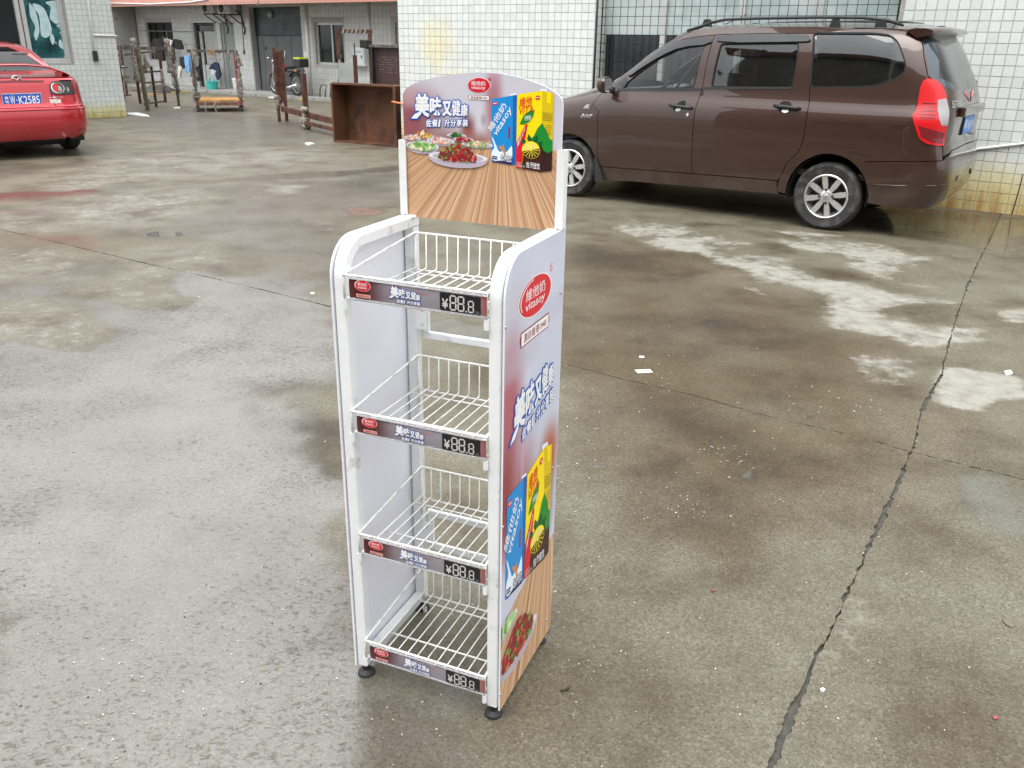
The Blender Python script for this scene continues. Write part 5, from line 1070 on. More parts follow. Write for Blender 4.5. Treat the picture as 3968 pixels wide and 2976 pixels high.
M_LRED = lens('red_lens', (.56, .003, .006)); M_LCLR = lens('clear_lens', (.33, .31, .31)); M_LDRK = lens('dark_red_lens', (.16, .006, .010))
def wheel(parent, x, y, r, rimr, wdt, side, spokes=8, name='wheel'):
    # side -1: outer face towards -y
    wt = bpy.data.objects.new(name, None); COL.objects.link(wt); wt.parent = parent; wt.location = (x, y, r); h = wdt/2; k = side
    o = MB(); o.lathe([(rimr, h*.75), (rimr+.012, h*.98), (rimr+(r-rimr)*.45, h*1.04), (r-.028, h*.98), (r-.010, h*.82), (r, h*.6), (r+.0005, 0), (r, -h*.6), (r-.01, -h*.82), (r-.03, -h), (rimr, -h*.8)], (0, 0, 0), 'Y', 48, cap=False); o.build('tyre', M_TYRE, wt, auto=50)
    o = MB(); F = k*h*.80                                      # outer face plane
    o.lathe([(rimr+.004, k*h*.86), (rimr-.004, k*h*.93), (rimr-.012, k*h*.88), (rimr-.020, k*h*.55), (rimr-.05, -k*h*.5), (rimr-.05, -k*h*.7)], (0, 0, 0), 'Y', 48, cap=False)
    o.lathe([(.058, F-k*.004), (.045, F+k*.003), (.030, F+k*.006), (.004, F+k*.006)], (0, 0, 0), 'Y', 28, cap=False)
    for i in range(spokes):
        a = 2*PI*i/spokes+.2; c, s_ = math.cos(a), math.sin(a); w0, w1 = .017, .040*8/spokes
        def pp(rad, off, yy): return (rad*c-off*s_, yy, rad*s_+off*c)
        top = [pp(.045, -w0, F-k*.002), pp(.045, w0, F-k*.002), pp(rimr-.014, w1*.55, F+k*.004), pp(rimr-.014, -w1*.55, F+k*.004)]
        midl = [pp(rimr*.62, w1*.62, F+k*.001), pp(rimr*.62, -w1*.62, F+k*.001)]
        up = [top[0], top[1], midl[0], top[2], top[3], midl[1]]; dn = [(q[0], q[1]-k*.026, q[2]) for q in up]
        o.add(up+dn, [(0, 1, 2, 5), (5, 2, 3, 4), (6, 11, 8, 7), (11, 10, 9, 8)]+[(j, (j+1) % 6, 6+(j+1) % 6, 6+j) for j in range(6)])
    o.build('rim', M_ALLOY, wt, auto=32)
    o = MB(); o.lathe([(rimr-.02, -k*h*.1), (.03, -k*h*.1)], (0, 0, 0), 'Y', 32, cap=False); o.lathe([(rimr*.62, k*h*.18), (.03, k*h*.2)], (0, 0, 0), 'Y', 32, cap=False); o.build('brake', mat('brake_dark', (.035, .033, .03), .6, .4), wt)
    for i in range(4):
        a = PI/2*i+.1; o = MB(); o.lathe([(.0115, F+k*.002), (.0115, F+k*.0075), (.006, F+k*.008), (.005, F+k*.002)], (.058*math.cos(a), 0, .058*math.sin(a)), 'Y', 12, cap=False); o.build('wheel_nut', M_DARKM, wt)
    o = MB(); o.lathe([(.026, F+k*.006), (.024, F+k*.009), (.003, F+k*.0095)], (0, 0, 0), 'Y', 20, cap=False); o.build('centre_cap', mat('hub_cap', (.36, .35, .35), .35, .4), wt, smooth=True)
    return wt

# ---- the brown van
VA = -0.6265; vo = Vector((1.05162, 9.9405, 0))
VAN = thing('van', 'brown metallic minivan with silver alloy wheels parked by the tiled wall', 'van', vo, VA)
VH = Hull(vo, VA, [(.20, .80, -.66, 3.46), (.30, .82, -.74, 3.60), (.45, .838, -.78, 3.665), (.60, .845, -.78, 3.67), (.75, .85, -.77, 3.63), (.85, .850, -.72, 3.605), (.95, .845, -.55, 3.61), (.99, .840, -.40, 3.612), (1.03, .826, -.22, 3.612), (1.10, .797, .04, 3.60), (1.15, .789, .22, 3.585), (1.25, .775, .40, 3.555), (1.35, .765, .55, 3.50), (1.45, .745, .68, 3.445), (1.55, .72, .86, 3.385), (1.62, .695, .98, 3.33), (1.67, .665, 1.10, 3.27), (1.70, .62, 1.3, 3.2), (1.74, .5, 1.6, 3.0)], 5, 9, 1.5)
z5 = zoomf(2100, 0, 1100/2028); z6 = zoomf(2900, 0, 1068/1865)
V5 = lambda L: [VH.hit(z5(*q)) for q in L]; V6 = lambda L: [VH.hit(z6(*q)) for q in L]
G = .003
fwin = roundc(VH.xz([(.553, 1.122), (1.338, 1.166), (1.384, 1.54), (1.14, 1.509), (.95, 1.424), (.75, 1.304), (.60, 1.19)]), .03)
fdoor = VH.xz([(.352, 1.09), (.347, .9), (.346, .756), (.346, .60), (.346, .477), (.352, .40), (.366, .354), (.9, .368), (1.418, .382), (1.408, .50), (1.402, .60), (1.396, .76), (1.396, .90), (1.400, 1.0), (1.414, 1.12), (1.424, 1.2), (1.432, 1.41), (1.455, 1.625), (1.30, 1.612), (1.135, 1.585), (.95, 1.515), (.74, 1.388), (.56, 1.262), (.44, 1.175)])
rwin = roundc(VH.xz([(1.515, 1.182), (1.525, 1.38), (1.540, 1.552), (2.258, 1.57), (2.282, 1.372), (2.275, 1.203)]), .03)
rdoor = VH.xz([(1.424, .382), (1.85, .392), (2.272, .400), (2.294, .438), (2.335, .554), (2.43, .673), (2.462, .772), (2.462, .9), (2.456, 1.008), (2.431, 1.215), (2.40, 1.45), (2.367, 1.645), (1.90, 1.642), (1.461, 1.626), (1.438, 1.41), (1.430, 1.2), (1.420, 1.12), (1.406, 1.0), (1.402, .90), (1.402, .76), (1.408, .60), (1.414, .50)])
qwin = smoothpoly(V6([(438, 222), (850, 226), (960, 238), (1010, 282), (1050, 390), (1064, 440), (1055, 490), (1005, 530), (850, 583), (640, 588), (417, 590)]), 0); qwin = roundc(qwin, .05)
arc_r = VH.xz([(2.72+.365*math.cos(a), .30+.375*math.sin(a)) for a in np.linspace(PI*1.0, -.06, 17)]); arc_f = VH.xz([(.0+.345*math.cos(a), .31+.345*math.sin(a)) for a in np.linspace(PI-.0, -.15, 17)])
gap = V6([(1140, 176), (1155, 240), (1185, 385), (1212, 515)]); lamp = V6([(1212, 527), (1180, 545), (1160, 590), (1150, 650), (1143, 700), (1125, 755), (1107, 780), (1113, 820), (1125, 860), (1140, 900), (1160, 945), (1200, 973), (1260, 985), (1315, 990), (1322, 940), (1330, 900), (1342, 830), (1350, 760), (1345, 700), (1335, 640), (1310, 580), (1270, 542)])
bt = V6([(790, 1092), (1000, 1090), (1200, 1090), (1312, 1085)])
quarter = VH.xz([(2.372, 1.648), (2.405, 1.45), (2.437, 1.215), (2.462, 1.008), (2.468, .9), (2.468, .772), (2.437, .673), (2.342, .554), (2.30, .44), (2.285, .405), (2.275, .30), (2.356, .285)])+[(q, z) for q, z in arc_r if z > .30]+bt+[(lamp[13][0]-.006, lamp[13][1]-.006), lamp[12], lamp[11], lamp[10], lamp[9], lamp[8], lamp[7], lamp[6], lamp[5], lamp[4], lamp[3], lamp[2], lamp[1], lamp[0]]+gap[::-1]+VH.xz([(3.1, 1.690), (2.7, 1.686)])
quarter = [q for i, q in enumerate(quarter) if i == 0 or (abs(q[0]-quarter[i-1][0])+abs(q[1]-quarter[i-1][1])) > 1e-4]
sill = VH.xz([(.372, .346), (.9, .360), (1.42, .374), (1.85, .384), (2.268, .392), (2.275, .300), (2.30, .275), (1.4, .255), (.55, .228), (.37, .228)])
fender = VH.xz([(.366, .345), (.360, .36), (.346, .40), (.340, .477), (.340, .60), (.340, .756), (.341, .9), (.346, 1.09), (.31, 1.13), (.2, 1.10), (.0, 1.035), (-.25, .965), (-.5, .90), (-.62, .85), (-.66, .75), (-.67, .62), (-.345, .62)])+[(q, z) for q, z in arc_f if z > .26]
rail = VH.xz([(.36, 1.115), (.445, 1.18), (.565, 1.268), (.745, 1.394), (.95, 1.521), (1.135, 1.591), (1.30, 1.618), (1.46, 1.632), (1.90, 1.648), (2.37, 1.651), (2.7, 1.690), (2.6, 1.705), (1.8, 1.700), (1.387, 1.686), (1.112, 1.652), (.981, 1.60), (.718, 1.44), (.525, 1.305), (.38, 1.19)])
for nm, pl, hl, gm, lb in (('front_door', fdoor, [fwin], M_GLS1, None), ('rear_door', rdoor, [rwin], M_GLS2, None), ('quarter_panel', quarter, [qwin], M_GLS2, None)):
    for side, o in zip((1, -1), both(VH, nm, pl, M_BRN, VAN, hl, .05, .016)):
        g_ = MB(); panel(g_, grow(hl[0], .004), VH.surf(side), (), .08, 0, flip=side < 0); gl = g_.build('window_pane', gm, o, smooth=True); gl_lift = .008
        for v in gl.data.vertices: v.co.y += .012*side
        f_ = MB(); panel(f_, grow(hl[0], .008), VH.surf(side, .0015), [grow(hl[0], -.005)], .06, .012, flip=side < 0); f_.build('window_seal', M_SEAL, o)
both(VH, 'sill', sill, M_BRN, VAN, (), .06, .02); both(VH, 'front_fender', fender, M_BRN, VAN, (), .05, .03); both(VH, 'roof_rail_panel', rail, M_BRN, VAN, (), .05, .01)
# dark inner skin behind the gaps
inner = VH.xz([(-.6, .55), (-.36, .55), (.37, .66), (.37, .30), (2.28, .34), (2.40, .68), (3.1, .68), (3.3, .7), (3.3, 1.30), (3.15, 1.66), (2.4, 1.64), (1.46, 1.62), (1.0, 1.53), (.56, 1.255), (.34, 1.10), (-.3, .93), (-.6, .82)])
both(VH, 'inner_skin', inner, M_GAP, VAN, [grow(fwin, .016), grow(rwin, .016), grow(qwin, .016)], .09, 0, -.022)
# belt mouldings and weather shields
both(VH, 'belt_moulding', VH.xz([(.50, 1.098), (1.402, 1.140), (1.408, 1.162), (.52, 1.123)]), M_BLKP, VAN, (), .08, .01, .007); both(VH, 'belt_moulding', VH.xz([(1.43, 1.152), (2.275, 1.188), (2.277, 1.207), (1.436, 1.172)]), M_BLKP, VAN, (), .08, .01, .007)
M_VIS = mat('smoked_visor', (.014, .014, .017), .16, var=.1, Coat_Weight=.6)
v1 = smoothpoly(VH.xz([(.575, 1.262), (.731, 1.378), (.932, 1.508), (1.135, 1.580), (1.43, 1.612), (1.447, 1.545), (1.152, 1.519), (.949, 1.432), (.745, 1.318), (.61, 1.225)]), 1); v2 = smoothpoly(VH.xz([(1.475, 1.622), (2.33, 1.638), (2.368, 1.582), (2.3, 1.575), (1.52, 1.556)]), 1)
for side in (1, -1):
    for vv in (v1, v2):
        mb = MB(); panel(mb, vv, VH.surf(side, .022), (), .05, .02, flip=side < 0); mb.build('window_visor', M_VIS, VAN, auto=40)
# roof, windscreen, bonnet
def loft(rows): 
    mb = MB(); n = len(rows[0]); mb.add([q for r in rows for q in r], [(i*n+j, (i+1)*n+j, (i+1)*n+j+1, i*n+j+1) for i in range(len(rows)-1) for j in range(n-1)]); return mb
rows = []
for x, ze in ((.985, 1.598), (1.06, 1.632), (1.14, 1.654), (1.4, 1.682), (1.8, 1.697), (2.3, 1.702), (2.8, 1.700), (3.1, 1.692), (3.22, 1.675)):
    W_ = VH.pt(VH.s_of_x(x, ze), ze).y; rows.append([Vector((x-(.10 if x < 1.2 else .0)*(1-t*t)+(.05 if x > 3.1 else 0)*(1-t*t), W_*-t, ze-.004+.055*(1-abs(t)**2.2))) for t in np.linspace(-1, 1, 21)])
loft([r[::-1] for r in rows]).build('roof', M_BRN, VAN, smooth=True)
pil = [(.36, 1.125), (.445, 1.185), (.565, 1.275), (.745, 1.40), (.95, 1.53), (1.0, 1.60)]
rows = [[Vector((x-.20*(1-t*t)*(1-.5*i/5)-.012, VH.pt(VH.s_of_x(x, z), z).y*-t*.985, z+.012+.025*(1-t*t))) for t in np.linspace(-1, 1, 15)] for i, (x, z) in enumerate(pil)]
loft([r[::-1] for r in rows]).build('windscreen', M_GLS1, VAN, smooth=True)
rows = [[Vector((x-.06*(1-t*t), VH.pt(VH.s_of_x(x, z), z).y*-t*.992, z-.004+.06*(1-abs(t)**3))) for t in np.linspace(-1, 1, 15)] for x, z in ((.33, 1.128), (.2, 1.098), (.0, 1.033), (-.25, .963), (-.5, .898), (-.60, .84))]
loft(rows).build('bonnet', M_BRN, VAN, smooth=True)
smax = VH.arc[-1]; smin = VH.arc[0]
# nose
both(VH, 'front_bumper', [(smin, .22), (VH.s_of_x(-.36, .3), .22), (VH.s_of_x(-.36, .5), .50), (VH.s_of_x(-.36, .6), .615), (VH.s_of_x(-.66, .6), .615), (smin, .60)], M_BRN, VAN, (), .08, .02); both(VH, 'headlight', [(smin+.40, .66), (VH.s_of_x(-.60, .7), .66), (VH.s_of_x(-.55, .8), .84), (smin+.45, .80)], M_LCLR, VAN, (), .06, .02, .004); both(VH, 'grille', [(smin, .63), (smin+.38, .64), (smin+.40, .78), (smin, .80)], M_BLKP, VAN, (), .08, .02)
# rear: tailgate, rear glass, lamp, bumper
gl_o = V6([(1160, 247), (1185, 362), (1215, 517), (1265, 553), (1320, 583), (1400, 608)]); gs = [q for q in gl_o]
tail_up = [gap[0], gap[1], (gap[2][0]+.006, gap[2][1])]+[]
hatch = [(q+.008, z) for q, z in [gap[0], gap[1], gap[2], gap[3]]]+[(q+.006, z+.006) for q, z in [lamp[21], lamp[20], lamp[19], lamp[18], lamp[17], lamp[16], lamp[15], lamp[14], lamp[13]]]+[(lamp[13][0]-.004, .712), (smax-.55, .755), (smax, .765), (smax, 1.668), (smax-.4, 1.668)]
rglass = [(q+.016, z-.004) for q, z in gl_o[:3]]+[(q+.012, z-.004) for q, z in gl_o[3:]]+[(smax-.35, 1.225), (smax, 1.22), (smax, 1.60), (smax-.5, 1.60)]
both(VH, 'tailgate', hatch, M_BRN, VAN, [rglass], .06, .02); both(VH, 'rear_window', rglass, M_GLS3, VAN, (), .06, .01, -.004)
dpl = [rglass[0], rglass[1], rglass[2], rglass[3], rglass[4], rglass[5], (rglass[5][0]-.015, 1.27), (rglass[3][0]+.03, 1.32), (rglass[1][0]+.13, 1.50), (rglass[0][0]+.13, 1.60)]
both(VH, 'rear_window_surround', dpl, mat('blue_black_glass', (.02, .035, .05), .08, var=.1, Coat_Weight=1.0), VAN, (), .05, .0, -.001)
for side, L_ in zip((1, -1), both(VH, 'tail_light', grow(lamp, -.002), M_LRED, VAN, (), .03, .03, .010)):
    wl_ = V6([(1278, 678), (1334, 668), (1346, 720), (1352, 757), (1340, 850), (1302, 850), (1284, 800), (1278, 740)]); mb = MB(); panel(mb, wl_, VH.surf(side, .0125), (), .03, .004, flip=side < 0); mb.build('reversing_lens', M_LCLR, L_)
    for k in range(5):
        mb = MB(); zz = 1.115-k*.028; a_ = VH.hit(z6(1160, 690))[0]; b_ = wl_[0][0]; panel(mb, [(a_+.012, zz), (b_-.012, zz), (b_-.012, zz+.011), (a_+.012, zz+.011)], VH.surf(side, .0118), (), .04, .003, flip=side < 0); mb.build('lens_rib', M_LDRK, L_)
    mb = MB(); q_ = V6([(1150, 850), (1170, 930), (1240, 965), (1310, 975), (1320, 900), (1250, 880)]); panel(mb, q_, VH.surf(side, .0115), (), .03, .003, flip=side < 0); mb.build('lower_lens', M_LDRK, L_)
br = [(q, z-.006) for q, z in bt]
bump = VH.xz([(3.082, .285), (3.084, .36), (3.075, .45), (3.035, .545)])+[(bt[0][0]+.006, bt[0][1]-.006)]+br[1:]+[(smax-.55, .747), (smax, .757), (smax, .26), (VH.s_of_x(3.3, .3), .268)]
both(VH, 'rear_bumper', bump, M_BRN, VAN, (), .06, .03)
cr = VH.xz([(3.09, .446), (3.3, .455)])+V6([(1240, 1258), (1330, 1248), (1400, 1228)])
for side in (1, -1):
    mb = MB(); g_ = VH.surf(side, .004); mb.tube([g_(q, z) for q, z in cr]+[g_(smax-.3, .52)], .006, 8); mb.build('bumper_crease', M_BRN, VAN, smooth=True)
mb = MB(); g_ = VH.surf(1, .0); mb.box((3.63, 0, 1.055), (.05, .95, .085)); bevel(mb.build('plate_garnish', M_BRN, VAN), .015, 3)
mb = MB(); mb.box((3.605, 0, .93), (.03, .46, .155)); pl = mb.build('licence_plate', M_BLKP, VAN); mb = MB(); mb.box((3.6215, 0, .93), (.004, .44, .14)); mb.build('plate_face', mat('blue_plate', (.05, .22, .62), .4), pl); mb = MB(); text(mb, '粤·8J14', -.2, -.05, .2, .05, lambda u, v, w_: Vector((3.6242, u, .93+v))); mb.build('plate_lettering', INK['white'], pl)
q0, q1 = VH.hit(z6(1374, 730)), VH.hit(z6(1466, 690)); mb = MB(); g_ = VH.surf(1, .004); text(mb, '五菱宏光S', q0[0], q0[1]-.002, q0[0]+.24, q0[1]+.058, lambda u, v, w_: g_(u, v), .02); mb.build('badge', M_CHR, VAN)
mb = MB(); 
for s_ in (-1, 1): mb.prism([(s_*.0, -.035), (s_*.065, .05), (s_*.03, .05), (s_*.0, -.005)][::s_], .008, lambda u, v, w_: (3.595+w_, u, 1.155+v))
mb.build('emblem', mat('red_chrome', (.5, .08, .09), .2, .7), VAN)
rows = []
for x, z in ((3.12, 1.700), (3.22, 1.718), (3.34, 1.716), (3.405, 1.703), (3.418, 1.688), (3.40, 1.672), (3.34, 1.656), (3.25, 1.640)):
    rows.append([Vector((3.12+(x-3.12)*(1-.30*abs(t)**4), t*.655, z-.022*abs(t)**2.5)) for t in np.linspace(-1, 1, 19)])
sp_ = loft(rows); nn_ = 19; sp_.poly([r[0] for r in rows]); sp_.poly([r[-1] for r in rows][::-1]); sp_.build('spoiler', M_BRN, VAN, auto=50)
# handles, mirror, marker lamp, badge, rails, aerial
for x0_, x1_, z_ in ((1.128, 1.372, .989), (2.150, 2.392, 1.034)):
    for side in (1, -1):
        g_ = VH.surf(side, .001); xm = (x0_+x1_)/2-.02; cs = VH.s_of_x(xm, z_); mb = MB(); panel(mb, ell(cs, z_+.005, .062, .052, 24), g_, (), .04, 0, flip=side < 0); hp = mb.build('handle_recess', M_GAP, VAN)
        mb = MB(); g_ = VH.surf(side, .026); mb.tube([g_(VH.s_of_x(x_, z_), z_+.004-.012*(x_-x0_)/.24)+Vector((0, .018*side*(abs(x_-(x0_+x1_)/2) > .1), 0)) for x_ in np.linspace(x0_, x1_, 7)], [.012, .0165, .0165, .0165, .0165, .0165, .012], 10); mb.build('door_handle', M_BLKP, VAN, smooth=True)
        mb = MB(); g_ = VH.surf(side, .004); panel(mb, ell(cs+.01, z_-.028, .032, .016, 18), g_, (), .03, 0, flip=side < 0); mb.build('finger_plate', M_ALLOY, hp)
mb = MB(); g_ = VH.surf(1, .004); mb.poly([g_(*q) for q in ell(VH.s_of_x(1.328, .923), .923, .013, .016, 16)]); mb.build('key_lock', M_CHR, VAN)
for side in (1, -1):
    mb = MB(); g_ = VH.surf(side, .006); panel(mb, VH.xz([(.147, .916), (.222, .918), (.230, .957), (.19, .957)]), g_, (), .03, .01, flip=side < 0); mb.build('marker_lamp', M_LCLR, VAN)
mb = MB(); g_ = VH.surf(1, .004); q = VH.s_of_x(.13, .84); text(mb, 'DVVT', q, .826, q+.135, .862, lambda u, v, w_: g_(u, v), .03, .1); mb.build('badge', M_CHR, VAN)
for side in (1, -1):
    mr = bpy.data.objects.new('door_mirror', None); COL.objects.link(mr); mr.parent = VAN
    mb = MB(); c_ = Vector((.44, -side*.93, 1.16)); R_m = Matrix.Rotation(side*.12, 3, 'Z')
    rows = []
    for t, k in ((-.055, .25), (-.045, .75), (-.01, 1.0), (.03, 1.02), (.045, .95)): rows.append([c_+R_m @ Vector((t, .105*k*math.copysign(abs(math.cos(a))**.7, math.cos(a)), .078*k*math.copysign(abs(math.sin(a))**.7, math.sin(a)))) for a in np.linspace(0, 2*PI, 25)])
    loft(rows).build('mirror_shell', M_BRN, mr, smooth=True)
    mb = MB(); mb.poly([c_+R_m @ Vector((.046, .093*math.copysign(abs(math.cos(a))**.7, math.cos(a)), .068*math.copysign(abs(math.sin(a))**.7, math.sin(a)))) for a in np.linspace(0, 2*PI, 25)[:-1]]); mb.build('mirror_glass', M_CHR, mr)
    mb = MB(); mb.tube([(.47, -side*.80, 1.105), (.46, -side*.87, 1.115)], [.035, .028], 12); mb.build('mirror_arm', M_BLKP, mr, smooth=True)
    mb = MB(); g_ = VH.surf(side, .003); panel(mb, VH.xz([(.43, 1.115), (.545, 1.122), (.60, 1.20), (.56, 1.245), (.45, 1.165)]), g_, (), .05, .004, flip=side < 0); mb.build('mirror_sail', M_BLKP, mr)
    yy = -side*.60; rl = bpy.data.objects.new('roof_rail', None); COL.objects.link(rl); rl.parent = VAN
    mb = MB(); mb.tube([(1.14, yy*1.04, 1.665), (1.25, yy*1.02, 1.695), (1.36, yy, 1.735), (1.5, yy, 1.762), (1.8, yy, 1.772), (2.4, yy, 1.779), (2.75, yy, 1.775), (2.95, yy, 1.755), (3.08, yy, 1.715)], [.010, .016, .015, .0125, .012, .012, .0125, .015, .010], 8); mb.build('rail_tube', M_BLKP, rl, smooth=True)
    for xs in (1.33, 2.52, 2.9):
        mb = MB(); mb.prism([(xs-.05, 1.70), (xs+.05, 1.70), (xs+.03, 1.765), (xs-.03, 1.765)], .024, lambda u, v, w_: (u, yy-.012+w_, v)); mb.build('rail_foot', M_BLKP, rl)
    mb = MB(); mb.prism([(.315, .43), (.345, .435), (.44, .215), (.34, .195)], .22*-side, lambda u, v, w_: (u, -side*.845+(-w_ if 1 else 0), v)); mb.build('mud_flap', M_BLKP, VAN)
mb = MB(); mb.tube([(1.30, -.1, 1.735), (1.52, -.1, 1.83)], [.005, .002], 6); mb.build('aerial', M_BLKP, VAN, smooth=True)
for x in (0.0, 2.72):
    for s_ in (-1, 1):
        wheel(VAN, x, s_*.735, .298, .192, .175, s_)
        loft([[Vector((x+.352*math.cos(a), s_*y_, .30+.36*math.sin(a))) for y_ in (.50, .825)] for a in np.linspace(-.15, PI+.15, 24)]).build('wheel_well', M_GAP, VAN); mb = MB(); mb.poly([(x+.352*math.cos(a), s_*.50, .30+.36*math.sin(a)) for a in np.linspace(-.15, PI+.15, 24)]); mb.build('wheel_well_back', M_GAP, VAN)
# underbody and cabin
mb = MB(); mb.box((1.36, 0, .33), (2.0, 1.5, .14)); mb.box((3.22, 0, .38), (.5, 1.3, .2)); mb.box((-.45, 0, .4), (.3, 1.3, .3)); mb.build('underbody', M_GAP, VAN)
mb = MB(); mb.box((1.6, 0, .48), (3.1, 1.42, .05)); mb.build('cabin_floor', M_TRIM, VAN)
mb = MB(); mb.prism([(.2, .6), (.62, .6), (.66, .95), (.62, 1.06), (.45, 1.12), (.2, 1.08)], 1.48, lambda u, v, w_: (u, -.74+w_, v)); mb.build('dashboard', M_TRIM, VAN)
mb = MB(); R_s = Matrix.Rotation(-.95, 3, 'Y'); mb.tube([Vector((.80, -.36, 1.04))+R_s @ Vector((.185*math.cos(a), .185*math.sin(a), 0)) for a in np.linspace(0, 2*PI, 28, False)], .016, 8, True); mb.box((.79, -.36, 1.04), (.05, .34, .05), R_s); mb.build('steering_wheel', M_BLKP, VAN, smooth=True)
for x, ys in ((1.15, (-.37, .37)), (2.05, (-.4, 0, .4)), (2.85, (-.4, 0, .4))):
    for y in ys:
        mb = MB(); wd = .46 if x < 2 else .4; mb.box((x-.2, y, .70), (.5, wd, .14)); mb.box((x+.12, y, 1.0), (.12, wd, .56), Matrix.Rotation(.22, 3, 'Y')); mb.box((x+.22, y, 1.36), (.08, .26, .17), Matrix.Rotation(.2, 3, 'Y')); bevel(mb.build('seat', M_SEAT, VAN), .04, 3)
for s_ in (-1, 1):
    mb = MB(); mb.bar((.98, s_*.66, 1.0), (1.38, s_*.69, 1.5), .05, .012); mb.build('seat_belt', M_TRIM, VAN)
mb = MB(); mb.box((1.1, -.55, 1.12), (.16, .1, .13)); bevel(mb.build('tissue_pack', mat('tissue_paper', (.75, .75, .74), .8), VAN), .03, 2)

# ---- the red saloon
M_GLSR = glass('green_rear_glass', (.30, .38, .36), .55, k=.8)
CPX = zoomf(0, 130, 360/1991); CRZ = -0.80
_c0 = ground(CPX(470, 1420), .745); cdir = Vector((math.cos(CRZ), math.sin(CRZ), 0))
co = Vector((_c0.x, _c0.y, 0))+cdir*.10
CAR = thing('car', 'red saloon car seen from behind with a blue number plate and boot spoiler', 'car', co, CRZ)
M_RED = paint('red_car_paint', (.44, .007, .018), (.55, .015, .03))
CH = Hull(co, CRZ, [(.17, .80, -4.5, -.14), (.28, .86, -4.62, -.04), (.42, .885, -4.67, 0), (.56, .89, -4.66, 0), (.63, .888, -4.62, -.015), (.68, .885, -4.58, -.075), (.80, .885, -4.4, -.11), (.90, .880, -4.1, -.135), (.98, .862, -3.7, -.16), (1.01, .84, -3.55, -.20), (1.035, .79, -3.42, -.34), (1.06, .765, -3.32, -.56), (1.09, .742, -3.22, -.70), (1.20, .69, -2.95, -.93), (1.32, .63, -2.66, -1.22), (1.39, .57, -2.42, -1.52), (1.425, .48, -2.2, -1.8), (1.44, .36, -2.0, -1.95)], 4, 7, -2.3)
smx, smn = CH.arc[-1], CH.arc[0]; XR, XF, RW = -1.02, -3.70, .315
lowp = [(smn, .20), (CH.s_of_x(XF-.36, .3), .20)]+CH.xz([(XF+.365*math.cos(a), .315+.365*math.sin(a)) for a in np.linspace(PI+.25, -.3, 15)])+CH.xz([(XF+.5, .19), (XR-.5, .19)])+CH.xz([(XR+.365*math.cos(a), .315+.365*math.sin(a)) for a in np.linspace(PI+.3, -.3, 15)])+[(CH.s_of_x(XR+.45, .25), .22), (smx-.5, .235), (smx, .235), (smx, .645), (smx-.75, .645), (CH.s_of_x(-.45, .64), .64), (CH.s_of_x(-.45, .98), .985), (smn, .985)]
both(CH, 'body_side', lowp, M_RED, CAR, (), .05, .02)
cwin = [roundc(CH.xz([(-3.0, 1.06), (-2.05, 1.07), (-2.05, 1.385), (-2.5, 1.34)]), .03), roundc(CH.xz([(-1.98, 1.07), (-1.25, 1.075), (-1.22, 1.2), (-1.55, 1.36), (-1.98, 1.385)]), .03)]
rgl = [(smx-.70, 1.085), (smx, 1.075), (smx, 1.372), (smx-.46, 1.372), (smx-.62, 1.25)]
fgl = [(smn, 1.09), (smn+.6, 1.085), (smn+.5, 1.37), (smn, 1.37)]
up = [(smn, .991), (CH.s_of_x(-.5, .99), .991), (CH.s_of_x(-.35, 1.0), 1.005), (smx-.78, 1.012), (smx, 1.012), (smx, 1.438), (smn, 1.438)]
for side in (1, -1):
    mb = MB(); panel(mb, up, CH.surf(side), cwin+[rgl, fgl], .025, .01, flip=side < 0); cab = mb.build('upper_body', M_RED, CAR, auto=50)
    for w_ in cwin+[rgl, fgl]:
        mb = MB(); panel(mb, grow(w_, .004), CH.surf(side, -.004), (), .04, 0, flip=side < 0); mb.build('window_pane', M_GLS2 if w_ is not rgl else M_GLSR, cab, smooth=True)
mb = MB(); mb.poly([CH.surf(1)(q, 1.438) for q in np.linspace(smn, smx, 30)]+[CH.surf(-1)(q, 1.438) for q in np.linspace(smx, smn, 30)]); mb.build('roof', M_RED, CAR)
# boot lid, bumper top, lamps
C1 = lambda L: [CH.hit(CPX(*q)) for q in L]
clamp_ = C1([(1115, 1030), (1160, 1016), (1350, 1018), (1520, 1024), (1560, 1065), (1590, 1160), (1603, 1285), (1400, 1308), (1230, 1305), (1085, 1298), (1064, 1200), (1078, 1090)])
lid = [(smx, .652), (smx-.60, .652), (clamp_[9][0]-.004, .66)]+[(q+.006, z-.004) for q, z in (clamp_[9], clamp_[10], clamp_[11], clamp_[0])]+[(clamp_[2][0]+.02, clamp_[1][1]+.012), (clamp_[3][0]-.06, clamp_[3][1]+.02), (smx-.82, .998), (smx, 1.004)]
quart = [(CH.s_of_x(-.445, .65), .655), (clamp_[9][0]-.012, .652), (clamp_[9][0]-.006, clamp_[9][1]-.006), (clamp_[8][0], clamp_[8][1]-.006), (clamp_[7][0], clamp_[7][1]-.006), (clamp_[6][0]-.006, clamp_[6][1]-.006), (clamp_[5][0]-.008, clamp_[5][1]), (clamp_[4][0]-.006, clamp_[4][1]+.006), (clamp_[3][0]-.004, clamp_[3][1]+.008), (clamp_[3][0]-.06, clamp_[3][1]+.03), (smx-.85, 1.0), (CH.s_of_x(-.445, .98), .985)]
lid = [q for i, q in enumerate(lid) if i == 0 or (Vector(q)-Vector(lid[i-1])).length > .003]
both(CH, 'boot_lid', lid, M_RED, CAR, (), .04, .02); both(CH, 'rear_quarter', quart, M_RED, CAR, (), .04, .02)
inn = [(smx, .40), (smx-1.2, .4), (smx-1.2, .98), (smx, .98)]; both(CH, 'inner_skin', inn, M_GAP, CAR, (), .08, 0, -.03)
M_LSM = lens('smoked_lens', (.035, .035, .034)); M_LR2 = lens('bright_red_lens', (.5, .02, .03))
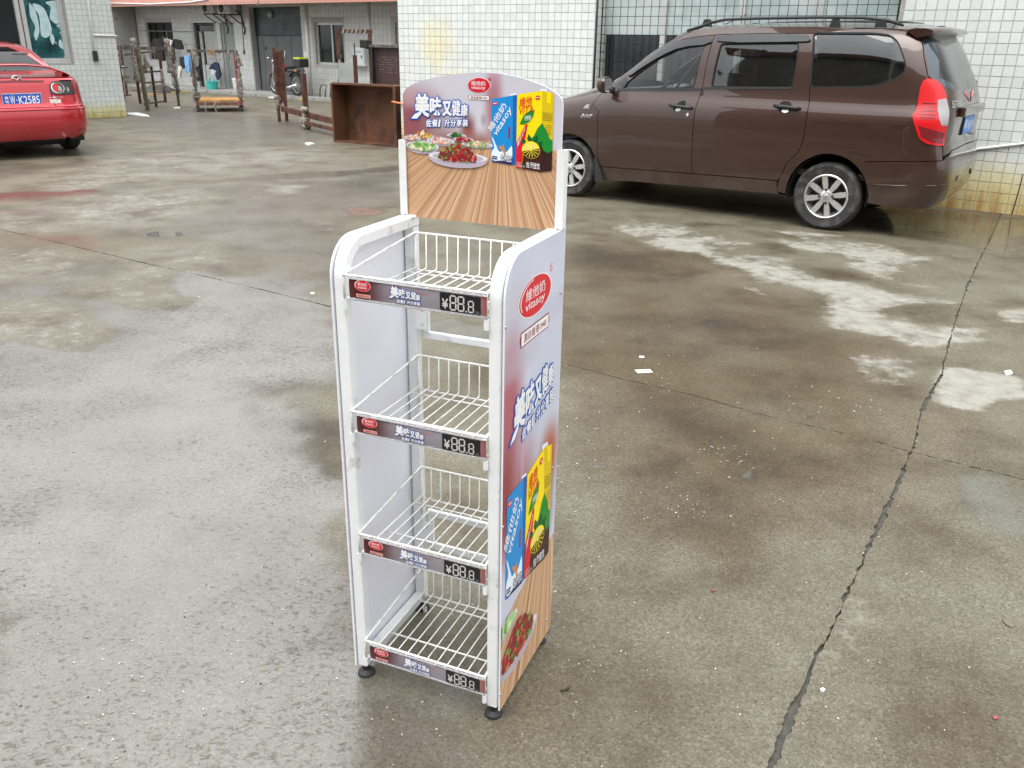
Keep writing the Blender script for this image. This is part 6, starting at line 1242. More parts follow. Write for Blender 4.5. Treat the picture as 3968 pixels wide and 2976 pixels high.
for side, L_ in zip((1, -1), both(CH, 'tail_light', clamp_, M_LSM, CAR, (), .03, .02, .006)):
    c_ = CH.hit(CPX(1240, 1165)); g_ = CH.surf(side, .0095); r1 = abs(CH.hit(CPX(1100, 1165))[0]-c_[0]); r2 = abs(CH.hit(CPX(1240, 1045))[1]-c_[1])
    def disc(cu, cv, ru, rv, m, nm, lift, a0=0, a1=2*PI):
        mb = MB(); panel(mb, ell(cu, cv, ru, rv, 26, a0, a1), CH.surf(side, lift), (), .05, .002, flip=side < 0); mb.build(nm, m, L_)
    mb = MB(); panel(mb, ell(c_[0], c_[1], r1, r2, 30), CH.surf(side, .0085), [ell(c_[0], c_[1], r1*.86, r2*.86, 30)], .05, .002, flip=side < 0); mb.build('lamp_ring', M_CHR, L_)
    disc(c_[0]+r1*.22, c_[1], r1*.60, r2*.80, M_LR2, 'red_lens', .0085); disc(c_[0]-r1*.28, c_[1]-r2*.15, r1*.30, r2*.52, M_LCLR, 'clear_lens', .0095)
    q_ = C1([(1450, 1200)])[0]; disc(q_[0], q_[1], .016, .03, M_LCLR, 'clear_lens', .0085); q_ = C1([(1535, 1160)])[0]; disc(q_[0], q_[1], .02, .05, M_LDRK, 'side_lens', .0085)
mb = MB(); g_ = CH.surf(1, .003); panel(mb, [(smx-.33, .975), (smx, .980), (smx, .955), (smx-.31, .950)], g_, (), .05, .003); panel(mb, [(smx-.33, .975), (smx, .980), (smx, .955), (smx-.31, .950)], CH.surf(-1, .003), (), .05, .003, flip=True); mb.build('high_brake_light', M_LDRK, CAR)
rows = []
for t in np.linspace(-1, 1, 25):
    y_ = t*.70; zc = 1.165-.135*abs(t)**2.6; xc_ = -.24-.14*abs(t)**2; rows.append([Vector((xc_+a, y_, zc+b)) for a, b in ((.075, -.012), (.085, .004), (.06, .014), (-.02, .022), (-.10, .016), (-.13, .0), (-.06, -.012))])
rw = [list(c) for c in zip(*(rows))]; rw.append(rw[0]); loft(rw).build('boot_spoiler', M_RED, CAR, auto=50)
for t in (-.62, .62): mb = MB(); mb.box((-.30, t*.9, 1.045), (.12, .04, .06)); mb.build('spoiler_foot', M_RED, CAR)
rr = MB(); rr.box((.0, 0, .745), (.012, .47, .168)); pc = -.088
pl = rr.build('licence_plate', M_ALLOY, CAR, loc=(pc, 0, 0)); mb = MB(); mb.box((.0075, 0, .745), (.005, .455, .145)); mb.build('plate_face', mat('blue_number_plate', (.02, .09, .50), .35, var=.05), pl)
fpl = lambda u, v, w_: Vector((.0108+w_, u, .745+v))
mb = MB(); text(mb, '粤', -.205, -.052, -.158, .05, fpl, .006); text(mb, 'W', -.145, -.05, -.085, .05, fpl, .012); mb.box((.0105, -.066, .745), (.001, .012, .012)); text(mb, 'K2585', -.045, -.05, .208, .05, fpl, .012); mb.build('plate_lettering', INK['white'], pl)
for y_ in (-.11, .11):
    mb = MB(); mb.lathe([(.008, 0), (.007, .004)], (.0105, y_, .807), 'X', 10); mb.build('plate_bolt', M_STEEL, pl)
ec = CH.hit(CPX(405, 985)); ey_ = CH.surf(-1 if True else 1)
P0 = CH.surf(-1, .006)(*ec) if CPX(405, 985)[0] > CPX(470, 0)[0] else CH.surf(1, .006)(*ec); ex0, ey0, ez0 = P0.x+.004, P0.y, P0.z
mb = MB(); mb.tube([(ex0, ey0+.058*math.cos(a), ez0+.045*math.sin(a)) for a in np.linspace(0, 2*PI, 32, False)], .0065, 8, True)
mb.tube([(ex0, ey0-.052, ez0+.012), (ex0+.002, ey0-.022, ez0+.008), (ex0+.003, ey0, ez0-.014), (ex0+.002, ey0+.022, ez0+.008), (ex0, ey0+.052, ez0+.012)], .006, 8); mb.build('emblem', M_CHR, CAR, smooth=True)
g_ = CH.surf(-1, .004); q0, q1 = CH.hit(CPX(1060, 1395)), CH.hit(CPX(1355, 1345)); mb = MB(); fl = lambda u, v, w_: g_(q0[0]+(q1[0]-q0[0])*u, q0[1]+(q1[1]-q0[1])*v); text(mb, '一汽轿车', 0, 0, 1, 1, fl, .02); mb.build('badge', M_CHR, CAR)
mb = MB(); panel(mb, C1([(1065, 1415), (1300, 1408), (1318, 1505), (1180, 1500), (1095, 1490)]), CH.surf(-1, .003), (), .03, 0, flip=True); mb.build('torn_sticker', mat('torn_sticker', (.55, .52, .48), .7, var=.4, scale=60), CAR)
e0 = CH.hit(zoomf(0, 0, .4219)(600, 1248)); ep = CH.surf(-1, -.05)(e0[0], .30); ep.z = .232; mb = MB(); mb.tube([(ep.x-.5, ep.y, ep.z-.02), (ep.x-.1, ep.y, ep.z), (ep.x+.10, ep.y, ep.z)], .036, 18, caps=False); mb.tube([(ep.x+.10, ep.y, ep.z), (ep.x-.1, ep.y, ep.z)], .031, 18, caps=False); mb.build('exhaust', M_CHR, CAR, smooth=True)
mb = MB(); mb.box((-2.3, 0, .27), (4.2, 1.45, .16)); mb.box((-.35, 0, .30), (.5, 1.35, .18)); mb.tube([(-.25, -.3, .24), (-.25, .45, .24)], .09, 14); mb.build('underbody', M_GAP, CAR)
both(CH, 'bumper_reflector', C1([(1410, 1585), (1700, 1575), (1705, 1592), (1420, 1605)]) if False else [(smx-.78, .335), (smx-.62, .335), (smx-.62, .352), (smx-.76, .352)], M_LDRK, CAR, (), .04, .003, .003)
mb = MB(); mb.tube([CH.surf(s_, .004)(q, .62) for s_, q in [(1, v) for v in np.linspace(smx-.9, smx, 12)]+[(-1, v) for v in np.linspace(smx, smx-.9, 12)]], .009, 8); mb.build('bumper_ledge', M_RED, CAR, smooth=True)
for x in (XF, XR):
    for s_ in (-1, 1): wheel(CAR, x, s_*.765, RW, .2, .2, s_, 5)
mb = MB(); mb.box((-2.2, 0, .55), (2.6, 1.45, .05)); mb.build('cabin_floor', M_TRIM, CAR)
for x in (-2.5, -1.5):
    for y in (-.37, .37): mb = MB(); mb.box((x, y, .7), (.5, .5, .2)); mb.box((x+.25, y, .95), (.12, .5, .6), Matrix.Rotation(.25, 3, 'Y')); mb.box((x+.33, y, 1.24), (.07, .24, .14)); bevel(mb.build('seat', M_SEAT, CAR), .04, 2)
mb = MB(); mb.box((-.95, 0, 1.03), (.5, 1.3, .03)); mb.build('parcel_shelf', M_TRIM, CAR)

# ------------------------------------------------------------------ clutter across the yard
z2 = zoomf(400, 0, 600/1991); z3 = zoomf(950, 0, 650/1797); z4 = zoomf(440, 90, 520/2212); z8 = zoomf(1050, 190, 510/2115)
def vz(P, py):                              # height above P whose picture row is py
    a, b = -.2, 5.0
    for _ in range(40):
        m = (a+b)/2
        if project(Vector((P.x, P.y, m)))[1] > py: a = m
        else: b = m
    return a
M_RUST = mat('rusty_steel', (.115, .045, .026), .75, .15, var=.35, scale=6, bump=.002, bscale=50, dirt=(.05, .022, .016), dirt_amt=.5, dscale=5)
M_RUSTB = mat('rust_brown_plate', (.13, .052, .024), .7, .1, var=.4, scale=2.0, bump=.001, bscale=30, dirt=(.05, .024, .015), dirt_amt=.45, dscale=1.6)
M_GRIM = mat('grimy_grey_steel', (.085, .08, .072), .7, .2, var=.35, scale=8, dirt=(.2, .19, .16), dirt_amt=.35, dscale=7)
M_RAG = mat('pale_rag_tape', (.30, .275, .245), .9, var=.45, scale=9, dirt=(.16, .13, .11), dirt_amt=.5, dscale=12)
M_PLY = mat('orange_plywood', (.48, .24, .06), .7, var=.3, scale=5, dirt=(.25, .14, .06), dirt_amt=.35)
M_CAST = mat('caster_rubber', (.03, .03, .03), .7)
def local(o, P): return o.matrix_basis.inverted() @ Vector(P)
def rag(parent, P, h, r, seed, name='rag'):                # cloth wound round a post
    rr = random.Random(seed); mb = MB(); n = 14; pts = []; rs = []
    for i in range(n): pts.append(Vector(P)+Vector((rr.uniform(-.012, .012), rr.uniform(-.012, .012), h*i/(n-1)))); rs.append(r*rr.uniform(.6, 1.15))
    mb.tube(pts, rs, 9)
    for k in range(3):
        z = rr.uniform(.1, .9)*h; a = rr.uniform(0, 6.28); q = Vector(P)+Vector((0, 0, z)); e = Vector((math.cos(a), math.sin(a), 0)); mb.add([q, q+e*.05+Vector((0, 0, .03)), q+e*.11-Vector((0, 0, rr.uniform(.05, .16))), q+e*.03-Vector((0, 0, rr.uniform(.1, .22))), q+e*.05], [(0, 1, 2, 3)])
    return mb.build(name, M_RAG, parent, smooth=True)
# trolley with an orange deck
FL, FR = ground(z2(1205, 1440)), ground(z2(1810, 1435)); dx = (FR-FL); W_ = dx.length; trz = math.atan2(dx.y, dx.x)
TR = thing('deck_trolley', 'grimy steel pipe trolley with orange plywood deck near the back building', 'trolley', FL, trz)
Ht = vz(FL, 655*.3013); Dp = 1.25; zd = .20
for i, (x, y) in enumerate(((.03, .03), (W_-.03, .03), (.03, Dp), (W_-.03, Dp))):
    o = MB(); o.bar((x, y, .12), (x, y, Ht-.03), .055, .055, (0, 1, 0)); o.build('post', M_GRIM if i != 3 else mat('faded_red_steel', (.24, .05, .045), .7, var=.4, scale=8), TR)
    cst = MB(); cst.lathe([(.055, -.018), (.06, 0), (.055, .018)], (x, y, .06), 'X', 16); cst.box((x, y, .1), (.07, .05, .04)); cst.build('caster', M_CAST, TR)
for a, b in (((-.06, .03, Ht), (W_-.03, .03, Ht)), ((.03, Dp, Ht-.01), (W_-.03, Dp, Ht-.01))): o = MB(); o.bar(a, b, .06, .06); o.build('top_beam', M_GRIM, TR)
for x in (.03, W_-.03): o = MB(); o.bar((x, .06, Ht-.005), (x, Dp-.03, Ht-.005), .05, .05); o.build('top_beam', M_GRIM, TR)
for k in range(5):
    y0 = .02+k*.245; o = MB(); o.box((W_/2, y0+.12, zd+.022+random.uniform(0, .012)), (W_+.05+random.uniform(-.06, .06), .235, .032), None, random.uniform(-.01, .01)); o.build('deck_board', M_PLY, TR)
for y in (0, Dp): o = MB(); o.bar((0, y, zd-.03), (W_, y, zd-.03), .04, .07); o.build('deck_rail', mat('brown_angle_steel', (.16, .07, .04), .7, var=.3), TR)
rag(TR, (W_-.03, .03, .15), .75, .05, 3); rag(TR, (.03, .03, .3), .12, .06, 4); rag(TR, (W_-.02, .02, .95), .25, .04, 8); rag(TR, (.03, Dp, .5), .5, .06, 12)
# leaning-post rack by the corner of the tiled office
P0, P1 = ground(z2(580, 1420)), ground(z2(1000, 1365)); dx = P1-P0; rz_ = math.atan2(dx.y, dx.x); L_ = dx.length
RK = thing('scrap_rack', 'grimy steel rack hung with torn rags beside the tiled office corner', 'rack', P0, rz_); Hr = vz(P0, 640*.3013)
tl = on_plane(z2(430, 625), P0, Vector((math.sin(rz_), -math.cos(rz_), 0))); tl = local(RK, tl)
o = MB(); o.bar((0, 0, 0), (tl.x, 0, tl.z), .06, .06, (0, 1, 0)); o.build('leaning_post', mat('olive_steel', (.15, .14, .09), .7, var=.3, scale=8), RK)
xe = local(RK, on_plane(z2(195, 620), P0, Vector((math.sin(rz_), -math.cos(rz_), 0))))
o = MB(); o.bar((xe.x-.25, .05, xe.z), (L_+.05, .05, tl.z), .06, .06); o.build('top_beam', M_GRIM, RK); o = MB(); o.bar((xe.x, .9, xe.z), (L_, .9, tl.z), .05, .05); o.build('top_beam', M_GRIM, RK)
for x, y, h in ((L_, .05, Hr), (L_*.45, .4, .95), (L_*.72, .4, .93), (xe.x, .5, Hr), (xe.x+.28, .5, 1.0), (xe.x+.5, .5, .8), (L_, .9, Hr)):
    o = MB(); o.bar((x, y, 0), (x, y, h-.03), .045, .045, (0, 1, 0)); o.build('post', M_RUST if h < 1.1 else M_GRIM, RK)
for z in (.78, .55, .10): o = MB(); o.bar((L_*.45, .4, z), (L_, .4, z), .035, .035); o.build('rail', M_GRIM, RK)
for z in (.85, .62, .08): o = MB(); o.bar((xe.x, .5, z), (xe.x+.55, .5, z), .035, .035); o.build('rail', M_RUST, RK)
rag(RK, (L_*.86, .05, .75), .75, .07, 21); rag(RK, (L_, .05, .35), .6, .06, 22); rag(RK, (L_*.15, .05, Hr-.45), .35, .035, 23); rag(RK, (.0, .02, .05), .3, .05, 24); rag(RK, (xe.x+.3, .5, .3), .4, .04, 25)
def strips(parent, a, b, n, seed):
    rr = random.Random(seed); a, b = Vector(a), Vector(b)
    for i in range(n):
        p = a.lerp(b, rr.random()); L = rr.uniform(.06, .26); w_ = rr.uniform(.015, .05); mb = MB(); q = [p+Vector((0, -.035, .03))]
        for k in range(5): q.append(p+Vector((rr.uniform(-.02, .02), -.036+rr.uniform(-.015, .015), -.03-L*k/4)))
        mb.add([v+Vector((sx*w_*(1-.12*j), 0, 0)) for j, v in enumerate(q) for sx in (-.5, .5)], [(2*j, 2*j+1, 2*j+3, 2*j+2) for j in range(5)]); mb.build('rag_strip', M_RAG if rr.random() < .75 else mat('rag_colour_%d' % rr.randint(0, 2), [(.4, .2, .05), (.35, .12, .14), (.2, .22, .3)][rr.randint(0, 2)], .9), parent)
strips(RK, (xe.x, .05, xe.z), (L_, .05, tl.z), 22, 5); strips(TR, (0, .03, Ht), (W_, .03, Ht), 14, 6); strips(RK, (L_*.45, .4, .55), (L_, .4, .55), 8, 7); strips(RK, (xe.x, .5, .62), (xe.x+.5, .5, .62), 8, 8); strips(TR, (0, 0, zd), (W_, 0, zd), 8, 9)
for x, y, h, rz2 in ((L_*1.3, 1.3, 1.25, 0), (L_*1.75, 1.0, 1.3, 0), (L_*.2, 1.2, 1.1, 0)): o = MB(); o.bar((x, y, 0), (x, y, h), .05, .05, (0, 1, 0)); o.build('post', M_RUST, RK)
o = MB(); o.bar((L_*.2, 1.25, 1.08), (L_*1.75, 1.15, 1.2), .045, .045); o.build('rail', M_GRIM, RK)
rag(RK, (L_*1.3, 1.3, .5), .6, .05, 51); rag(RK, (L_*1.75, 1.0, .3), .5, .05, 52)
R2 = copy_tree(RK); R2.location = RK.location+Vector((-1.6, 2.3, 0)); R2.rotation_euler = (0, 0, rz_+.12); tag(R2, 'second rag-hung steel rack standing farther back before the dark window', 'rack')
# washing on a rail in front of the back wall
pole = thing('clothes_rail', 'thin steel clothes rail holding washing before the back building', 'rail', bbp(-5.2, -.55, 0), BBA); o = MB(); o.tube([(-2.3, 0, 1.72), (1.7, 0, 1.70)], .011, 8); o.build('rail_tube', M_GRIM, pole, smooth=True)
for x in (-2.25, -.2, 1.65): o = MB(); o.tube([(x, .02, .08), (x, .02, 1.72)], .011, 8); o.build('upright', M_GRIM, pole, smooth=True)
o = MB(); o.tube([(-2.25, .02, 1.34), (1.65, .02, 1.33)], .008, 8); o.build('lower_rail', M_GRIM, pole, smooth=True)
def garment(name, label, px, col, Z=z2, off=-.55, seed=1):
    pts = [(lambda P: (P.dot(bbd), P.z))(on_plane(Z(*q), bbo+bbn*off, bbn)-bbo) for q in px]; s0_ = sum(q[0] for q in pts)/len(pts); zb_ = min(q[1] for q in pts)
    P2 = [(a-s0_, b-zb_) for a, b in pts]; rr = random.Random(seed); f1, f2 = rr.uniform(14, 26), rr.uniform(0, 6)
    m_ = mat('cloth_'+name+str(seed), col, .92, var=.3, scale=7)
    mb = MB(); h = max(q[1] for q in P2)
    for d, fl in ((-.022, False), (.022, True)): panel(mb, P2, lambda u, v, w_: Vector((u, d+.022*math.sin(u*f1+f2+v*3)*(1.1-v/h*.8), v)), (), .045, .0, flip=fl)
    o = mb.build(name, m_, None, smooth=True); o.location = bbp(s0_, off, zb_); o.rotation_euler = (0, 0, BBA); tag(o, label, 'clothing', 'washing on the rail'); return o
garment('black_jacket', 'black jacket hanging with arms spread right of the white shirt', [(905, 505), (935, 500), (1000, 520), (1035, 630), (985, 640), (905, 620)], (.012, .012, .013), seed=1)
garment('white_shirt', 'small white T-shirt hanging before the dark window', [(800, 520), (830, 507), (885, 515), (890, 560), (870, 620), (832, 622), (828, 560), (805, 545)], (.62, .60, .60), off=-.62, seed=2)
garment('dark_trousers', 'black trousers hanging low over the window sill', [(640, 500), (745, 490), (775, 560), (770, 700), (790, 790), (720, 770), (690, 760), (640, 690)], (.014, .014, .016), seed=3)
garment('maroon_shirt', 'dark maroon shirt hanging left of the white T-shirt', [(755, 470), (800, 470), (812, 600), (790, 640), (755, 620)], (.06, .025, .03), off=-.5, seed=4)
garment('blue_dress', 'sky blue dress on a hanger between dark clothes', [(1050, 715), (1085, 708), (1112, 725), (1108, 800), (1118, 925), (1095, 940), (1062, 930), (1048, 800)], (.16, .34, .60), off=-.75, seed=5)
garment('black_blouse', 'black blouse hanging just left of the blue dress', [(990, 735), (1030, 728), (1045, 770), (1040, 880), (1005, 890), (985, 820)], (.02, .018, .02), off=-.7, seed=6)
garment('grey_shirt', 'grey shirt hanging right of the blue dress', [(1155, 715), (1195, 702), (1235, 730), (1245, 830), (1215, 870), (1175, 860), (1160, 790)], (.14, .15, .15), off=-.7, seed=7)
garment('black_shorts', 'long black shorts hanging below the grey shirt', [(1170, 880), (1215, 850), (1250, 880), (1268, 1035), (1225, 1045), (1180, 980)], (.006, .006, .007), off=-.72, seed=8)
garment('white_towel', 'white towel hanging from the corner of the rack', [(968, 850), (1000, 855), (1012, 900), (992, 1000), (955, 1005), (960, 920)], (.55, .54, .52), off=-.9, seed=9)
garment('navy_coat', 'navy blue coat bundled on the pale door', [(1395, 830), (1440, 795), (1480, 810), (1510, 960), (1480, 1040), (1450, 960), (1400, 930), (1370, 890)], (.025, .035, .075), off=-.25, seed=10)
garment('white_cloth', 'crumpled white cloth hung on the navy coat', [(1345, 900), (1395, 890), (1440, 910), (1430, 960), (1380, 955), (1335, 945)], (.6, .6, .6), off=-.32, seed=11)
def seatpos(Z, x, y, z): return ground(Z(x, y), z)
b0 = seatpos(z2, 1408, 1148, .08); t = thing('wash_basin', 'turquoise plastic basin with a handle by the pale door', 'basin', b0, BBA); M_TQ = mat('turquoise_plastic', (.06, .50, .46), .35, var=.08)
o = MB(); o.lathe([(.15, 0), (.155, .01), (.19, .22), (.205, .225), (.20, .235), (.185, .23), (.15, .03), (.01, .02)], (0, 0, 0), 'Z', 28, cap=False); o.build('bowl', M_TQ, t, auto=40); o = MB(); o.tube([(-.12, 0, .22), (-.10, 0, .31), (.0, 0, .34), (.10, 0, .31), (.12, 0, .22)], .016, 8); o.build('handle', M_TQ, t, smooth=True)
b0 = seatpos(z2, 1735, 1168, .08); t = thing('paint_bucket', 'white plastic paint bucket outside the narrow grey door', 'bucket', b0, BBA); M_WB = mat('white_plastic', (.66, .66, .63), .4, var=.06, dirt=(.4, .38, .34), dirt_amt=.2)
o = MB(); o.lathe([(.115, 0), (.118, .005), (.142, .30), (.15, .30), (.15, .325), (.146, .36), (.13, .362), (.118, .05), (.01, .04)], (0, 0, 0), 'Z', 26, cap=False); o.build('pail', M_WB, t, auto=40); o = MB(); o.tube([(.15*math.cos(a), .15*math.sin(a), .30-.16*math.sin(a/1)*1) for a in np.linspace(0, PI, 14)], .004, 6); o.build('handle', M_STEEL, t, smooth=True)
# boards and scrap on the ground behind the racks
for i, (x0, y0, x1, y1, lb) in enumerate(((400, 1085, 560, 1110, 'short orange board on the scrap heap behind the rack'), (620, 1130, 790, 1110, 'long yellow-orange board propped behind the rack posts'), (590, 1225, 720, 1222, 'orange board lying flat beyond the rack'), (880, 1205, 1090, 1200, 'thin yellow strip lying on the wet ground'))):
    a, b = ground(z2(x0, y0), .05), ground(z2(x1, y1), .05); m = (a+b)/2; o = MB(); o.box((0, 0, 0), ((b-a).length, .22 if i != 3 else .07, .025)); o = o.build('scrap_board', M_PLY if i != 3 else mat('yellow_strip', (.55, .36, .03), .6), None); o.location = (m.x, m.y, .03+.02*i); o.rotation_euler = (.05 if i < 2 else 0, 0, math.atan2((b-a).y, (b-a).x)); tag(o, lb, 'board')
q = ground(z2(590, 1085), .0); t = MB(); t.tube([(-.5+.01*i, .14*math.cos(i*.7), .17+.14*math.sin(i*.7)) for i in range(100)], .012, 5); o = t.build('coil_spring', mat('rusty_wire', (.20, .12, .05), .7, var=.3), None, smooth=True); o.location = (q.x, q.y, 0); o.rotation_euler = (0, 0, BBA+.3); tag(o, 'rusty coiled wire spring lying on the scrap heap', 'spring')
q = ground(z2(680, 1180), 0); o = MB(); rows = [[Vector((x, y, .10+.10*math.sin(3*x+1)*math.cos(y*4)+.07*mnoise.noise(Vector((x*4, y*4, 2))))) for y in np.linspace(-.45, .45, 12)] for x in np.linspace(-.9, .9, 22)]; rows = [[Vector((p_.x, p_.y, max(0.004, p_.z*(1-abs(p_.y/.46)**3)*(1-abs(p_.x/.92)**4)))) for p_ in r] for r in rows]; o = loft(rows).build('dark_tarpaulin', mat('black_tarpaulin', (.03, .026, .022), .6, var=.4, scale=6), None, smooth=True); o.location = (q.x, q.y, 0); o.rotation_euler = (0, 0, BBA); tag(o, 'crumpled dark tarpaulin over the scrap heap behind the rack', 'tarpaulin')
# rusty H-frame
A_, B_ = ground(z3(408, 1300)), ground(z3(665, 1385)); dx = B_-A_; hz = math.atan2(dx.y, dx.x); Lh = dx.length
HF = thing('rusty_gantry', 'rust brown channel-steel gantry standing in the yard left of the rusty tray', 'gantry', A_, hz); hA, hB = vz(A_, 185), vz(B_, 285)
for dy in (-.075, .075): o = MB(); o.bar((0, dy, 0), (0, dy, hA-(.04 if dy > 0 else 0)), .07, .05, (0, 1, 0)); o.build('post', M_RUST, HF)
o = MB(); o.box((0, 0, hA*.6), (.03, .10, hA*.7)); o.build('web', M_RUST, HF)
o = MB(); o.bar((Lh, 0, 0), (Lh, 0, hB), .10, .08, (0, 1, 0)); o.build('post', M_RUST, HF)
zb1 = vz(A_, 437); 
for z, y, x0_ in ((.24, .0, .04), ): o = MB(); o.bar((x0_, y, z), (Lh+1.75, y+.15, z), .07, .10); o.build('beam', M_RUST, HF)
o = MB(); o.bar((Lh+.06, -.03, .12), (Lh+1.7, .1, .12), .06, .06); o.build('beam', M_RUST, HF)
rag(HF, (0, -.08, .25), .25, .06, 31); rag(HF, (Lh, -.02, .02), .38, .075, 32)
# open rusty tray on its side
a, b = ground(z3(965, 1518)), ground(z3(1625, 1580)); dx = b-a; tz = math.atan2(dx.y, dx.x); W_ = dx.length; Hb = vz(a, 322); db = .34
TY = thing('rusty_tray', 'large rusty steel tray standing on edge against the white tiled wall corner', 'tray', a, tz); e = .012
o = MB(); o.box((W_/2, db, Hb/2), (W_, .012, Hb)); o.build('base_plate', M_RUSTB, TY)
for c, d in (((e/2, db/2, Hb/2), (e, db-.012, Hb)), ((W_-e/2, db/2, Hb/2), (e, db-.012, Hb)), ((W_/2, db/2, Hb-e/2), (W_-2*e, db-.012, e)), ((W_/2, db/2, e/2), (W_-2*e, db-.012, e))): o = MB(); o.box(c, d); o.build('side_plate', M_RUSTB, TY)
for c, d in (((.0, -.012, Hb/2), (.035, .022, Hb)), ((W_, -.012, Hb/2), (.05, .022, Hb)), ((W_/2, -.012, Hb), (W_-.05, .022, .03)), ((W_/2, -.012, .015), (W_-.05, .022, .03))): o = MB(); o.box(c, d); o.build('rim', M_RUSTB, TY)
# taped frame, perforated cabinet, sheet and post behind the tray
def behind(px, depth): return ground((px[0], px[1])) if depth is None else Vector((0, 0, 0))
yb = 19.0
def at_y(px, Y): d = ray(px); return CAM+d*((Y-CAM.y)/d.y)
g0, g1 = at_y(z3(1005, 600), yb), at_y(z3(1345, 600), yb); hg = at_y(z3(1180, 335), yb).z
TF = thing('taped_gate', 'brown steel gate frame wound with white tape behind the rusty tray', 'gate', (g0.x, g0.y, 0), math.atan2(g1.y-g0.y, g1.x-g0.x)); Wg = (g1-g0).length
for x in (0, Wg): o = MB(); o.bar((x, 0, 0), (x, 0, hg-.04), .07, .07, (0, 1, 0)); o.build('post', M_RUST, TF)
o = MB(); o.bar((-.05, 0, hg), (Wg+.05, 0, hg), .075, .075); o.build('top_beam', M_RUST, TF)
for i in range(6): o = MB(); o.box((.12+i*.09, 0, hg), (.045, .085, .088), Matrix.Rotation(.35, 3, 'Y')); o.build('tape_wrap', M_RAG, TF)
rag(TF, (0, 0, .3), .95, .05, 41); rag(TF, (Wg, 0, .2), .6, .045, 42)
c0, c1 = at_y(z3(1362, 700), 18.0), at_y(z3(1640, 700), 17.2); hc = at_y(z3(1450, 505), 17.8).z
PC = thing('perforated_cabinet', 'dark brown perforated steel cabinet behind the rusty tray', 'cabinet', (c0.x, c0.y, 0), math.atan2(c1.y-c0.y, c1.x-c0.x)); Wc = (c1-c0).length+.3
o = MB(); o.box((Wc/2, .3, hc/2), (Wc, .5, hc)); o.build('body', mat('dark_brown_enamel', (.055, .026, .024), .5, var=.25, scale=3), PC); o = MB(); o.box((Wc/2, .02, hc+.02), (Wc+.08, .12, .05)); o.build('top_rail', M_GRIM, PC)
for x in (.03, Wc-.03): o = MB(); o.bar((x, .0, 0), (x, .0, hc-.006), .06, .06, (0, 1, 0)); o.build('post', M_DARKM, PC)
o = MB(); 
for r_ in range(7):
    for c_ in range(14):
        if random.random() < .8: o.box((.22+c_*.05, .048, hc-.18-r_*.045), (.012, .004, .012))
o = o.build('perforations', mat('pale_specks', (.35, .33, .32), .7), PC); o['kind'] = 'stuff'
o = MB(); o.box((Wc/2, .03, hc*.42), (Wc-.1, .03, .05)); o.build('mid_rail', M_DARKM, PC)
p_ = at_y(z3(1180, 700), 17.5); t = thing('rusty_post', 'single rust brown square post between the grey sheet and the meter cabinet', 'post', (p_.x, p_.y, 0), .2); hp = at_y(z3(1180, 590), 17.5).z; o = MB(); o.bar((0, 0, 0), (0, 0, hp), .08, .08, (0, 1, 0)); o.build('shaft', M_RUST, t); o = MB(); o.tube([(0, 0, hp), (0, 0, hp+.22)], .012, 8); o.build('pin', M_DARKM, t)
p_ = at_y(z3(1090, 780), 18.3); t = MB(); hs_ = at_y(z3(1090, 672), 18.3).z; t.box((0, 0, hs_/2), (.42, .012, hs_)); o = t.build('metal_sheet', mat('galvanised_sheet', (.36, .38, .36), .4, .5, var=.25, scale=3), None); o.location = (p_.x, p_.y, 0); o.rotation_euler = (-.05, 0, -.3); tag(o, 'dull galvanised sheet leaning upright behind the rusty tray', 'sheet')
p_ = at_y(z3(1290, 470), 18.8); t = thing('flood_lamp', 'black flood lamp on the taped frame', 'lamp', (p_.x, p_.y, p_.z-.06), -.5); o = MB(); o.box((0, 0, .06), (.20, .16, .16)); bevel(o.build('housing', M_DARKM, t), .02); o = MB(); o.bar((.0, .0, -.02), (.16, .05, -.02), .03, .03); o.build('bracket', M_DARKM, t)
# cycle stand and yellow bar by the plinth
q = ground(z3(800, 1075)); t = thing('cycle_stand', 'low steel cycle parking stand beside the plinth', 'cycle stand', q, BBA)
for i in range(3): o = MB(); o.tube([(i*.42, 0, 0), (i*.42+.02, .02, .32), (i*.42+.1, .02, .40), (i*.42+.30, .02, .40), (i*.42+.27, .0, .3), (i*.42+.2, 0, 0)], .016, 8); o.build('hoop', M_GRIM, t, smooth=True)
o = MB(); o.bar((-.05, 0, .02), (1.2, 0, .02), .03, .03); o.build('base_bar', M_GRIM, t)
q0, q1 = ground(z3(600, 1070)), ground(z3(735, 1075)); o = MB(); o.box(((q1-q0).length/2, 0, .04), ((q1-q0).length, .09, .06)); o = o.build('yellow_bar', mat('yellow_paint', (.62, .48, .02), .5, var=.15), None); o.location = (q0.x, q0.y, -.008); o.rotation_euler = (0, 0, math.atan2((q1-q0).y, (q1-q0).x)); tag(o, 'short yellow painted kerb bar on the ground by the cycle stand', 'bar')
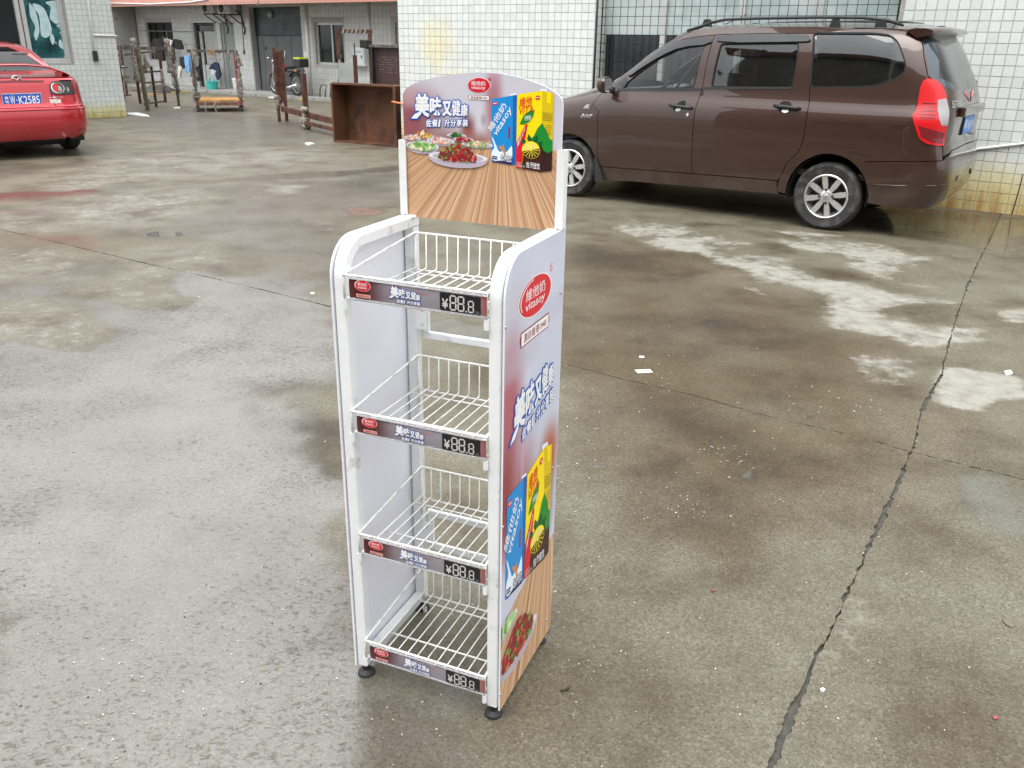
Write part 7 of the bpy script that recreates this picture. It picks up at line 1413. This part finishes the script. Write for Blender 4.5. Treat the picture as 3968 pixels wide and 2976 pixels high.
# motorcycle on the plinth
r_, f_ = bbp(.72, -.60, .08), bbp(-.25, -.50, .08); md = f_-r_; mz = math.atan2(md.y, md.x)
MC = thing('motorcycle', 'small red motorcycle parked before the grey workshop door', 'motorcycle', (r_.x, r_.y, .08), mz); WB = 1.08; rw = .29
for x in (0, WB):
    w_ = bpy.data.objects.new('wheel', None); COL.objects.link(w_); w_.parent = MC; w_.location = (x, 0, rw)
    o = MB(); o.tube([(rw*.88*math.cos(a), 0, rw*.88*math.sin(a)) for a in np.linspace(0, 2*PI, 32, False)], .04, 8, True); o.build('tyre', M_TYRE, w_, smooth=True); o = MB(); o.tube([(rw*.74*math.cos(a), 0, rw*.74*math.sin(a)) for a in np.linspace(0, 2*PI, 32, False)], .014, 6, True); o.lathe([(.05, -.04), (.05, .04)], (0, 0, 0), 'Y', 14)
    for k in range(10): o.tube([(.04*math.cos(k*.628), 0, .04*math.sin(k*.628)), (rw*.74*math.cos(k*.628+.2), 0, rw*.74*math.sin(k*.628+.2))], .004, 5)
    o.build('rim', M_ALLOY, w_)
M_MR = mat('motorcycle_red', (.42, .02, .06), .25, var=.1, coat=1.0)
o = MB(); rows = [[Vector((x, w_*math.cos(a), z+h*math.sin(a))) for a in np.linspace(0, 2*PI, 17)] for x, z, w_, h in ((.48, .70, .05, .05), (.55, .73, .11, .10), (.70, .75, .13, .12), (.85, .74, .11, .10), (.92, .72, .04, .04))]; loft(rows).build('fuel_tank', M_MR, MC, smooth=True)
o = MB(); rows = [[Vector((x, w_*math.cos(a), z+h*math.sin(a))) for a in np.linspace(0, 2*PI, 13)] for x, z, w_, h in ((-.15, .80, .06, .03), (-.05, .78, .12, .05), (.25, .74, .12, .05), (.5, .72, .09, .04))]; loft(rows).build('saddle', M_BLKP, MC, smooth=True)
o = MB(); o.box((.55, 0, .42), (.30, .2, .28)); o.lathe([(.07, -.14), (.07, .14)], (.60, 0, .36), 'Y', 14); o.build('engine', mat('engine_alloy', (.3, .3, .3), .4, .7, var=.2), MC)
o = MB(); o.tube([(.92, 0, .80), (.60, 0, .62), (.1, 0, .62), (-.2, 0, .66)], .02, 8); o.tube([(.88, 0, .74), (.72, 0, .30), (.4, 0, .26), (0, .08, .29)], .018, 8); o.build('frame', M_DARKM, MC, smooth=True)
for s_ in (-.08, .08): o = MB(); o.tube([(WB, s_, rw), (.93, s_, .88)], .02, 8); o.build('fork', M_CHR, MC, smooth=True)
o = MB(); o.tube([(.82, -.34, .96), (.92, -.15, 1.0), (.94, 0, .95), (.92, .15, 1.0), (.82, .34, .96)], .014, 8); o.build('handlebar', M_CHR, MC, smooth=True)
for s_ in (-1, 1):
    o = MB(); o.tube([(.88, s_*.24, .98), (.90, s_*.30, 1.18)], .006, 6); m_ = o.build('mirror', M_CHR, MC); o = MB(); o.lathe([(.055, -.01), (.05, .012)], (.90, s_*.31, 1.21), 'X', 16); o.build('mirror_glass', M_CHR, m_)
    o = MB(); o.lathe([(.022, -.03), (.026, .03)], (-.2, s_*.14, .66), 'X', 10); o.build('indicator', mat('amber_lens', (.6, .22, .02), .2), MC)
o = MB(); o.lathe([(.03, -.09), (.08, 0), (.085, .03)], (1.02, 0, .86), 'X', 18); o.build('headlamp', M_CHR, MC, smooth=True)
o = MB(); rows = [[Vector((WB+.33*math.cos(a), y_, rw+.33*math.sin(a))) for y_ in (-.055, -.04, 0, .04, .055)] for a in np.linspace(.5, 2.6, 14)]; loft(rows).build('front_mudguard', M_WB, MC, smooth=True)
o = MB(); rows = [[Vector((.33*math.cos(a), y_, rw+.33*math.sin(a))) for y_ in (-.06, -.04, 0, .04, .06)] for a in np.linspace(.6, 3.0, 14)]; loft(rows).build('rear_mudguard', M_BLKP, MC, smooth=True)
o = MB(); o.tube([(.55, .12, .25), (.2, .13, .22), (-.2, .14, .28)], [.02, .035, .045], 10); o.build('exhaust', M_CHR, MC, smooth=True)
o = MB(); o.box((-.28, 0, .86), (.32, .3, .22)); bevel(o.build('carrier_box', M_BLKP, MC), .03); o = MB(); o.box((-.28, 0, .985), (.30, .28, .04)); o.build('yellow_bag', mat('lime_bag', (.55, .62, .05), .6), MC)

# ------------------------------------------------------------------ litter
M_PAPER = mat('wet_white_paper', (.74, .74, .72), .6, var=.08, scale=30)
def flake(mb, P, size, rr, lift=.0015):
    n = rr.randint(4, 6); a0 = rr.uniform(0, 6.28); e = rr.uniform(.25, .8); r0 = rr.uniform(0, 6.28)
    top = []
    for i in range(n):
        a = a0+2*PI*i/n+rr.uniform(-.3, .3); x, y = size*rr.uniform(.6, 1)*math.cos(a), size*e*rr.uniform(.6, 1)*math.sin(a); top.append((P.x+x*math.cos(r0)-y*math.sin(r0), P.y+x*math.sin(r0)+y*math.cos(r0)))
    mb.prism(top, lift, lambda u, v, w_: (u, v, .0004+w_))
rr = random.Random(11); mb = MB()
clusters = [(z_, n_, sx_, sy_, s0_) for z_, n_, sx_, sy_, s0_ in (((350, 2550), 60, 260, 160, .0045), ((700, 2750), 60, 300, 170, .004), ((250, 2050), 30, 250, 120, .004), ((1100, 2350), 45, 160, 200, .004), ((2650, 1980), 60, 90, 40, .004), ((2800, 1750), 60, 70, 40, .0045), ((2520, 1480), 40, 60, 50, .005), ((3150, 1560), 50, 160, 50, .005), ((3380, 1580), 25, 40, 20, .006), ((2200, 1500), 30, 60, 90, .005), ((2250, 1800), 45, 80, 90, .005), ((2950, 2300), 60, 500, 300, .0035), ((2300, 2500), 60, 150, 200, .004), ((3500, 2700), 50, 400, 200, .0035), ((1650, 2200), 30, 120, 150, .005), ((2600, 1300), 40, 400, 150, .005), ((1500, 2800), 40, 200, 100, .0035), ((800, 1500), 40, 500, 200, .006), ((900, 1100), 30, 500, 100, .008), ((3000, 1750), 60, 500, 250, .004))]
for (cx_, cy_), n_, sx_, sy_, s0_ in clusters:
    for _ in range(n_):
        px = (rr.gauss(cx_, sx_), rr.gauss(cy_, sy_))
        if rr.random() < .45: continue
        if not (0 < px[0] < 3968 and 640 < px[1] < 2976): continue
        P = ground(px); flake(mb, P, s0_*rr.uniform(.4, 1.25), rr)
o = mb.build('litter_flakes', mat('pale_paint_flake', (.50, .485, .44), .6, var=.45, scale=40), None); o['kind'] = 'stuff'; o['label'] = 'scattered pale paint flakes and paper crumbs on the wet concrete'; o['category'] = 'litter'
rr = random.Random(5); mb = MB()
for _ in range(150):
    px = (rr.uniform(0, 3968), rr.uniform(900, 2976)); P = ground(px); flake(mb, P, rr.uniform(.0015, .004), rr, .0015)
o = mb.build('grit', mat('dark_grit', (.05, .045, .038), .8, var=.4, scale=60), None); o['kind'] = 'stuff'; o['label'] = 'small dark grit scattered over the concrete'; o['category'] = 'grit'
def scrap(name, label, cat, poly, m, h=.002, Z=lambda x, y: (x, y)):
    pts = [ground(Z(*q)) for q in poly]; c = sum(pts, Vector())/len(pts); mb = MB(); mb.prism([(q.x-c.x, q.y-c.y) for q in pts], h, lambda u, v, w_: (u, v, w_+.0006+.004*abs(mnoise.noise(Vector((u*60, v*60, 1)))) if h < .004 else w_+.0006)); o = mb.build(name, m, None); o.location = (c.x, c.y, 0); return tag(o, label, cat)
scrap('paper_scrap', 'white rectangular paper scrap lying on damp brown concrete beyond the stand', 'paper', [(425, 812), (495, 809), (509, 823), (440, 826)], M_PAPER, .002, Zg3)
scrap('paper_scrap', 'tiny white paper strip above the larger paper scrap', 'paper', [(445, 748), (468, 748), (471, 754), (448, 755)], M_PAPER, .002, Zg3)
scrap('paper_scrap', 'crumpled white paper beside the slab joint near the pale dry patch', 'paper', [(2120, 818), (2150, 814), (2160, 828), (2130, 838)], M_PAPER, .006, Zg3)
scrap('white_pebble', 'small bright white pebble right of the wide slab joint', 'pebble', [(1323, 1096), (1335, 1092), (1346, 1099), (1338, 1106), (1326, 1104)], M_PAPER, .006, Zg4)
scrap('leaf', 'curled dark brown leaf lying near the stand\'s printed side', 'leaf', [(190, 1104), (212, 1094), (234, 1088), (228, 1098), (205, 1104)], mat('dead_leaf', (.045, .03, .02), .7, var=.4, scale=50), .003, Zg4)
scrap('leaf', 'small rusty brown leaf on the concrete right of the stand', 'leaf', [(848, 663), (860, 658), (870, 665), (856, 669)], mat('rust_leaf', (.20, .08, .04), .7), .003, Zg4)
scrap('leaf', 'bent grey-brown leaf lying far right of the slab joint', 'leaf', [(2115, 788), (2135, 795), (2170, 815), (2160, 826), (2130, 812)], mat('grey_leaf', (.16, .13, .11), .7), .003, Zg4)
scrap('red_scrap', 'tiny faded red scrap on the concrete at the right', 'scrap', [(2075, 1215), (2092, 1211), (2100, 1221), (2082, 1226)], mat('faded_red', (.34, .08, .07), .7), .002, Zg4)
scrap('plastic_sheet', 'white foam sheet on the ground at the foot of the tiled office corner', 'sheet', [(310, 1455), (440, 1452), (560, 1480), (600, 1500), (540, 1498), (430, 1488), (315, 1475)], M_PAPER, .012, z2)
scrap('plastic_bag', 'white plastic bag scrap below the rusty frame beams', 'bag', [(762, 1362), (800, 1352), (880, 1362), (880, 1370), (770, 1370)], M_PAPER, .02, z3)
scrap('plastic_bag', 'white plastic bag scrap on the ground in front of the rusty tray', 'bag', [(640, 1545), (690, 1538), (745, 1550), (700, 1556), (650, 1553)], M_PAPER, .02, z3)
scrap('plastic_bag', 'white rag scrap by the left caster of the deck trolley', 'bag', [(905, 1390), (990, 1385), (990, 1398), (910, 1400)], M_PAPER, .02, z2)
scrap('tissue', 'white tissue lying on the ground before the plinth', 'tissue', [(250, 1045), (335, 1042), (335, 1052), (255, 1054)], M_PAPER, .02, z3)
scrap('concrete_chip', 'pale concrete lump beside the slab crack behind the stand', 'stone', [(1662, 884), (1685, 882), (1688, 892), (1664, 893)], mat('pale_stone', (.42, .40, .35), .8), .012, Zg1)
